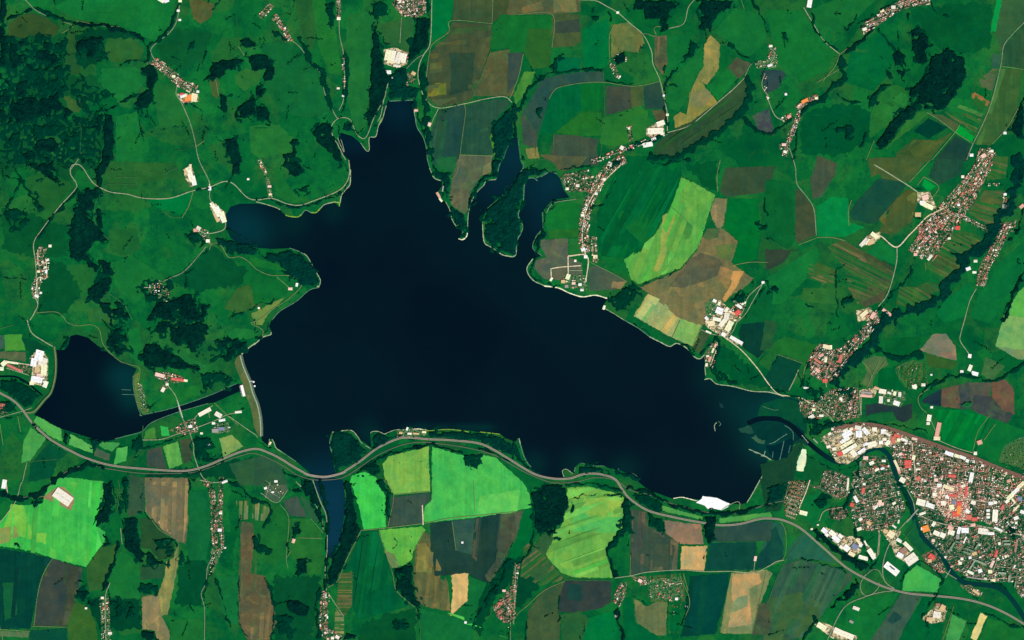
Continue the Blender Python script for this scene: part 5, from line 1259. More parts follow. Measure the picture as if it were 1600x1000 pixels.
# shore: beaches and bare silt lines at the water's edge
SH = [plain_mat('shore_silt', (96, 138, 112), .2), plain_mat('shore_gravel', (158, 176, 138), .2), plain_mat('beach_sand', (226, 226, 190), .1), plain_mat('shore_weed', (130, 170, 62), .2), plain_mat('shore_reed', (52, 116, 74), .25)]
for s_, w_, k_, t_ in [
 ('B1', 9, 1, '815,660 805,690 790,745 765,790 748,853 708,862 708,935 690,942 655,895'), ('B1', 12, 3, '765,780 785,740'), ('B1', 8, 0, '990,690 1005,790 1045,860 1065,930 1072,1000 B2:1095,70 1120,120'), ('B1', 10, 1, '985,680 1000,760'), ('B2', 11, 1, '1085,50 1105,100 1125,120 1163,130'), ('B2', 9, 1, '1185,260 1210,310 1225,370 1250,415'), ('B2', 6, 0, '1250,415 1275,403 1295,420 1288,460'), ('B2', 14, 2, '1265,491 1290,498 1316,478 1322,445'), ('B2', 8, 1, '1322,445 1327,340 1347,260 1382,200 1422,160 1442,130 1500,122'), ('B2', 7, 0, '1500,122 1520,40 B1:1535,1000'),
 ('B2', 7, 0, '1600,165 1570,208 1530,225'), ('B2', 13, 1, '1415,385 1425,508 1460,540 1500,563 1540,592 1600,605'), ('C2', 12, 1, '0,606 22,595 28,560'), ('C2', 10, 0, '25,580 35,500 55,460 67,410 40,340 70,260 75,180 82,125 130,112 160,130'), ('C2', 8, 0, '70,0 70,45 40,100 35,150 0,158'), ('C2', 8, 0, '180,105 240,75 280,88'), ('C2', 8, 0, '190,330 192,420 150,480 130,550 186,600'), ('C2', 13, 1, '130,617 93,682 128,748 200,785'), ('C2', 16, 2, '200,787 290,800 360,832 440,855 520,845 595,865'), ('C2', 8, 1, '575,925 640,962 C3:700,0 780,45'), ('C3', 8, 0, '700,0 780,45 860,105'), ('C3', 13, 1, '860,105 930,140 985,165 1030,146 1090,175 1140,230 1178,241 1215,200'),
 ('C3', 9, 1, '1205,290 1210,345'), ('C3', 12, 1, '1203,372 1240,368 1280,400 1380,415 1500,445 1600,450 D3:60,465 100,478'), ('D3', 8, 0, '0,430 60,465 110,480'), ('C3', 10, 1, '1280,640 1265,660 1270,695'), ('C3', 7, 0, '1290,632 1305,650 1295,662'), ('C3', 11, 1, '1480,808 1540,832 1575,848 1600,862 D3:10,872'), ('C3', 8, 1, '1575,848 1582,820'), ('C3', 12, 1, '1600,905 1580,950 1550,1000 C4:1500,90 1468,142'), ('C4', 12, 2, '1010,115 1060,108 1100,116 1160,132'),
 ('C3', 14, 1, '44,740 52,775'), ('C3', 9, 0, '52,775 70,840 95,890 120,920'), ('C3', 8, 0, '395,920 388,950'), ('C3', 7, 0, '430,893 500,910 575,912'), ('C3', 9, 1, '325,980 315,945 340,933 380,960'), ('C3', 8, 0, '635,942 665,930 660,955'), ('C3', 7, 0, '690,990 750,960 790,985'), ('B3', 10, 3, '1060,682 1080,692 1190,684 1260,688 1330,700'), ('B3', 12, 3, '1400,700 1460,706 1525,714'), ('B3', 15, 2, '975,680 1020,682 1065,690'), ('B3', 9, 1, '800,714 860,690 900,684'), ('B3', 9, 1, '714,716 722,700 760,696 800,712'),
 ('B3', 10, 1, '525,694 570,689 605,695 640,735'), ('B3', 9, 1, '640,735 660,768 715,803'), ('B3', 10, 1, '515,704 478,700'), ('B3', 8, 0, '478,700 460,770 480,850 490,890 497,940'), ('B3', 10, 1, '84,745 78,795'), ('B3', 10, 1, '100,745 112,765 126,800 160,825'), ('B3', 8, 0, '160,825 250,885'), ('B2', 14, 3, '185,345 210,352 260,356 285,340'), ('B2', 10, 1, '0,262 30,268 110,292 150,310'), ('B2', 10, 0, '285,340 310,314 345,330'), ('B2', 15, 3, '345,328 375,328 405,300'), ('B2', 12, 1, '405,300 430,278 490,262'), ('B2', 18, 3, '485,262 520,268 520,290'), ('B2', 14, 1, '525,270 535,220 560,185 588,150 590,60'),
 ('B2', 9, 0, '210,550 270,572 300,590'), ('B2', 11, 1, '300,585 325,610 370,690 402,750 395,790'), ('B2', 14, 1, '380,790 393,790'), ('B2', 8, 0, '395,795 330,816 250,885 150,945 100,1000'), ('B3', 16, 1, '95,75 90,92 40,108 5,140 A3:1560,170 1510,215'), ('B1', 8, 0, '560,1000 530,950 512,890'), ('B1', 9, 0, '835,632 985,626'), ('A3', 7, 0, '720,742 830,715 890,695 950,640 1100,580 1200,550 1300,522'), ('A3', 7, 0, '905,590 945,582 1080,550 1300,475 1480,397'), ('A3', 10, 1, '872,592 884,598'), ('A3', 7, 0, '832,350 835,430 860,540 880,590'),
 ('X9', 9, 0, '520,820 580,850 640,890'), ('X9', 12, 1, '575,855 640,888'), ('X9', 9, 1, '690,920 760,935 850,985'), ('X9', 9, 0, '1050,690 1020,830 980,1000'), ('X9', 6, 0, '1150,760 1120,880'), ('X9', 9, 0, '820,735 900,710 1000,640 1100,580'), ('X9', 6, 0, '880,850 870,950'), ('X9', 7, 0, '1060,450 1130,490 1190,560 1195,680'), ('X9', 5, 0, '720,150 800,180 900,210 960,200'), ('X9', 7, 0, '1310,190 1320,230'), ('A3', 6, 0, '760,465 900,468'), ('A3', 5, 0, '760,435 820,438'),
 ('B1', 7, 1, '530,870 540,900 552,945'), ('C1', 16, 4, '38,870 47,940 58,1000 C2:74,45 47,95 40,148 5,165'), ('C2', 20, 4, '150,112 180,98 240,70 280,84'), ('C2', 12, 4, '84,120 76,180 71,260'), ('B1', 12, 4, '1588,890 1565,935 1545,995'), ('B2', 10, 4, '1530,228 1500,255 1448,300'),
]:
    ribbon('shore_strip', P(s_, t_), w_, SH[k_], z=.75 + random.uniform(0, .4), wob=.4, step=14)
sheet('beach', P('C4', '1150,142 1185,118 1192,100 1280,112 1362,148 1350,168 1310,188 1270,180 1225,182 1205,160'), plain_mat('white_sand', (255, 253, 240), .10, 40), 3.0, label='white sand beach at the southeast corner of the lake')

# ------------------------------------------------------------------ buildings
WALL = plain_mat('wall_render', (214, 206, 190), .05, 9)
RC = {'white': (255, 255, 250), 'cream': (252, 238, 190), 'red': (208, 92, 78), 'tan': (206, 176, 128), 'grey': (150, 148, 140), 'dark': (74, 70, 72), 'blue': (118, 128, 150), 'green': (118, 146, 116), 'orange': (232, 140, 64), 'pink': (228, 178, 160), 'brown': (150, 116, 98)}
RM = {k: plain_mat('roof_' + k, v, .12, 14) for k, v in RC.items()}
RV = {'white': [plain_mat('roof_white', c, .14, s) for c, s in (((250, 244, 226), 16), ((244, 236, 210), 22), ((236, 228, 204), 12), ((255, 252, 240), 30), ((224, 218, 200), 14))],
      'cream': [plain_mat('roof_cream', c, .16, s) for c, s in (((252, 238, 190), 16), ((255, 246, 206), 20), ((238, 220, 176), 12), ((255, 250, 226), 18))],
      'red': [plain_mat('roof_red', c, .14, 14) for c in ((208, 92, 78), (196, 112, 92), (214, 84, 74))],
      'pink': [plain_mat('roof_pink', c, .14, 14) for c in ((228, 178, 160), (216, 160, 140), (234, 196, 180))],
      'green': [plain_mat('roof_green', c, .14, 14) for c in ((118, 146, 116), (104, 128, 104), (140, 160, 136))]}
SKY_M = plain_mat('roof_light', (150, 170, 180), .05, 12)
BUILT = []   # footprints (x, y, half diagonal) kept free of houses


def rect(L, Wd, z0, z1, rise=0.0):
    a, b = L / 2, Wd / 2
    V = [(-a, -b, z0), (a, -b, z0), (a, b, z0), (-a, b, z0), (-a, -b, z1), (a, -b, z1), (a, b, z1), (-a, b, z1)]
    F = [(0, 1, 5, 4), (1, 2, 6, 5), (2, 3, 7, 6), (3, 0, 4, 7)]
    return V, F


def hall(x, y, L, Wd, ang, col, h=None):
    """factory hall, block or large roof: wall, roof and roof lights as parts"""
    if Wd > L:
        L, Wd, ang = Wd, L, ang + 90
    h = h or random.uniform(7, 11)
    nm = 'apartment_block' if col in ('green', 'brown') or (col == 'pink' and L > 90) else 'factory_hall' if L * Wd > 2600 else 'shed' if L * Wd < 700 else 'workshop'
    e = empty(nm, (x, y, float(H(x, y)) + 4.5), None, 'building')
    e.rotation_euler = (0, 0, rad(ang))
    V, F = rect(L, Wd, -6, h)
    m = bpy.data.meshes.new('wall')
    m.from_pydata(V, [], F)
    add_obj('wall', m, e, [WALL])
    a, b, r = L / 2 + .8, Wd / 2 + .8, min(Wd * .07, 4)
    flat = Wd > 45 or col in ('green', 'grey', 'blue')
    if flat:       # parapet roof with a slightly sunken deck
        V = [(-a, -b, h), (a, -b, h), (a, b, h), (-a, b, h), (-a, -b, h + 1.4), (a, -b, h + 1.4), (a, b, h + 1.4), (-a, b, h + 1.4)]
        q = 1.2
        V += [(-a + q, -b + q, h + 1.4), (a - q, -b + q, h + 1.4), (a - q, b - q, h + 1.4), (-a + q, b - q, h + 1.4), (-a + q, -b + q, h + .7), (a - q, -b + q, h + .7), (a - q, b - q, h + .7), (-a + q, b - q, h + .7)]
        F = [(0, 1, 5, 4), (1, 2, 6, 5), (2, 3, 7, 6), (3, 0, 4, 7), (4, 5, 9, 8), (5, 6, 10, 9), (6, 7, 11, 10), (7, 4, 8, 11), (8, 9, 13, 12), (9, 10, 14, 13), (10, 11, 15, 14), (11, 8, 12, 15), (12, 13, 14, 15)]
        top = h + .7
    else:
        V = [(-a, -b, h), (a, -b, h), (a, b, h), (-a, b, h), (-a, 0, h + r), (a, 0, h + r)]
        F = [(0, 1, 5, 4), (2, 3, 4, 5), (1, 2, 5), (3, 0, 4), (3, 2, 1, 0)]
        top = h + r * .55
    m = bpy.data.meshes.new('roof')
    m.from_pydata(V, [], F)
    add_obj('roof', m, e, [random.choice(RV.get(col, [RM[col]]))])
    if L > 70 and Wd > 24:
        n = 2 if L < 130 else 3
        for k in range(n):
            for sgn in ((-1, 1) if not flat else (0,)):
                cx = (k - (n - 1) / 2) * L / n
                V, F = rect(L / n * .5, Wd * .06, top - 1.5, top + (1.0 if flat else r * .35))
                V = [(p + cx, q + sgn * Wd * .22, z) for p, q, z in V]
                m = bpy.data.meshes.new('roof_light')
                m.from_pydata(V, [], F + [(4, 5, 6, 7)])
                add_obj('roof_light', m, e, [SKY_M])
    BUILT.append((x, y, L / 2, Wd / 2, ang))
    HALLS.append((e, x, y, L, Wd, col, ang, h))
    return e


HALLS = []
for s_, lst in {
 'X1': '510,225,130,70,30,white 655,225,80,85,0,white 480,302,130,40,30,white 500,355,165,42,30,cream 540,408,200,48,30,white 590,468,90,60,-50,white 690,437,110,38,35,white 820,355,110,70,15,white 735,352,60,36,30,white 740,190,100,50,-50,white 645,148,80,50,-10,white 596,166,40,36,0,red 850,168,60,50,0,white 960,195,60,56,0,white 1012,225,80,30,-30,white 1085,300,88,56,85,red 1135,250,90,38,-20,red 1015,335,70,45,50,white 930,330,50,45,0,white 975,290,50,36,0,white 1222,298,90,28,-25,cream 1350,285,70,28,-10,pink 290,222,40,30,30,white 325,162,30,28,0,white 275,382,50,34,20,white 345,412,45,38,10,white 420,470,66,56,20,red 112,312,80,14,-45,green 400,362,60,38,30,tan 560,160,40,30,20,cream 1150,300,40,40,0,cream 485,178,60,30,25,cream '
       '740,525,60,42,0,pink 815,588,60,40,25,white 1128,615,140,30,-65,cream 1155,690,60,30,-70,pink 1268,585,90,66,0,red 1200,800,70,60,-30,white 965,560,50,28,0,white 675,595,60,24,90,green 1270,635,80,30,5,red 1175,475,46,34,20,pink 720,850,34,30,0,white 950,655,46,28,20,white 880,670,56,28,30,white 1400,780,60,50,40,red 1340,520,60,40,80,cream',
 'X2': '665,152,110,48,-20,white 762,180,70,38,-20,cream 832,200,80,38,-22,cream 890,240,40,38,-20,cream 940,450,130,48,78,white 310,760,110,78,-15,white 425,800,110,56,-20,cream 330,897,80,28,18,white 710,672,112,32,-3,red 590,770,60,56,0,white 695,820,60,60,10,cream 480,660,50,48,0,white 722,755,46,46,0,blue 785,850,120,48,85,orange 790,775,60,50,0,red 1238,925,150,66,86,white 1150,860,42,28,0,white 1150,905,42,28,0,white 1150,945,42,28,0,white 965,762,60,46,-20,white 1185,772,60,38,10,white 750,905,100,66,10,red 905,945,80,60,-10,red 1560,545,110,46,42,cream 1490,620,100,44,42,cream 1425,690,90,52,42,cream 1388,747,50,38,42,white 655,575,140,40,-22,cream 876,625,130,32,86,red 806,600,100,26,86,red 990,152,40,28,0,white 1080,300,30,28,0,white 830,555,70,32,15,cream 1545,715,60,56,0,blue 1470,740,70,26,-50,cream 1500,830,100,24,45,cream 1580,880,60,40,-20,cream 640,690,50,40,-10,cream 540,545,60,40,0,cream 1325,820,70,26,60,red 700,430,100,36,-5,red 1410,490,50,34,20,pink 570,215,40,34,0,pink 500,480,50,40,0,pink 275,345,60,20,0,white 895,870,60,40,-40,cream 1240,760,40,34,0,white',
 'X3': '370,208,86,76,20,orange 330,208,40,36,0,white 470,150,60,38,60,white 505,265,80,56,-25,white 582,290,66,60,-25,white 690,255,80,60,-20,white 786,230,90,38,75,white 862,230,90,66,0,white 1085,240,120,74,-8,white 1185,268,80,36,0,white 1278,215,110,26,-25,white 190,590,150,115,35,white 150,430,140,46,-45,white 50,540,80,56,-30,white 35,355,70,36,-30,white 95,485,80,76,35,brown 445,560,80,60,-40,red 420,610,50,40,0,tan 800,640,40,38,0,white 823,585,35,33,0,white 925,570,35,30,0,white 930,755,85,32,-25,white 1050,735,50,46,20,white 1175,745,50,44,0,cream 1115,835,36,30,0,white 1322,765,100,26,-4,green 1372,362,90,22,5,green 1390,402,80,22,0,green 860,350,90,18,65,white 700,430,120,22,58,green 780,378,90,20,-20,green 920,475,120,20,-22,green 1012,425,100,20,58,green 885,510,100,18,-20,green 955,655,140,18,58,green 1065,632,130,18,-24,green 1000,828,240,14,-8,grey 1410,830,80,20,80,green 1490,900,80,20,80,green 1250,520,90,30,70,red 1200,650,90,34,65,pink 1500,420,160,28,80,brown 980,520,60,40,20,tan 465,355,40,36,0,pink 1210,855,60,26,-10,white 1500,75,60,40,20,cream 1500,135,30,30,0,white 1290,395,30,34,0,white 960,160,60,36,10,pink 680,200,70,50,-30,pink 770,310,40,60,0,grey 980,90,70,46,0,red 1370,555,30,26,-60,white 1000,610,100,16,-24,green 1480,680,40,18,60,cream',
 'X4': '547,635,80,56,-40,white 575,685,44,38,-40,white 645,668,90,56,-40,white 690,735,110,56,-40,white 745,700,60,40,-40,white 755,838,50,38,-40,white 820,850,80,70,-40,white 885,925,80,46,-28,cream 925,832,84,64,-38,blue 975,760,80,50,-55,cream 1000,810,50,40,60,cream 800,760,60,30,-40,tan 1030,972,120,46,-16,white 1060,790,70,20,-62,white 1130,915,120,56,-56,white 1155,960,60,50,-56,white 282,412,96,52,-14,cream 940,240,90,38,-60,white 1180,340,64,34,42,white 1245,300,86,38,0,pink 1378,678,86,78,-32,cream 1308,640,60,46,-20,tan 1475,752,64,34,-35,white 995,490,46,34,40,white 980,612,60,38,20,white 836,60,140,22,85,cream 1416,580,62,22,-35,white 1240,270,40,40,0,cream 1415,290,44,30,30,white 1470,520,46,20,80,white 1100,540,60,40,-40,tan 890,310,50,46,-20,red 1030,130,70,40,80,red 385,612,26,22,0,white 462,560,24,18,0,white',
 'D4': '772,555,100,42,-38,white 775,548,40,18,-38,dark 550,802,42,20,-20,white 335,915,62,34,-30,cream 440,947,62,34,-25,white 500,972,72,34,-22,white 520,885,26,14,-30,grey 1055,842,46,40,-10,white 1010,870,40,24,0,tan 1090,800,40,30,60,tan 1060,780,26,20,0,brown 1300,700,50,16,-35,tan 1410,625,22,16,0,cream',
 'X5': '415,97,100,48,-15,cream 400,258,60,34,80,cream 585,245,100,42,75,red 1110,652,90,56,-10,white 1090,757,88,48,86,white 1195,672,50,24,-20,white 1262,678,50,36,80,cream 1325,690,60,36,85,white 1285,800,80,56,-20,cream 905,708,150,32,-4,pink 910,668,130,26,-5,grey 1510,602,52,34,-20,white 222,972,72,46,30,white 345,955,54,28,0,white 392,520,62,44,0,red 590,745,36,34,0,white 157,610,64,22,-8,cream 1185,765,30,30,0,white 1035,610,60,30,-20,tan 1265,745,40,24,0,green 345,200,60,34,30,pink 460,100,36,50,0,cream 250,880,40,34,0,cream 300,270,100,26,-35,red 290,310,90,26,-35,brown 300,390,60,40,-30,pink',
 'X6': '565,302,60,46,-30,cream 630,345,50,36,80,cream 640,455,110,100,-20,white 750,440,80,46,50,white 752,545,110,80,80,white 600,590,130,54,-12,white 510,655,110,80,10,cream 690,645,140,66,52,white 790,695,170,84,62,cream 705,825,70,56,-25,white 905,915,220,52,-30,cream 440,575,60,44,-50,cream 950,385,92,42,-36,white 925,485,90,72,40,red 885,602,40,30,0,cream 1320,12,44,36,0,white 470,790,90,28,-26,cream 960,560,30,24,0,tan 1000,350,40,30,30,cream 870,310,30,24,0,green',
 'C1': '895,820,96,38,2,white 928,772,50,30,20,white 848,905,60,28,10,white 940,840,24,22,0,cream 885,870,30,18,30,cream 686,925,24,24,60,white 730,803,14,14,0,white 660,80,16,14,0,white 948,598,12,12,0,white 970,718,16,14,0,white',
 'B1': '826,345,66,36,78,cream 858,350,66,26,78,white 892,362,70,36,70,white 925,365,60,30,78,white 845,388,50,14,-5,cream 880,412,44,14,-10,white 828,452,34,22,0,white 856,485,14,12,0,white 985,460,26,20,-30,tan 518,118,22,18,0,white 515,553,18,12,0,white 1083,778,24,18,70,pink 545,600,14,10,0,white 1000,690,24,14,0,pink',
 'A1': '1180,615,40,36,0,orange 1217,612,50,38,78,cream 1150,602,40,18,20,cream 1012,5,40,22,-30,white 1045,8,30,22,20,white 1090,480,20,16,0,cream 1130,8,20,20,0,cream 1240,575,16,14,0,white 1118,70,18,14,0,white 1128,128,16,12,0,white 1165,632,30,14,10,red 1140,590,20,14,0,red',
 'A2': '1190,90,90,32,-72,cream 1212,130,60,28,-76,cream 1192,45,34,14,88,cream 1165,75,40,16,-60,tan 1345,310,100,22,-60,cream 1378,340,110,20,-66,cream 1398,355,70,22,-74,cream 1240,430,30,26,60,white 1300,506,24,20,0,white 318,538,18,16,0,white 300,625,22,14,20,white 292,698,20,14,80,white 245,697,18,14,0,cream 232,850,26,16,-30,white 258,830,14,12,0,white 1312,178,18,24,0,white 1552,120,14,12,0,white 1350,360,60,14,-65,tan 1225,440,30,20,0,pink',
 'A3': '245,222,66,50,75,white 268,262,56,50,70,white 212,265,50,36,80,white 275,312,70,36,86,cream 232,305,50,26,80,tan 230,372,70,36,-12,white 285,402,40,26,70,white 25,272,34,28,40,cream 8,305,30,22,0,cream 200,395,28,22,0,cream 250,345,40,20,0,pink 90,300,100,14,-25,red 70,265,90,12,-8,cream 1280,575,84,24,28,white 1365,592,44,28,-30,white 1388,626,40,15,10,cream 1335,645,20,14,0,white 1385,680,40,20,0,blue 1345,692,40,24,0,grey 1490,575,42,14,5,white 1020,435,30,20,60,white 1045,402,18,14,0,cream 1000,345,60,22,-15,pink 1110,372,80,16,-8,red 1160,378,26,14,-10,cream 15,548,50,28,80,red 1190,665,24,16,0,cream 1260,708,16,12,0,white 1310,780,18,14,0,white',
 'A4': '28,25,56,26,80,cream 395,105,120,66,-35,white 642,735,18,14,0,white 690,955,24,16,0,white 540,800,14,12,0,white 1375,312,24,18,0,white 1405,10,36,14,20,white 1380,205,20,16,0,white',
 'D2': '665,472,52,24,-36,cream 597,515,62,22,48,white 640,512,44,34,20,tan 992,285,82,28,-25,cream 962,266,32,20,0,cream 980,235,40,30,20,pink 935,342,36,26,0,tan 1185,425,26,24,0,red 1250,680,30,20,20,white 1295,632,22,16,0,white 1288,702,24,14,0,white 600,962,52,26,40,cream 655,972,44,24,60,pink 742,952,64,18,-36,pink 620,510,40,14,50,white 1190,280,16,14,0,white 1130,490,18,14,0,white 1215,105,18,16,0,white 1480,215,18,14,0,white 1480,290,36,24,0,grey 1585,290,30,20,40,pink 920,590,22,18,0,pink 1010,610,40,16,50,cream',
 'D1': '257,25,50,28,80,white 600,185,26,18,20,white 780,48,26,20,0,white 228,632,44,20,25,orange 300,615,20,16,0,cream 105,950,22,16,-20,white 1270,970,22,18,0,white 1396,945,20,16,0,white 110,590,14,14,0,white 1478,832,18,16,0,white 98,905,26,16,0,pink 1345,975,30,22,30,pink 130,730,26,18,40,pink 10,410,30,14,20,cream 15,290,20,14,0,cream 710,70,26,16,20,cream',
 'D3': '1260,225,24,20,80,white 1262,300,40,22,70,cream 1292,335,42,24,-15,white 1210,322,20,16,0,white 1062,685,90,26,78,pink 1055,740,40,22,0,cream 1006,612,40,26,80,white 1000,646,20,18,0,white 915,415,28,22,20,white 970,405,24,18,0,white 1022,545,16,14,0,white 1020,342,12,10,0,white 1322,765,30,26,20,pink 1295,832,20,18,0,white',
 'C4': '1520,490,30,16,80,pink 1028,742,18,16,0,white 650,850,18,14,0,grey 1090,790,12,12,0,white 800,630,26,20,-30,pink',
 'B4': '60,50,18,14,20,white 125,8,20,14,0,white 105,75,16,10,0,white 1310,888,14,14,0,white 1290,390,12,12,0,white 235,380,26,18,70,pink 1550,690,20,14,0,pink 510,980,26,20,-30,white 480,985,18,16,0,cream 1525,770,22,16,0,red',
 'C2': '445,560,26,20,20,white 520,605,26,22,0,cream 460,605,20,20,0,white 350,730,34,24,70,cream 320,760,26,20,0,tan 425,778,20,16,0,white 437,812,20,14,0,white 340,790,20,18,0,grey 575,120,20,16,0,white 525,210,18,14,0,white 410,160,22,16,0,white 345,180,20,16,0,white 620,30,24,16,50,white 575,922,26,14,70,cream 640,890,16,14,0,pink 245,745,24,14,60,cream 385,770,22,16,0,pink 395,630,14,14,0,white 440,345,20,16,0,white',
 'C3': '1235,245,34,16,70,pink 1222,225,18,12,0,white 1255,190,30,12,70,cream 1215,280,20,14,80,cream 1270,160,24,12,70,pink',
 'B2': '1140,220,40,14,-60,pink 1155,250,26,12,-50,cream 1168,180,36,8,80,grey 255,780,22,14,80,white 215,805,26,16,0,pink 85,165,22,14,0,pink 90,215,20,12,0,cream 18,925,12,12,0,white',
 'B3': '945,680,20,12,70,cream 960,710,26,12,0,cream 905,705,20,14,0,tan 1000,710,40,10,-5,tan 1050,700,26,14,0,cream 88,770,20,12,60,cream',
}.items():
    k = SHEET[s_][2]
    for it in lst.split():
        cx, cy, L_, W_, a_, c_ = it.split(',')
        X_, Y_ = W(s_, float(cx), float(cy))
        hall(X_, Y_, float(L_) * 10 / k, float(W_) * 10 / k, float(a_), c_, 19 if c_ in ('green',) else None)

# ------------------------------------------------------------------ towns and villages
HOUSE_ROOF = ['roof_terracotta', 'roof_pink', 'roof_white', 'roof_cream', 'roof_slate', 'roof_dull']
HC = [(192, 108, 90), (212, 164, 148), (238, 230, 214), (226, 206, 174), (156, 150, 140), (134, 114, 96)]
HM = [plain_mat(n, c, .08, 9) for n, c in zip(HOUSE_ROOF, HC)]
HWORD = ['terracotta-roofed', 'pink-roofed', 'white-roofed', 'cream-roofed', 'grey-roofed', 'brown-roofed']
HOUSES = []      # x, y, L, W, angle, height, colour index, place
GT = []          # garden trees: x, y, r


def blocked(x, y, r):
    for bx, by, a, b, g in BUILT:
        if (bx - x) ** 2 + (by - y) ** 2 < (a + b + r) ** 2:
            c, s = math.cos(rad(g)), math.sin(rad(g))
            u, v = (x - bx) * c + (y - by) * s, -(x - bx) * s + (y - by) * c
            if abs(u) < a + r and abs(v) < b + r:
                return True
    return False


WRB = RIVER


def settle(poly, ang, place, dens=.8, mix=(3, 4, 4, 3, 1, 1), size=(11, 18), pitch=(24, 27), trees_=.35, ground=None, avoid=()):
    p = np.asarray(poly)
    c, s = math.cos(rad(ang)), math.sin(rad(ang))
    ctr = p.mean(0)
    R = float(np.abs(p - ctr).max()) * 1.5
    u = np.arange(-R, R, pitch[0])
    v = np.arange(-R, R, pitch[1])
    U, V_ = np.meshgrid(u, v)
    jt = 5 if dens > .3 else 15
    U = U + RNG.uniform(-jt, jt, U.shape)
    V_ = V_ + RNG.uniform(-jt, jt, U.shape)
    X, Y = ctr[0] + U * c - V_ * s, ctr[1] + U * s + V_ * c
    m = inside(poly, X, Y) & ~inside(WRB, X, Y)
    for a_ in avoid:
        m &= ~inside(a_, X, Y)
    street = (np.arange(len(v)) % 4 == 3)[:, None] | (np.arange(len(u)) % 9 == 8)[None, :]
    for x, y, st in zip(X[m], Y[m], street.repeat(1, 0)[m] if street.shape == m.shape else np.broadcast_to(street, m.shape)[m]):
        r = random.random()
        if st:
            if r < .25:
                GT.append((x, y, random.uniform(4, 7)))
            continue
        if blocked(x, y, 8):
            continue
        n1, n2 = float(vnoise(x, y, 75, 1)), float(vnoise(x, y, 140, 2))
        dn = dens * (.42 + 1.15 * n1 + .2 * n2)
        if dens > .3 and n1 * .6 + n2 * .4 < .33:      # a green gap: gardens, a park or a playing field
            if random.random() < .8:
                GT.append((x + random.uniform(-10, 10), y + random.uniform(-10, 10), random.uniform(6, 11)))
            continue
        if r < dn:
            L = random.uniform(*size) * random.choice((.8, 1, 1, 1.1, 1.3, 1.9))
            HOUSES.append((x, y, L, L * random.uniform(.6, .85), ang + random.choice((0, 90)) + random.uniform(-6, 6), random.uniform(4.5, 7.5), random.choices(range(6), [w_ * (2.2 if (q_ in (0, 1, 5)) == (vnoise(x, y, 110, 3) > .5) else .7) for q_, w_ in enumerate(mix)])[0], place))
        if random.random() < trees_:
            GT.append((x + random.uniform(-14, 14), y + random.uniform(-14, 14), random.uniform(4, 8)))
    if ground:
        sheet('built_ground', poly, ground, 1.0, jag=(25, 9))


def street_village(s, line, w, place, **kw):
    pts = smooth_line(P(s, line), 40)
    poly = ribbon_poly(pts, w * 10 / SHEET[s][2])
    p = np.asarray(pts)
    d = p[-1] - p[0]
    settle(poly, math.degrees(math.atan2(d[1], d[0])), place, **kw)


GV = urban_mat('village_ground', (14, 80, 45), (128, 116, 88), .54, 40)
GB = urban_mat('town_ground', (20, 72, 45), (132, 114, 94), .53, 58)
GG = urban_mat('suburb_ground', (18, 78, 48), (120, 116, 90), .55, 62)
GI = urban_mat('yard_ground', (84, 92, 66), (196, 180, 142), .5, 55)
GP = urban_mat('garden_ground', (24, 92, 52), (96, 116, 76), .52, 34)
BR = urban_mat('centre_ground', (60, 80, 62), (206, 172, 148), .45, 30)

# yards under the factories
for s_, t_, m_ in [('D3', '330,735 480,665 600,650 700,665 860,725 900,760 780,790 700,795 630,805 560,860 500,900 430,890 400,840', GI), ('X4', '500,640 560,590 800,700 900,700 1010,790 1000,900 920,950 860,950 700,800', GI), ('X4', '1040,760 1100,820 1190,920 1170,990 1090,900', GI), ('D4', '700,300 830,320 800,400 940,480 930,500 890,535 800,480 780,430', GI), ('X6', '410,540 560,280 660,300 800,420 900,350 1010,380 1000,480 880,600 820,760 760,870 1010,960 990,1010 780,920 560,780 430,700', GI),
                ('B1', '800,310 870,300 950,330 945,400 880,425 800,400', GI), ('A3', '185,240 220,195 270,195 300,240 300,300 290,420 190,390 200,330', GI), ('A2', '1150,60 1190,30 1210,60 1230,150 1190,170 1160,110', GI), ('A2', '1310,290 1345,270 1410,330 1410,370 1390,395 1350,370', GI), ('C1', '840,800 940,750 955,840 890,870 840,850', GI), ('A1', '1110,590 1240,590 1245,635 1150,655', GI), ('X5', '1060,620 1390,650 1400,760 1330,850 1060,800', GP), ('X5', '830,640 1000,600 1060,610 1000,730 830,720', GI), ('D2', '570,540 620,470 700,450 700,490 640,530', GI), ('D2', '930,200 1010,200 1050,300 1000,310 930,260', GI), ('C2', '1200,900 1250,870 1300,890 1280,960 1220,990', GP), ('D4', '960,870 1060,770 1120,800 1100,880 1020,900', GI), ('D4', '290,900 350,890 560,980 540,1010 400,990', GI), ('D2', '550,940 640,920 690,1000 560,1010', GI)]:
    sheet('yard', P(s_, t_), m_, 1.0, jag=(25, 8))

for s_, t_, dn_, pl in [('D3', '330,735 480,665 600,650 700,665 860,725 900,760 780,790 700,795 630,805 560,860 500,900 430,890 400,840', .5, 'the factories in the river bend'), ('X4', '500,640 560,590 800,700 900,700 1010,790 1000,900 920,950 860,950 700,800', .3, 'the works above the motorway'), ('D4', '700,300 830,320 800,400 940,480 930,500 890,535 800,480 780,430', .3, 'the depot by the southern road'),
                        ('X6', '410,540 560,280 660,300 800,420 900,350 1010,380 1000,480 880,600 820,760 760,870 560,780 430,700', .45, 'the bright factory above the east shore'), ('B1', '800,310 870,300 950,330 945,400 880,425 800,400', .4, "the white factory at the lake's northern tip"), ('A3', '185,240 220,195 270,195 300,240 300,300 290,420 190,390 200,330', .4, 'the left-edge factory')]:
    settle(P(s_, t_), random.choice((-25, 35)), pl, dens=dn_, mix=(2, 2, 5, 4, 2, 1), size=(9, 20), pitch=(30, 30), trees_=.12)
ST = [plain_mat('street_pale', (178, 166, 140), .2), plain_mat('street_grey', (112, 112, 98), .2)]
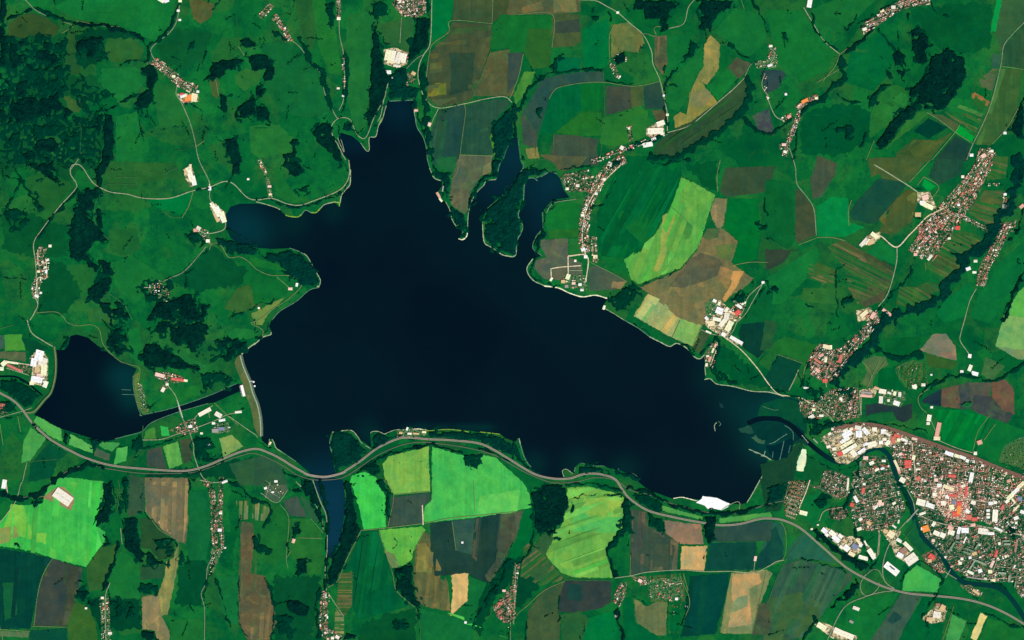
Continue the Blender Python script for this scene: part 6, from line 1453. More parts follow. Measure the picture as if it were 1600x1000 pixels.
for s_, w_, k_, t_ in [('X2', 13, 0, '205,20 215,180 240,340 250,480 200,540'), ('X2', 14, 0, '190,560 330,560 520,590 660,700 900,720 1100,750 1300,760'), ('X2', 9, 1, '250,240 480,230 760,310 1000,330'), ('X2', 9, 1, '410,480 440,400 460,330'), ('X2', 12, 0, '800,500 800,690'), ('X2', 10, 1, '250,760 420,840 600,940 760,990'), ('X2', 10, 0, '1060,440 1130,560 1290,640 1420,760'), ('X2', 11, 0, '1600,560 1380,760 1290,920'), ('X2', 8, 1, '350,60 420,200 470,420'), ('X2', 8, 1, '560,120 600,300 620,450'), ('X2', 8, 1, '760,260 720,420 740,560'), ('X2', 8, 1, '1240,330 1200,500 1130,600'),
                       ('X3', 12, 0, '250,20 480,120 760,180 1000,180 1200,200 1400,250 1600,300'), ('X3', 9, 1, '740,300 660,480 560,520'), ('X3', 9, 1, '1040,330 980,500 900,700'), ('X3', 10, 0, '1220,220 1240,420 1260,600 1200,760'), ('X3', 11, 0, '860,790 1060,840 1300,830 1600,800'), ('X3', 9, 0, '1260,680 1440,700 1600,720'), ('X3', 9, 1, '1510,310 1490,520 1480,700'), ('X3', 8, 1, '700,560 900,560 1100,600'), ('X3', 8, 1, '1360,300 1400,520 1390,680'),
                       ('X4', 9, 0, '880,40 960,180 1080,260 1240,250 1420,200'), ('X4', 9, 1, '1010,60 1040,260 1060,480 1180,620'), ('X4', 9, 0, '1230,640 1220,800 1200,960'), ('X4', 8, 1, '1320,60 1310,300 1320,520 1300,620'), ('X4', 8, 1, '900,380 1080,380 1300,420'), ('X4', 8, 0, '480,510 540,390 700,350 800,340'), ('X4', 8, 1, '360,60 540,130 680,220'), ('X1', 9, 1, '580,760 800,700 1030,640'), ('X1', 9, 1, '680,600 690,760 720,960'), ('X1', 9, 1, '820,640 830,800 850,980'), ('X1', 8, 1, '600,900 800,860 1080,840'), ('X1', 9, 0, '200,300 330,230 440,170'), ('X1', 9, 0, '270,310 420,230'), ('X1', 9, 1, '1340,330 1500,400 1600,430'), ('X1', 8, 1, '170,850 260,680'),
                       ('X5', 9, 1, '320,180 250,330 200,440'), ('X5', 9, 0, '520,150 440,330 400,480 410,600'), ('X5', 9, 1, '790,660 770,920'), ('X5', 10, 1, '400,900 560,800 760,640'), ('X5', 8, 1, '660,650 650,900'), ('X5', 8, 1, '360,200 520,330'), ('X5', 9, 0, '845,730 840,950')]:
    ribbon('street', P(s_, t_), w_, ST[k_], 7.0 + random.uniform(0, .8), wob=.25)
TOWN = 'the town'
settle(P('D3', '760,790 900,745 1110,810 1280,860 1420,930 1600,1000 D4:1600,60 1500,150 1420,300 1350,260 1230,260 1060,160 930,140 870,40 830,0 D3:810,940'), -10, 'the town centre east of the river', dens=.72, mix=(3, 4, 4, 3, 2, 3), size=(11, 21), pitch=(27, 28), trees_=.5, ground=GB)
settle(P('X2', '440,560 700,540 900,520 930,740 880,980 640,980 540,860 500,780'), -8, 'the town centre east of the river', dens=.55, mix=(6, 4, 3, 3, 1, 1), size=(14, 24), pitch=(28, 30), trees_=.25, ground=BR)
settle(P('D4', '930,150 1060,170 1230,265 1350,290 1440,340 1600,330 1600,640 1450,635 1250,610 1160,560 1090,470 980,350 940,250'), 25, 'the blocks on the river side of the town', dens=.5, mix=(3, 3, 2, 2, 3, 2), size=(11, 20), pitch=(27, 28), trees_=.75, ground=GG)
settle(P('D4', '1420,300 1500,150 1600,70 1600,330 1440,330'), 40, 'the east side of the town', dens=.6, mix=(3, 3, 3, 2, 2, 2), size=(11, 20), trees_=.5, ground=GG)
settle(P('X1', '570,690 640,670 760,640 1030,600 1080,720 1160,900 1190,960 X4:1440,20 1560,360 1520,460 1340,600 1230,640 1080,640 930,600 880,430 880,260 910,120'), 12, 'the suburb west of the river', dens=.7, mix=(2, 3, 4, 4, 2, 3), size=(10, 17), pitch=(25, 27), trees_=.6, ground=GG)
settle(P('X1', '230,680 350,690 540,770 530,1000 X4:860,200 700,240 600,170 480,110 380,90 X1:150,880'), -30, 'the suburb by the river bend', dens=.65, mix=(2, 3, 3, 3, 2, 3), size=(10, 15), pitch=(23, 25), trees_=.45, ground=GB)
settle(P('X4', '600,340 800,340 840,400 800,480 740,520 600,470'), 5, 'the small estate above the motorway', dens=.7, mix=(4, 3, 1, 1, 1, 3), size=(9, 13), pitch=(22, 22), trees_=.5, ground=GB)
settle(P('X1', '700,490 1000,500 1040,640 700,660'), 8, 'the suburb west of the river', dens=.35, mix=(3, 3, 4, 2, 1, 1), trees_=.6, ground=GG)
settle(P('X2', '1040,340 1240,300 1600,440 1600,560 1400,700 1200,560'), -25, 'the garden suburb north of the town', dens=.38, mix=(3, 3, 2, 2, 1, 2), trees_=.7, ground=GP)
settle(P('D4', '960,470 1040,430 1090,510 1110,580 1060,580 980,510'), 40, 'the small estate south of the river', dens=.55, mix=(5, 4, 2, 2, 1, 1), trees_=.4, ground=GB)
settle(P('D4', '1200,660 1260,655 1340,700 1330,730 1280,720'), -30, 'the houses on the south bank', dens=.6, trees_=.3, ground=GV)
settle(P('D4', '1560,640 1600,620 1640,700 1590,740 1550,690'), 0, 'the houses at the right edge', dens=.7, mix=(2, 4, 3, 3, 1, 1), trees_=.3, ground=GB)
# allotments beside the sand yard
for k in range(9):
    xx, yy = 130 + random.uniform(-8, 8), 20 + k * 52
    ribbon('garden_bed', P('X4', f'{xx - k * 9},{yy} {xx + 130 - k * 10},{yy + 46}'), 26, plain_mat('bed_brown' if k < 4 else 'bed_pale', (140, 112, 82) if k < 4 else (138, 138, 104), .2), 6.5, smooth=False)
    for q in range(5):
        X_, Y_ = W('X4', xx - k * 9 + 12 + q * 28, yy + 22 + q * 10)
        HOUSES.append((X_, Y_, random.uniform(6, 9), 6, -25, 3.5, random.choice((2, 3, 5)), 'the allotments by the sand yard'))

settle(P('X4', '100,10 340,10 300,150 230,380 210,440 60,420 40,250'), -25, 'the allotments by the sand yard', dens=.75, mix=(4, 3, 2, 3, 1, 3), size=(7, 12), pitch=(20, 22), trees_=.25, ground=GV)
VN = 'the village between town and lake'
settle(P('D3', '255,230 320,150 380,150 400,190 460,170 560,80 640,0 D2:600,960 680,940 D3:700,0 640,90 540,190 470,290 420,370 360,390 270,350'), 52, VN, dens=.72, mix=(4, 4, 3, 3, 1, 3), pitch=(22, 24), trees_=.3, ground=GB)
settle(P('D3', '190,480 240,500 300,500 400,430 560,420 570,610 440,630 380,600 300,630 240,620 200,570'), 75, VN, dens=.5, mix=(4, 4, 3, 2, 1, 3), trees_=.6, ground=GV)
settle(P('D3', '480,470 560,440 555,600 500,600'), 80, VN, dens=.6, mix=(5, 4, 2, 2, 1, 3), trees_=.3, ground=GB)
V1 = 'the long red-roofed village near the right edge'
street_village('D2', '1370,-60 1330,60 1270,140 1180,240 1090,340 1000,470 920,590', 105, V1, dens=.7, mix=(6, 4, 2, 2, 1, 2), pitch=(22, 24), trees_=.45, ground=GV)
street_village('D2', '1340,60 1300,180 1210,320 1130,440 1060,530 1000,620', 60, V1, dens=.6, mix=(5, 4, 3, 2, 1, 2), pitch=(22, 24), trees_=.4, ground=GV)
settle(P('D2', '930,410 1080,330 1110,380 1010,530 960,540'), 50, V1, dens=.6, mix=(8, 3, 1, 1, 0, 2), pitch=(20, 22), trees_=.3, ground=GB)
street_village('D2', '1150,320 1270,385 1380,440', 34, V1, dens=.6, trees_=.4, ground=GV)
street_village('D1', '1340,1000 1400,940', 80, V1, dens=.6, trees_=.4, ground=GV)
street_village('D1', '1390,900 1300,990', 26, V1, dens=.5, trees_=.3)
V2 = 'the second village near the right edge'
street_village('D2', '1500,410 1460,490 1410,570 1350,680 1330,790', 62, V2, dens=.65, mix=(5, 4, 3, 2, 1, 2), pitch=(22, 24), trees_=.5, ground=GV)
settle(P('D2', '1450,400 1560,370 1530,450 1440,450'), 20, V2, dens=.45, trees_=.5, ground=GV)
settle(P('D2', '1350,140 1470,140 1470,165 1360,160'), 0, V1, dens=.6, trees_=.4)
settle(P('D2', '1470,210 1490,210 1500,320 1465,300'), 80, V1, dens=.6, trees_=.4)
V3 = 'the forked lakeside village'
street_village('C2', '705,-10 620,40 560,110 510,200 470,290 450,400 450,500 470,580', 66, V3, dens=.72, mix=(3, 4, 4, 3, 1, 3), pitch=(22, 23), trees_=.45, ground=GV)
settle(P('C2', '300,110 340,80 480,60 520,130 470,200 350,200'), 10, V3, dens=.42, mix=(3, 3, 4, 2, 1, 2), trees_=.6, ground=GV)
street_village('C2', '510,480 520,640', 36, V3, dens=.7, mix=(5, 4, 3, 2, 1, 1), trees_=.3, ground=GV)
street_village('C1', '500,1010 640,960 800,900 900,860', 34, V3, dens=.5, mix=(2, 3, 4, 3, 1, 1), trees_=.5)
settle(P('C2', '315,720 460,720 470,810 330,800'), 10, 'the resort on the lake below the forked village', dens=.4, trees_=.5, ground=GP)
street_village('C1', '725,790 735,830 745,880', 26, 'the farm lane beside the white halls', dens=.7, mix=(6, 2, 2, 2, 0, 2), trees_=.3, ground=GV)
settle(P('C1', '600,390 640,400 680,480 650,500'), 60, 'the hamlet on the tan field', dens=.6, mix=(2, 4, 3, 3, 1, 1), trees_=.5, ground=GV)
settle(P('C1', '640,330 720,330 710,400 640,390'), 0, 'the hamlet on the tan field', dens=.4, trees_=.8)
V4 = 'the ridge-top village at the top right'
street_village('D1', '580,190 680,130 780,60 880,20 1010,0', 58, V4, dens=.75, mix=(3, 4, 4, 4, 1, 2), pitch=(21, 22), trees_=.25, ground=GB)
V5 = 'the small village on the northeast road'
street_village('D1', '310,605 220,650 180,680', 44, V5, dens=.7, mix=(5, 4, 3, 2, 1, 2), pitch=(21, 22), trees_=.3, ground=GB)
street_village('D1', '210,690 170,770 140,840 110,920 105,980', 38, V5, dens=.65, mix=(4, 4, 3, 2, 1, 2), trees_=.4, ground=GV)
street_village('D1', '150,720 90,750', 34, V5, dens=.7, mix=(4, 4, 3, 2, 1, 2), trees_=.4, ground=GV)
settle(P('D1', '60,900 110,890 130,970 90,980'), 70, V5, dens=.6, trees_=.3, ground=GV)
V6 = 'the hamlet beside the dark square field'
settle(P('D1', '0,270 50,300 60,420 0,430'), 60, V6, dens=.4, mix=(1, 2, 4, 4, 1, 1), trees_=.4, ground=GP)
settle(P('C1', '1510,390 1600,370 1600,420 1530,430'), 15, V6, dens=.55, mix=(2, 3, 4, 3, 1, 1), trees_=.4, ground=GP)
settle(P('C1', '1560,500 1600,470 1600,640 1570,560'), 60, V6, dens=.4, mix=(1, 2, 4, 4, 1, 1), trees_=.4)
V7 = 'the hillside village in the upper left'
street_village('A1', '960,380 1040,440 1100,490 1150,530 1230,560', 58, V7, dens=.62, mix=(3, 4, 3, 4, 1, 2), pitch=(21, 22), trees_=.4, ground=GV)
settle(P('A1', '920,390 970,380 980,420 930,420'), 0, V7, dens=.5, trees_=.5, ground=GP)
V8 = 'the hillside village at the left edge'
street_village('A2', '275,545 250,620 270,680 245,740 225,800 235,860', 52, V8, dens=.55, mix=(3, 3, 5, 3, 1, 2), trees_=.5, ground=GV)
street_village('A2', '300,610 290,740', 26, V8, dens=.5, mix=(2, 3, 5, 3, 1, 1), trees_=.4)
settle(P('A2', '900,800 1000,750 1060,830 1060,900 960,840'), 0, 'the dark hamlet under the wood', dens=.35, mix=(1, 3, 2, 2, 3, 2), trees_=1.0, ground=GP)
settle(P('A2', '1220,420 1300,440 1330,540 1270,500'), 30, 'the houses below the sand-coloured farm', dens=.4, trees_=.7, ground=GP)
V9 = 'the two small western villages at the top'
street_village('B1', '30,110 100,30', 40, V9, dens=.5, mix=(2, 3, 2, 4, 1, 2), trees_=.5, ground=GV)
street_village('B1', '110,100 170,170 210,260', 44, V9, dens=.62, mix=(5, 4, 2, 2, 1, 2), trees_=.4, ground=GV)
street_village('B1', '515,-10 518,110', 30, 'the lane village at the top edge', dens=.65, mix=(4, 4, 3, 2, 1, 2), trees_=.3, ground=GV)
street_village('B1', '548,360 552,600', 20, 'the houses along the northern lane', dens=.4, mix=(2, 3, 3, 3, 1, 1), trees_=.3)
settle(P('B1', '850,20 890,-10 1060,-10 1060,90 1000,110 910,100'), 10, 'the village cut by the top edge', dens=.7, mix=(3, 4, 2, 4, 2, 2), pitch=(21, 22), trees_=.3, ground=GB)
settle(P('B1', '930,470 980,440 1000,480 990,520 940,540'), -30, 'the estate at the lake tip', dens=.5, mix=(2, 4, 2, 4, 1, 1), trees_=.3, ground=GV)
street_village('B2', '20,0 50,60 75,140 90,230', 26, 'the hamlet on the west bay shore', dens=.55, mix=(3, 4, 2, 4, 1, 2), trees_=.4, ground=GP)
VA = 'the village below the dam'
settle(P('A3', '965,330 1050,325 1170,365 1170,385 1050,395 970,360'), -12, VA, dens=.6, mix=(6, 4, 1, 2, 1, 2), trees_=.4, ground=GV)
settle(P('A3', '985,440 1030,395 1060,410 1030,450'), 60, VA, dens=.6, mix=(5, 4, 2, 2, 1, 2), trees_=.4, ground=GV)
settle(P('A3', '1140,640 1220,610 1240,700 1180,720 1060,690'), 20, VA, dens=.45, mix=(3, 3, 2, 2, 1, 3), trees_=.5, ground=GV)
settle(P('A3', '1330,650 1430,640 1440,700 1340,710'), 0, VA, dens=.5, mix=(1, 2, 2, 2, 5, 2), trees_=.5, ground=GP)
settle(P('A3', '0,520 40,515 45,590 0,600'), 80, 'the red hamlet at the left edge', dens=.7, mix=(7, 3, 1, 1, 0, 1), trees_=.3, ground=GV)
settle(P('A3', '40,265 190,285 185,345 40,300'), -12, 'the terraces by the left-edge factory', dens=.5, mix=(5, 3, 2, 2, 1, 2), trees_=.4, ground=GV)
settle(P('A3', '860,390 890,400 930,560 890,570 865,480'), -70, 'the cabins on the reservoir shore', dens=.35, mix=(4, 3, 2, 3, 1, 2), trees_=.7, ground=GP)
VB = 'the street village south of the dam'
street_village('A4', '1310,10 1335,130 1340,260 1345,420', 40, VB, dens=.68, mix=(4, 4, 3, 3, 1, 2), pitch=(21, 22), trees_=.35, ground=GV)
street_village('A4', '1385,-20 1375,200 1385,330 1395,430', 30, VB, dens=.62, mix=(3, 4, 4, 3, 1, 2), trees_=.35, ground=GV)
settle(P('A4', '1320,430 1400,420 1330,590 1310,590'), 70, VB, dens=.4, trees_=.5, ground=GP)
settle(P('A4', '1250,-10 1300,0 1310,60 1280,40'), 70, VB, dens=.5, trees_=.4, ground=GV)
street_village('A4', '650,740 660,850 665,1000', 56, 'the lane village at the lower left', dens=.45, mix=(3, 3, 3, 3, 1, 2), trees_=.8, ground=GP)
VC = 'the street village at the bottom centre'
street_village('B4', '438,690 428,800 425,900 450,1010', 52, VC, dens=.65, mix=(5, 4, 3, 3, 1, 2), pitch=(21, 22), trees_=.4, ground=GV)
settle(P('B4', '460,930 540,970 540,1005 470,1005'), -20, VC, dens=.5, trees_=.3, ground=GV)
VD = 'the village at the bottom edge by the pale field'
settle(P('B4', '1480,780 1540,740 1600,650 1600,880 1570,900 1500,850'), 30, VD, dens=.6, mix=(6, 4, 2, 2, 1, 3), pitch=(21, 22), trees_=.3, ground=GB)
street_village('C4', '35,520 20,620 10,720 0,860', 34, VD, dens=.6, mix=(5, 4, 3, 2, 1, 2), trees_=.3, ground=GV)
street_village('B4', '1590,860 1580,1000', 24, VD, dens=.5, trees_=.4)
VE = 'the garden village at the bottom'
settle(P('C4', '630,760 650,690 680,640 720,640 710,720 670,790'), 65, VE, dens=.62, mix=(5, 4, 2, 2, 1, 2), trees_=.3, ground=GV)
settle(P('C4', '740,600 830,600 870,650 800,660'), -10, VE, dens=.6, mix=(5, 4, 2, 3, 1, 2), trees_=.3, ground=GV)
settle(P('C4', '860,620 1060,600 1070,740 1000,760 860,740'), 80, VE, dens=.28, mix=(4, 4, 2, 2, 1, 2), trees_=.6, ground=GP)
settle(P('C4', '980,790 1050,780 1030,860 980,850'), 80, VE, dens=.12, trees_=.4)
settle(P('B3', '880,690 940,680 1065,690 1065,720 960,740 880,730'), 0, 'the camp site on the south shore', dens=.35, mix=(1, 2, 3, 4, 1, 2), size=(7, 11), trees_=.5, ground=GP)
settle(P('B4', '40,20 110,0 190,0 200,50 130,130'), 30, 'the switchyard south of the dam', dens=.12, mix=(0, 0, 3, 3, 4, 0), trees_=.1)
settle(P('D3', '800,290 980,270 1000,400 880,440'), 70, 'the gardens north of the town', dens=.22, mix=(1, 2, 3, 3, 2, 1), size=(7, 10), trees_=.7)
settle(P('D3', '1480,800 1600,720 1600,960 1450,900'), 30, 'the garden plots northeast of the town', dens=.1, size=(6, 9), trees_=.7)
settle(P('X5', '1090,620 1380,650 1380,780 1300,850 1090,800'), -8, 'the white estate beside the dark field', dens=.2, mix=(0, 1, 5, 3, 1, 0), trees_=.4)
settle(P('C2', '1390,850 1460,880 1440,960 1380,950'), 60, 'the hamlet beside the bright factory', dens=.5, mix=(6, 3, 3, 2, 1, 1), trees_=.4, ground=GV)
settle(P('C3', '1200,220 1250,140 1290,130 1260,300 1215,300'), 70, 'the hotel point on the east shore', dens=.35, mix=(4, 4, 3, 2, 1, 1), trees_=.5, ground=GP)

# ------------------------------------------------------------------ houses: 300 largest singly, the rest as one mass
HOUSES.sort(key=lambda h: -h[2] * h[3])


def gable(L, Wd, h):
    a, b, r = L / 2, Wd / 2, Wd * .32
    V = [(-a, -b, -2), (a, -b, -2), (a, b, -2), (-a, b, -2), (-a, -b, h), (a, -b, h), (a, b, h), (-a, b, h), (-a - .3, 0, h + r), (a + .3, 0, h + r)]
    return V, [(0, 1, 5, 4), (2, 3, 7, 6)], [(1, 2, 6, 9, 5), (3, 0, 4, 8, 7)], [(4, 5, 9, 8), (6, 7, 8, 9)]


proto = {}
used_lab = {}
big, rest = HOUSES[:300], HOUSES[300:]
HOBJ = []
for x, y, L, Wd, ang, h, c, place in big:
    key = (round(L / 4), c)
    if key not in proto:
        V, q, p5, rf = gable(key[0] * 4.0, key[0] * 4.0 * .72, 6.0)
        m = bpy.data.meshes.new('house')
        m.from_pydata(V, [], q + p5 + rf)
        m.materials.append(WALL)
        m.materials.append(HM[c])
        m.polygons.foreach_set('material_index', [0] * 4 + [1] * 2)
        proto[key] = m
    o = bpy.data.objects.new('house', proto[key])
    COL.objects.link(o)
    o.location = (x, y, float(H(x, y)) + 5.5)
    o.rotation_euler = (0, 0, rad(ang))
    o.scale = (L / (key[0] * 4.0), Wd / (key[0] * 4.0 * .72), h / 6.0)
    HOBJ.append((o, x, y, L * Wd, c, place))
hv, f4, f5, m4, m5 = [], [], [], [], []
for x, y, L, Wd, ang, h, c, place in rest:
    V, q, p5, rf = gable(L, Wd, h)
    V = np.array(V)
    cs, sn = math.cos(rad(ang)), math.sin(rad(ang))
    b0 = len(hv) * 10
    hv.append(np.column_stack([x + V[:, 0] * cs - V[:, 1] * sn, y + V[:, 0] * sn + V[:, 1] * cs, V[:, 2] + float(H(x, y)) + 5.5]))
    f4 += [[i + b0 for i in f] for f in q + rf]
    m4 += [0, 0, c + 1, c + 1]
    f5 += [[i + b0 for i in f] for f in p5]
    m5 += [0, 0]
me = np_mesh('small_houses', np.concatenate(hv), [np.array(f4), np.array(f5)], m4 + m5)
add_obj('small_houses', me, None, [WALL] + HM, 'stuff', 'thousands of small gabled houses filling the town and villages', 'houses')

# ------------------------------------------------------------------ garden and field trees
OCT = np.array([(1, 0, .45), (.5, .87, .4), (-.5, .87, .5), (-1, 0, .45), (-.5, -.87, .5), (.5, -.87, .4), (0, 0, 1.25), (.5, .3, 1.0), (-.4, .35, .95), (-.1, -.5, 1.0)])
OF = np.array([(0, 1, 7), (1, 2, 8), (1, 8, 7), (2, 3, 8), (3, 4, 9), (3, 9, 8), (4, 5, 9), (5, 0, 7), (5, 7, 9), (7, 8, 6), (8, 9, 6), (9, 7, 6)])
OV = np.concatenate([OCT, OCT[:6] * [.7, .7, 0] - [0, 0, .3]])
OF = np.concatenate([OF, [(i + 10, (i + 1) % 6 + 10, (i + 1) % 6) for i in range(6)], [(i + 10, (i + 1) % 6, i) for i in range(6)]])


def blob_trees(name, pts, mat, label, cat):
    pts = np.array(pts)
    n, k = len(pts), len(OV)
    V = OV[None] * (pts[:, 2][:, None, None] * RNG.uniform(.75, 1.25, (n, k, 1)))
    th = RNG.uniform(0, 6.28, n)
    c, s = np.cos(th)[:, None], np.sin(th)[:, None]
    X = pts[:, 0][:, None] + V[..., 0] * c - V[..., 1] * s
    Y = pts[:, 1][:, None] + V[..., 0] * s + V[..., 1] * c
    Z = H(pts[:, 0], pts[:, 1])[:, None] + V[..., 2] * 1.2 + 5.0
    F = (OF[None] + (np.arange(n) * k)[:, None, None]).reshape(-1, 3)
    return add_obj(name, np_mesh(name, np.stack([X, Y, Z], -1).reshape(-1, 3), F), None, [mat], 'stuff', label, cat)


blob_trees('garden_trees', GT, FM[1], 'dark green garden trees between the houses of the settlements', 'trees')
FT = []
polys_no = [P(f[0], f[2]) for f in FIELDS if max(f[1]) > 115 or f[1][0] > 60]
tot = 0
for k in range(900):
    x, y = random.uniform(-8000, 8000), random.uniform(-5000, 5000)
    px, py = x / 10 + 800, 500 - y / 10
    w_ = 1.0 if px < 560 and py < 560 else .55 if py < 300 or px > 1150 else .4
    if random.random() > w_:
        continue
    a = random.uniform(0, math.pi)
    n = random.choice((1, 1, 2, 3, 6, 12, 20))
    for i in range(n):
        FT.append((x + math.cos(a) * i * 13 + random.gauss(0, 8 + 5 * (n < 8)), y + math.sin(a) * i * 13 + random.gauss(0, 8 + 5 * (n < 8)), random.uniform(5, 10)))
FT = np.array(FT)
ok = np.ones(len(FT), bool)
for q in polys_no + WATERS:
    ok &= ~inside(q, FT[:, 0], FT[:, 1])
ok &= dist_line(smooth_line(MOT, 200), FT[:, 0], FT[:, 1]) > 45
blob_trees('field_trees', FT[ok], FM[1], 'small clumps of trees dotted over the meadows', 'trees')

# ------------------------------------------------------------------ dam, dyke, intake, bridges
crest = smooth_line(P('X8', '345,95 370,190 410,290 437,352 470,470 510,570 535,680 546,790 546,885'), 30)
dam = empty('dam', (*crest[len(crest) // 2], 0), 'long curved olive embankment dam with a pale crest road', 'dam')
dl = Vector((*crest[len(crest) // 2], 0))
cp = np.asarray(crest)
tt = np.gradient(cp, axis=0)
tt /= np.linalg.norm(tt, axis=1)[:, None]
nn_ = np.stack([tt[:, 1], -tt[:, 0]], 1)          # towards the valley side (west)
if nn_[len(nn_) // 2][0] > 0:
    nn_ = -nn_
env = np.sin(np.linspace(0, math.pi, len(cp))) ** .4
wd = 20 + 92 * np.clip(np.minimum(np.linspace(0, 9, len(cp)) + .35, np.linspace(6, 0.2, len(cp))), 0, 1)


def strip(name, a, za, b, zb, mat, par):
    n = len(a)
    V = np.concatenate([np.column_stack([a, za]), np.column_stack([b, zb])]) - np.array(dl)
    i = np.arange(n - 1)
    return add_obj(name, np_mesh(name, V, np.stack([i, i + 1, i + n + 1, i + n], 1)), par, [mat])


o1 = np.full(len(cp), 1.)
strip('embankment', cp + nn_ * 7, 22 * o1, cp + nn_ * wd[:, None], 2.5 * o1, crop_mat((92, 108, 66), None), dam)
strip('crest_road', cp - nn_ * 7, 22.05 * o1, cp + nn_ * 7.0, 22.05 * o1, plain_mat('crest_concrete', (148, 164, 134)), dam)
strip('stone_facing', cp - nn_ * 40, -3 * o1, cp - nn_ * 7, 22 * o1, plain_mat('riprap', (84, 106, 88), .2), dam)
strip('parapet', cp - nn_ * 8.2, 23.4 * o1, cp - nn_ * 6.8, 23.4 * o1, plain_mat('parapet_concrete', (190, 196, 180)), dam)

dk = smooth_line(P('A3', '338,165 348,250 344,350 318,450 275,500 212,570 150,580'), 30)
dyke = ribbon('dyke', dk, 44, crop_mat((72, 104, 62), None), z=6.5, kind=None, label='low grassy dyke closing the small western reservoir', cat='dyke', thick=8.0, smooth=False)
ribbon('crest_path', dk, 9, plain_mat('dyke_path', (120, 138, 100)), z=6.9, parent=dyke, kind=None, smooth=False)


def boxes(name, lst, mat, par):
    V, F = [], []
    for cx, cy, cz, sx, sy, sz in lst:
        b = len(V)
        V += [(cx + i * sx / 2, cy + j * sy / 2, cz + k * sz / 2) for k in (-1, 1) for i, j in ((-1, -1), (1, -1), (1, 1), (-1, 1))]
        F += [(b, b + 3, b + 2, b + 1), (b + 4, b + 5, b + 6, b + 7), (b, b + 1, b + 5, b + 4), (b + 1, b + 2, b + 6, b + 5), (b + 2, b + 3, b + 7, b + 6), (b + 3, b, b + 4, b + 7)]
    m = bpy.data.meshes.new(name)
    m.from_pydata(V, [], F)
    return add_obj(name, m, par, [mat])


px_, py_ = W('X8', 372, 440)
ph = empty('powerhouse', (px_, py_, 2), 'long pinkish white powerhouse at the foot of the dam', 'building')
ph.rotation_euler = (0, 0, rad(14))
boxes('wall', [(0, 0, 9, 44, 180, 18)], RM['pink'], ph)
boxes('roof', [(0, 0, 19, 40, 176, 1.6)], RM['white'], ph)
boxes('crane_beam', [(-30, 0, 12, 6, 176, 3)], RM['grey'], ph)
for k in range(4):
    boxes('draft_tube_gate', [(-34, -60 + 40 * k, 4, 10, 22, 12)], RM['grey'], ph)
for nm, x8, y8, lab in (('intake_tower', 478, 355, 'northern white intake tower standing in the lake by the dam'), ('intake_tower', 488, 395, 'southern white intake tower standing in the lake by the dam')):
    tx, ty = W('X8', x8, y8)
    it = empty(nm, (tx, ty, -4), lab, 'tower')
    boxes('shaft', [(0, 0, 13, 20, 20, 26)], RM['white'], it)
    boxes('roof', [(0, 0, 27.2, 26, 24, 2.4)], RM['white'], it)
ax, ay = W('X8', 440, 350)
bx, by = W('X8', 474, 345)
ib = empty('service_bridge', (ax, ay, 22), 'thin white service bridge from the dam crest to the intake towers', 'bridge')
boxes('deck', [((bx - ax) / 2, (by - ay) / 2, 1.2, abs(bx - ax), 7, 1.4)], RM['white'], ib)
boxes('pier', [((bx - ax) / 2, (by - ay) / 2, -13, 4, 4, 26)], RM['grey'], ib)


def bridge(s, a, b, w, label, col='grey', z=9.0):
    (x0, y0), (x1, y1) = P(s, a + ' ' + b)
    L = math.hypot(x1 - x0, y1 - y0)
    e = empty('bridge', ((x0 + x1) / 2, (y0 + y1) / 2, 0), label, 'bridge')
    e.rotation_euler = (0, 0, math.atan2(y1 - y0, x1 - x0))
    boxes('deck', [(0, 0, z, L, w, 1.6)], plain_mat('deck_' + col, {'grey': (150, 152, 140), 'pale': (184, 188, 168)}[col]), e)
    for sg in (-1, 1):
        boxes('parapet', [(0, sg * (w / 2 - .5), z + 1.5, L, .8, 1.3)], RM['white'], e)
    n = max(1, int(L / 70))
    for k in range(n):
        boxes('pier', [((k + .5 - n / 2) * L / n * .8, 0, z / 2 - 3.5, 4, w * .8, z + 4)], RM['grey'], e)


bridge('X1', '1145,893', '1245,872', 18, 'grey town bridge over the river beside the white riverside hall')
bridge('D4', '868,262', '938,182', 18, 'grey road bridge over the river where the southern road enters the town')
bridge('A3', '1108,500', '1142,610', 12, 'pale narrow bridge over the channel below the dam', 'pale')
bridge('X9', '1330,600', '1430,720', 8, 'narrow footbridge over the river near the lake', 'grey')
bridge('D4', '1110,610', '1140,560', 8, 'short footbridge over the river south of the apartment blocks', 'grey')
bridge('X1', '320,80', '355,150', 10, 'small bridge carrying the village road over the railway', 'grey', 8)
for t0, t1, lab in ((355, 520, 'grey motorway viaduct across the narrow bay'),):
    vp = smooth_line(P('B3', '300,955 340,970 430,980 520,962 560,945'), 20)
    vd = ribbon('viaduct', vp, 40, plain_mat('viaduct_deck', (104, 110, 98)), z=11.5, kind=None, label=lab, cat='bridge', thick=2.0, smooth=False)
    vd.parent = None
    for sft in (-8.6, 8.6):
        ribbon('carriageway', vp, 12.5, plain_mat('motorway_concrete', (146, 138, 124)), z=12.1, parent=vd, kind=None, shift=sft, smooth=False)
    for q in vp[4:-3:4]:
        boxes('pier', [(q[0], q[1], 2, 5, 30, 14)], RM['grey'], vd)

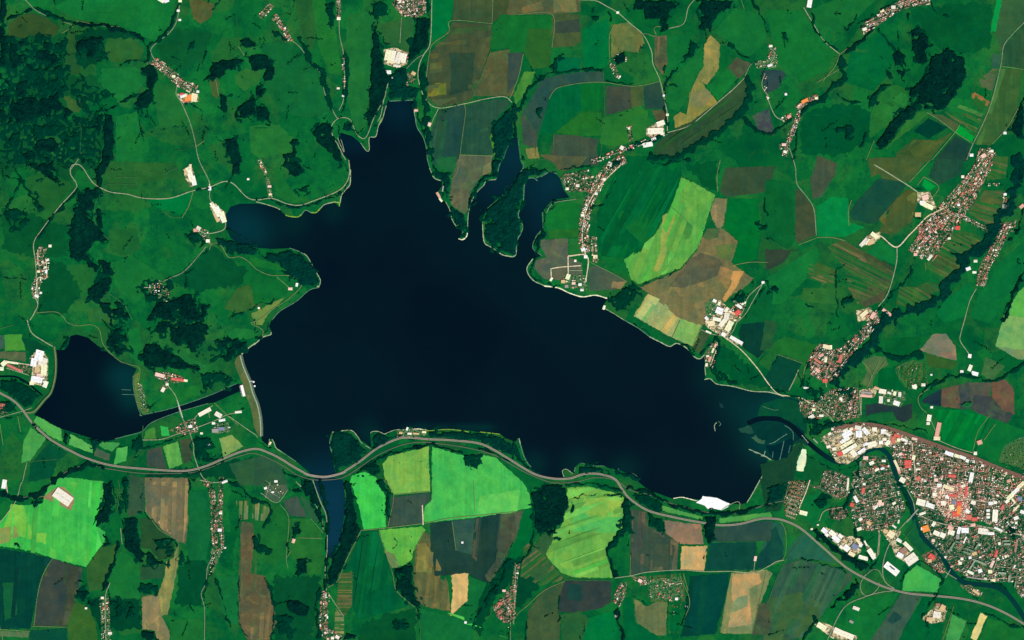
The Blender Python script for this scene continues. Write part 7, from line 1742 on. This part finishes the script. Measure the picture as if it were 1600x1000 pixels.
# ------------------------------------------------------------------ the same farmland going on beyond the frame
for k in range(300):
    sd = random.choice('nsew')
    x, y = random.uniform(-12500, 12500), random.uniform(-9500, 9500)
    if abs(x) < 8500 and abs(y) < 5500:
        continue
    a, L, Wd = random.uniform(0, 3.14), random.uniform(250, 700), random.uniform(180, 420)
    q = [(x + math.cos(a) * u - math.sin(a) * v, y + math.sin(a) * u + math.cos(a) * v) for u, v in ((-L / 2, -Wd / 2), (L / 2, -Wd / 2 * random.uniform(.6, 1)), (L / 2 * random.uniform(.7, 1), Wd / 2), (-L / 2, Wd / 2))]
    sheet('field', q, crop_mat(random.choice(FIELDS)[1]), 1.4)
for k in range(60):
    x, y = random.choice((-1, 1)) * random.uniform(8800, 12500), random.uniform(-8500, 8500)
    if k % 2:
        x, y = random.uniform(-8500, 8500), random.choice((-1, 1)) * random.uniform(5700, 9000)
    r = random.uniform(150, 420)
    me = canopy_mesh('woodland', lambda X, Y: (X - x) ** 2 + ((Y - y) * 1.5) ** 2 < (r * (.5 + vnoise(X, Y, 160, 1))) ** 2, (x - r * 1.5, y - r, x + r * 1.5, y + r), 22.0)
    if me:
        WOODS.append((add_obj('woodland', me, None, [FM[0]], 'stuff'), x, y, r * r, 'wood'))

# ------------------------------------------------------------------ labels that single things out
def compass(items):
    """items: (obj, x, y, words) sharing the same base words -> tells them apart by where they lie among themselves"""
    xs, ys = [i[1] for i in items], [i[2] for i in items]
    left = list(items)
    out = {}
    for wd_, key, rev in (('northernmost', 2, True), ('southernmost', 2, False), ('westernmost', 1, False), ('easternmost', 1, True)):
        if len(left) > 1:
            left.sort(key=lambda t: t[key], reverse=rev)
            out[left[0][0].name] = wd_
            left.pop(0)
    for t in left:
        out[t[0].name] = 'central' if len(left) == 1 else ''
    return out


def label_all(entries, cat, gname):
    groups = {}
    for o, x, y, words in entries:
        groups.setdefault((words, where(x, y)), []).append((o, x, y, words))
    for (words, wh), its in groups.items():
        nm = compass(its) if len(its) > 1 else {its[0][0].name: ''}
        for o, x, y, _ in its:
            k = nm[o.name]
            lab = (k + ' ' if k else '') + words + ' ' + wh
            lab = ' '.join(lab.split()[:16])
            tag(o, lab, cat, gname if k or len(its) == 1 else words + 's ' + wh)


TL = [(f'the {c_}', *W(s_, x_, y_)) for s_, x_, y_, c_ in (('X3', 370, 208, 'orange-roofed hall'), ('X2', 310, 760, 'big white riverside hall'), ('X2', 1238, 925, 'long white hall in the east'), ('X2', 940, 450, 'upright white hall'), ('X2', 710, 672, 'long red roof in the centre'), ('X2', 785, 850, 'orange-red block'), ('X2', 665, 152, 'white station hall'), ('X1', 1268, 585, 'square red roof'), ('X1', 1085, 300, 'red factory roof'), ('X3', 1085, 240, 'white triangle of halls'), ('X3', 582, 290, 'two white riverside halls'),
      ('X3', 1440, 220, 'dark square wood'), ('X3', 930, 755, 'slanted white roof'), ('X3', 1322, 765, 'pale green roofs'), ('X2', 1490, 620, 'row of cream halls'), ('X3', 800, 640, 'pair of small white blocks'), ('X3', 1500, 420, 'long brown block'), ('X4', 1378, 678, 'cream hall by the southern road'), ('X4', 836, 60, 'long cream roof by the ditch'), ('X4', 940, 240, 'slanted white hall'), ('X1', 815, 588, 'white roof south of the river bend'), ('X5', 415, 97, 'cream hall at the village top'), ('X5', 585, 245, 'red village hall'), ('X5', 1090, 757, 'white estate'), ('X5', 222, 972, 'white lakeside shed'))]
CEN = {}
for h_ in HOUSES:
    CEN.setdefault(h_[7], []).append((h_[0], h_[1]))
CEN = {k_: np.array(v_).mean(0) for k_, v_ in CEN.items()}
NW8 = ['northern', 'northeastern', 'eastern', 'southeastern', 'southern', 'southwestern', 'western', 'northwestern']
hg = {}
for o, x, y, ar, c, place in HOBJ:
    sz = 'large' if ar > 420 else 'mid-sized' if ar > 300 else 'small'
    n_, lx, ly = min(TL, key=lambda q_: (q_[1] - x) ** 2 + (q_[2] - y) ** 2)
    dd = math.hypot(lx - x, ly - y)
    if dd < 420:
        an = (math.degrees(math.atan2(x - lx, y - ly)) + 360) % 360
        ps = ('just ' if dd < 120 else 'a little ' if dd < 240 else '') + ['north', 'northeast', 'east', 'southeast', 'south', 'southwest', 'west', 'northwest'][int((an + 22.5) // 45) % 8] + ' of ' + n_
    else:
        an = (math.degrees(math.atan2(x - CEN[place][0], y - CEN[place][1])) + 360) % 360
        ps = 'on the ' + NW8[int((an + 22.5) // 45) % 8] + ' side of ' + place
    hg.setdefault((sz + ' ' + HWORD[c] + ' house ' + ps), []).append((o, x, y, ''))
for lab, its in hg.items():
    nm = compass(its) if len(its) > 1 else {its[0][0].name: ''}
    for o, x, y, _ in its:
        k = nm[o.name]
        tag(o, ' '.join(((k + ' ' if k else '') + lab).split()[:16]), 'house', lab if not k and len(its) > 1 else 'gabled houses of the town and villages')
ent = []
for e, x, y, L, Wd, c, a, h in HALLS:
    big_ = 'huge' if L * Wd > 16000 else 'large' if L * Wd > 6000 else 'mid-sized' if L * Wd > 2200 else 'small'
    nm = e.name.split('.')[0].replace('_', ' ')
    shp = 'long ' if L > 2.6 * Wd else 'square ' if L < 1.3 * Wd else ''
    ent.append((e, x, y, f'{big_} {shp}{c}-roofed {nm}'))
label_all(ent, 'building', 'large roofs of factories, farms and blocks')
label_all([(o, x, y, ('broad ' if a > 250000 else 'mid-sized ' if a > 70000 else 'small ') + 'dark wood') for o, x, y, a, k in WOODS if k == 'wood'], 'wood', 'woods among the fields')
label_all([(o, x, y, ('long ' if a > 900 else 'short ') + 'winding row of trees') for o, x, y, a, k in WOODS if k == 'row'], 'tree row', 'rows of trees along streams and lanes')
print('layers', max(l[3] for l in LAID), 'houses', len(HOUSES), 'halls', len(HALLS), 'objects', len(sc.objects), 'garden trees', len(GT))
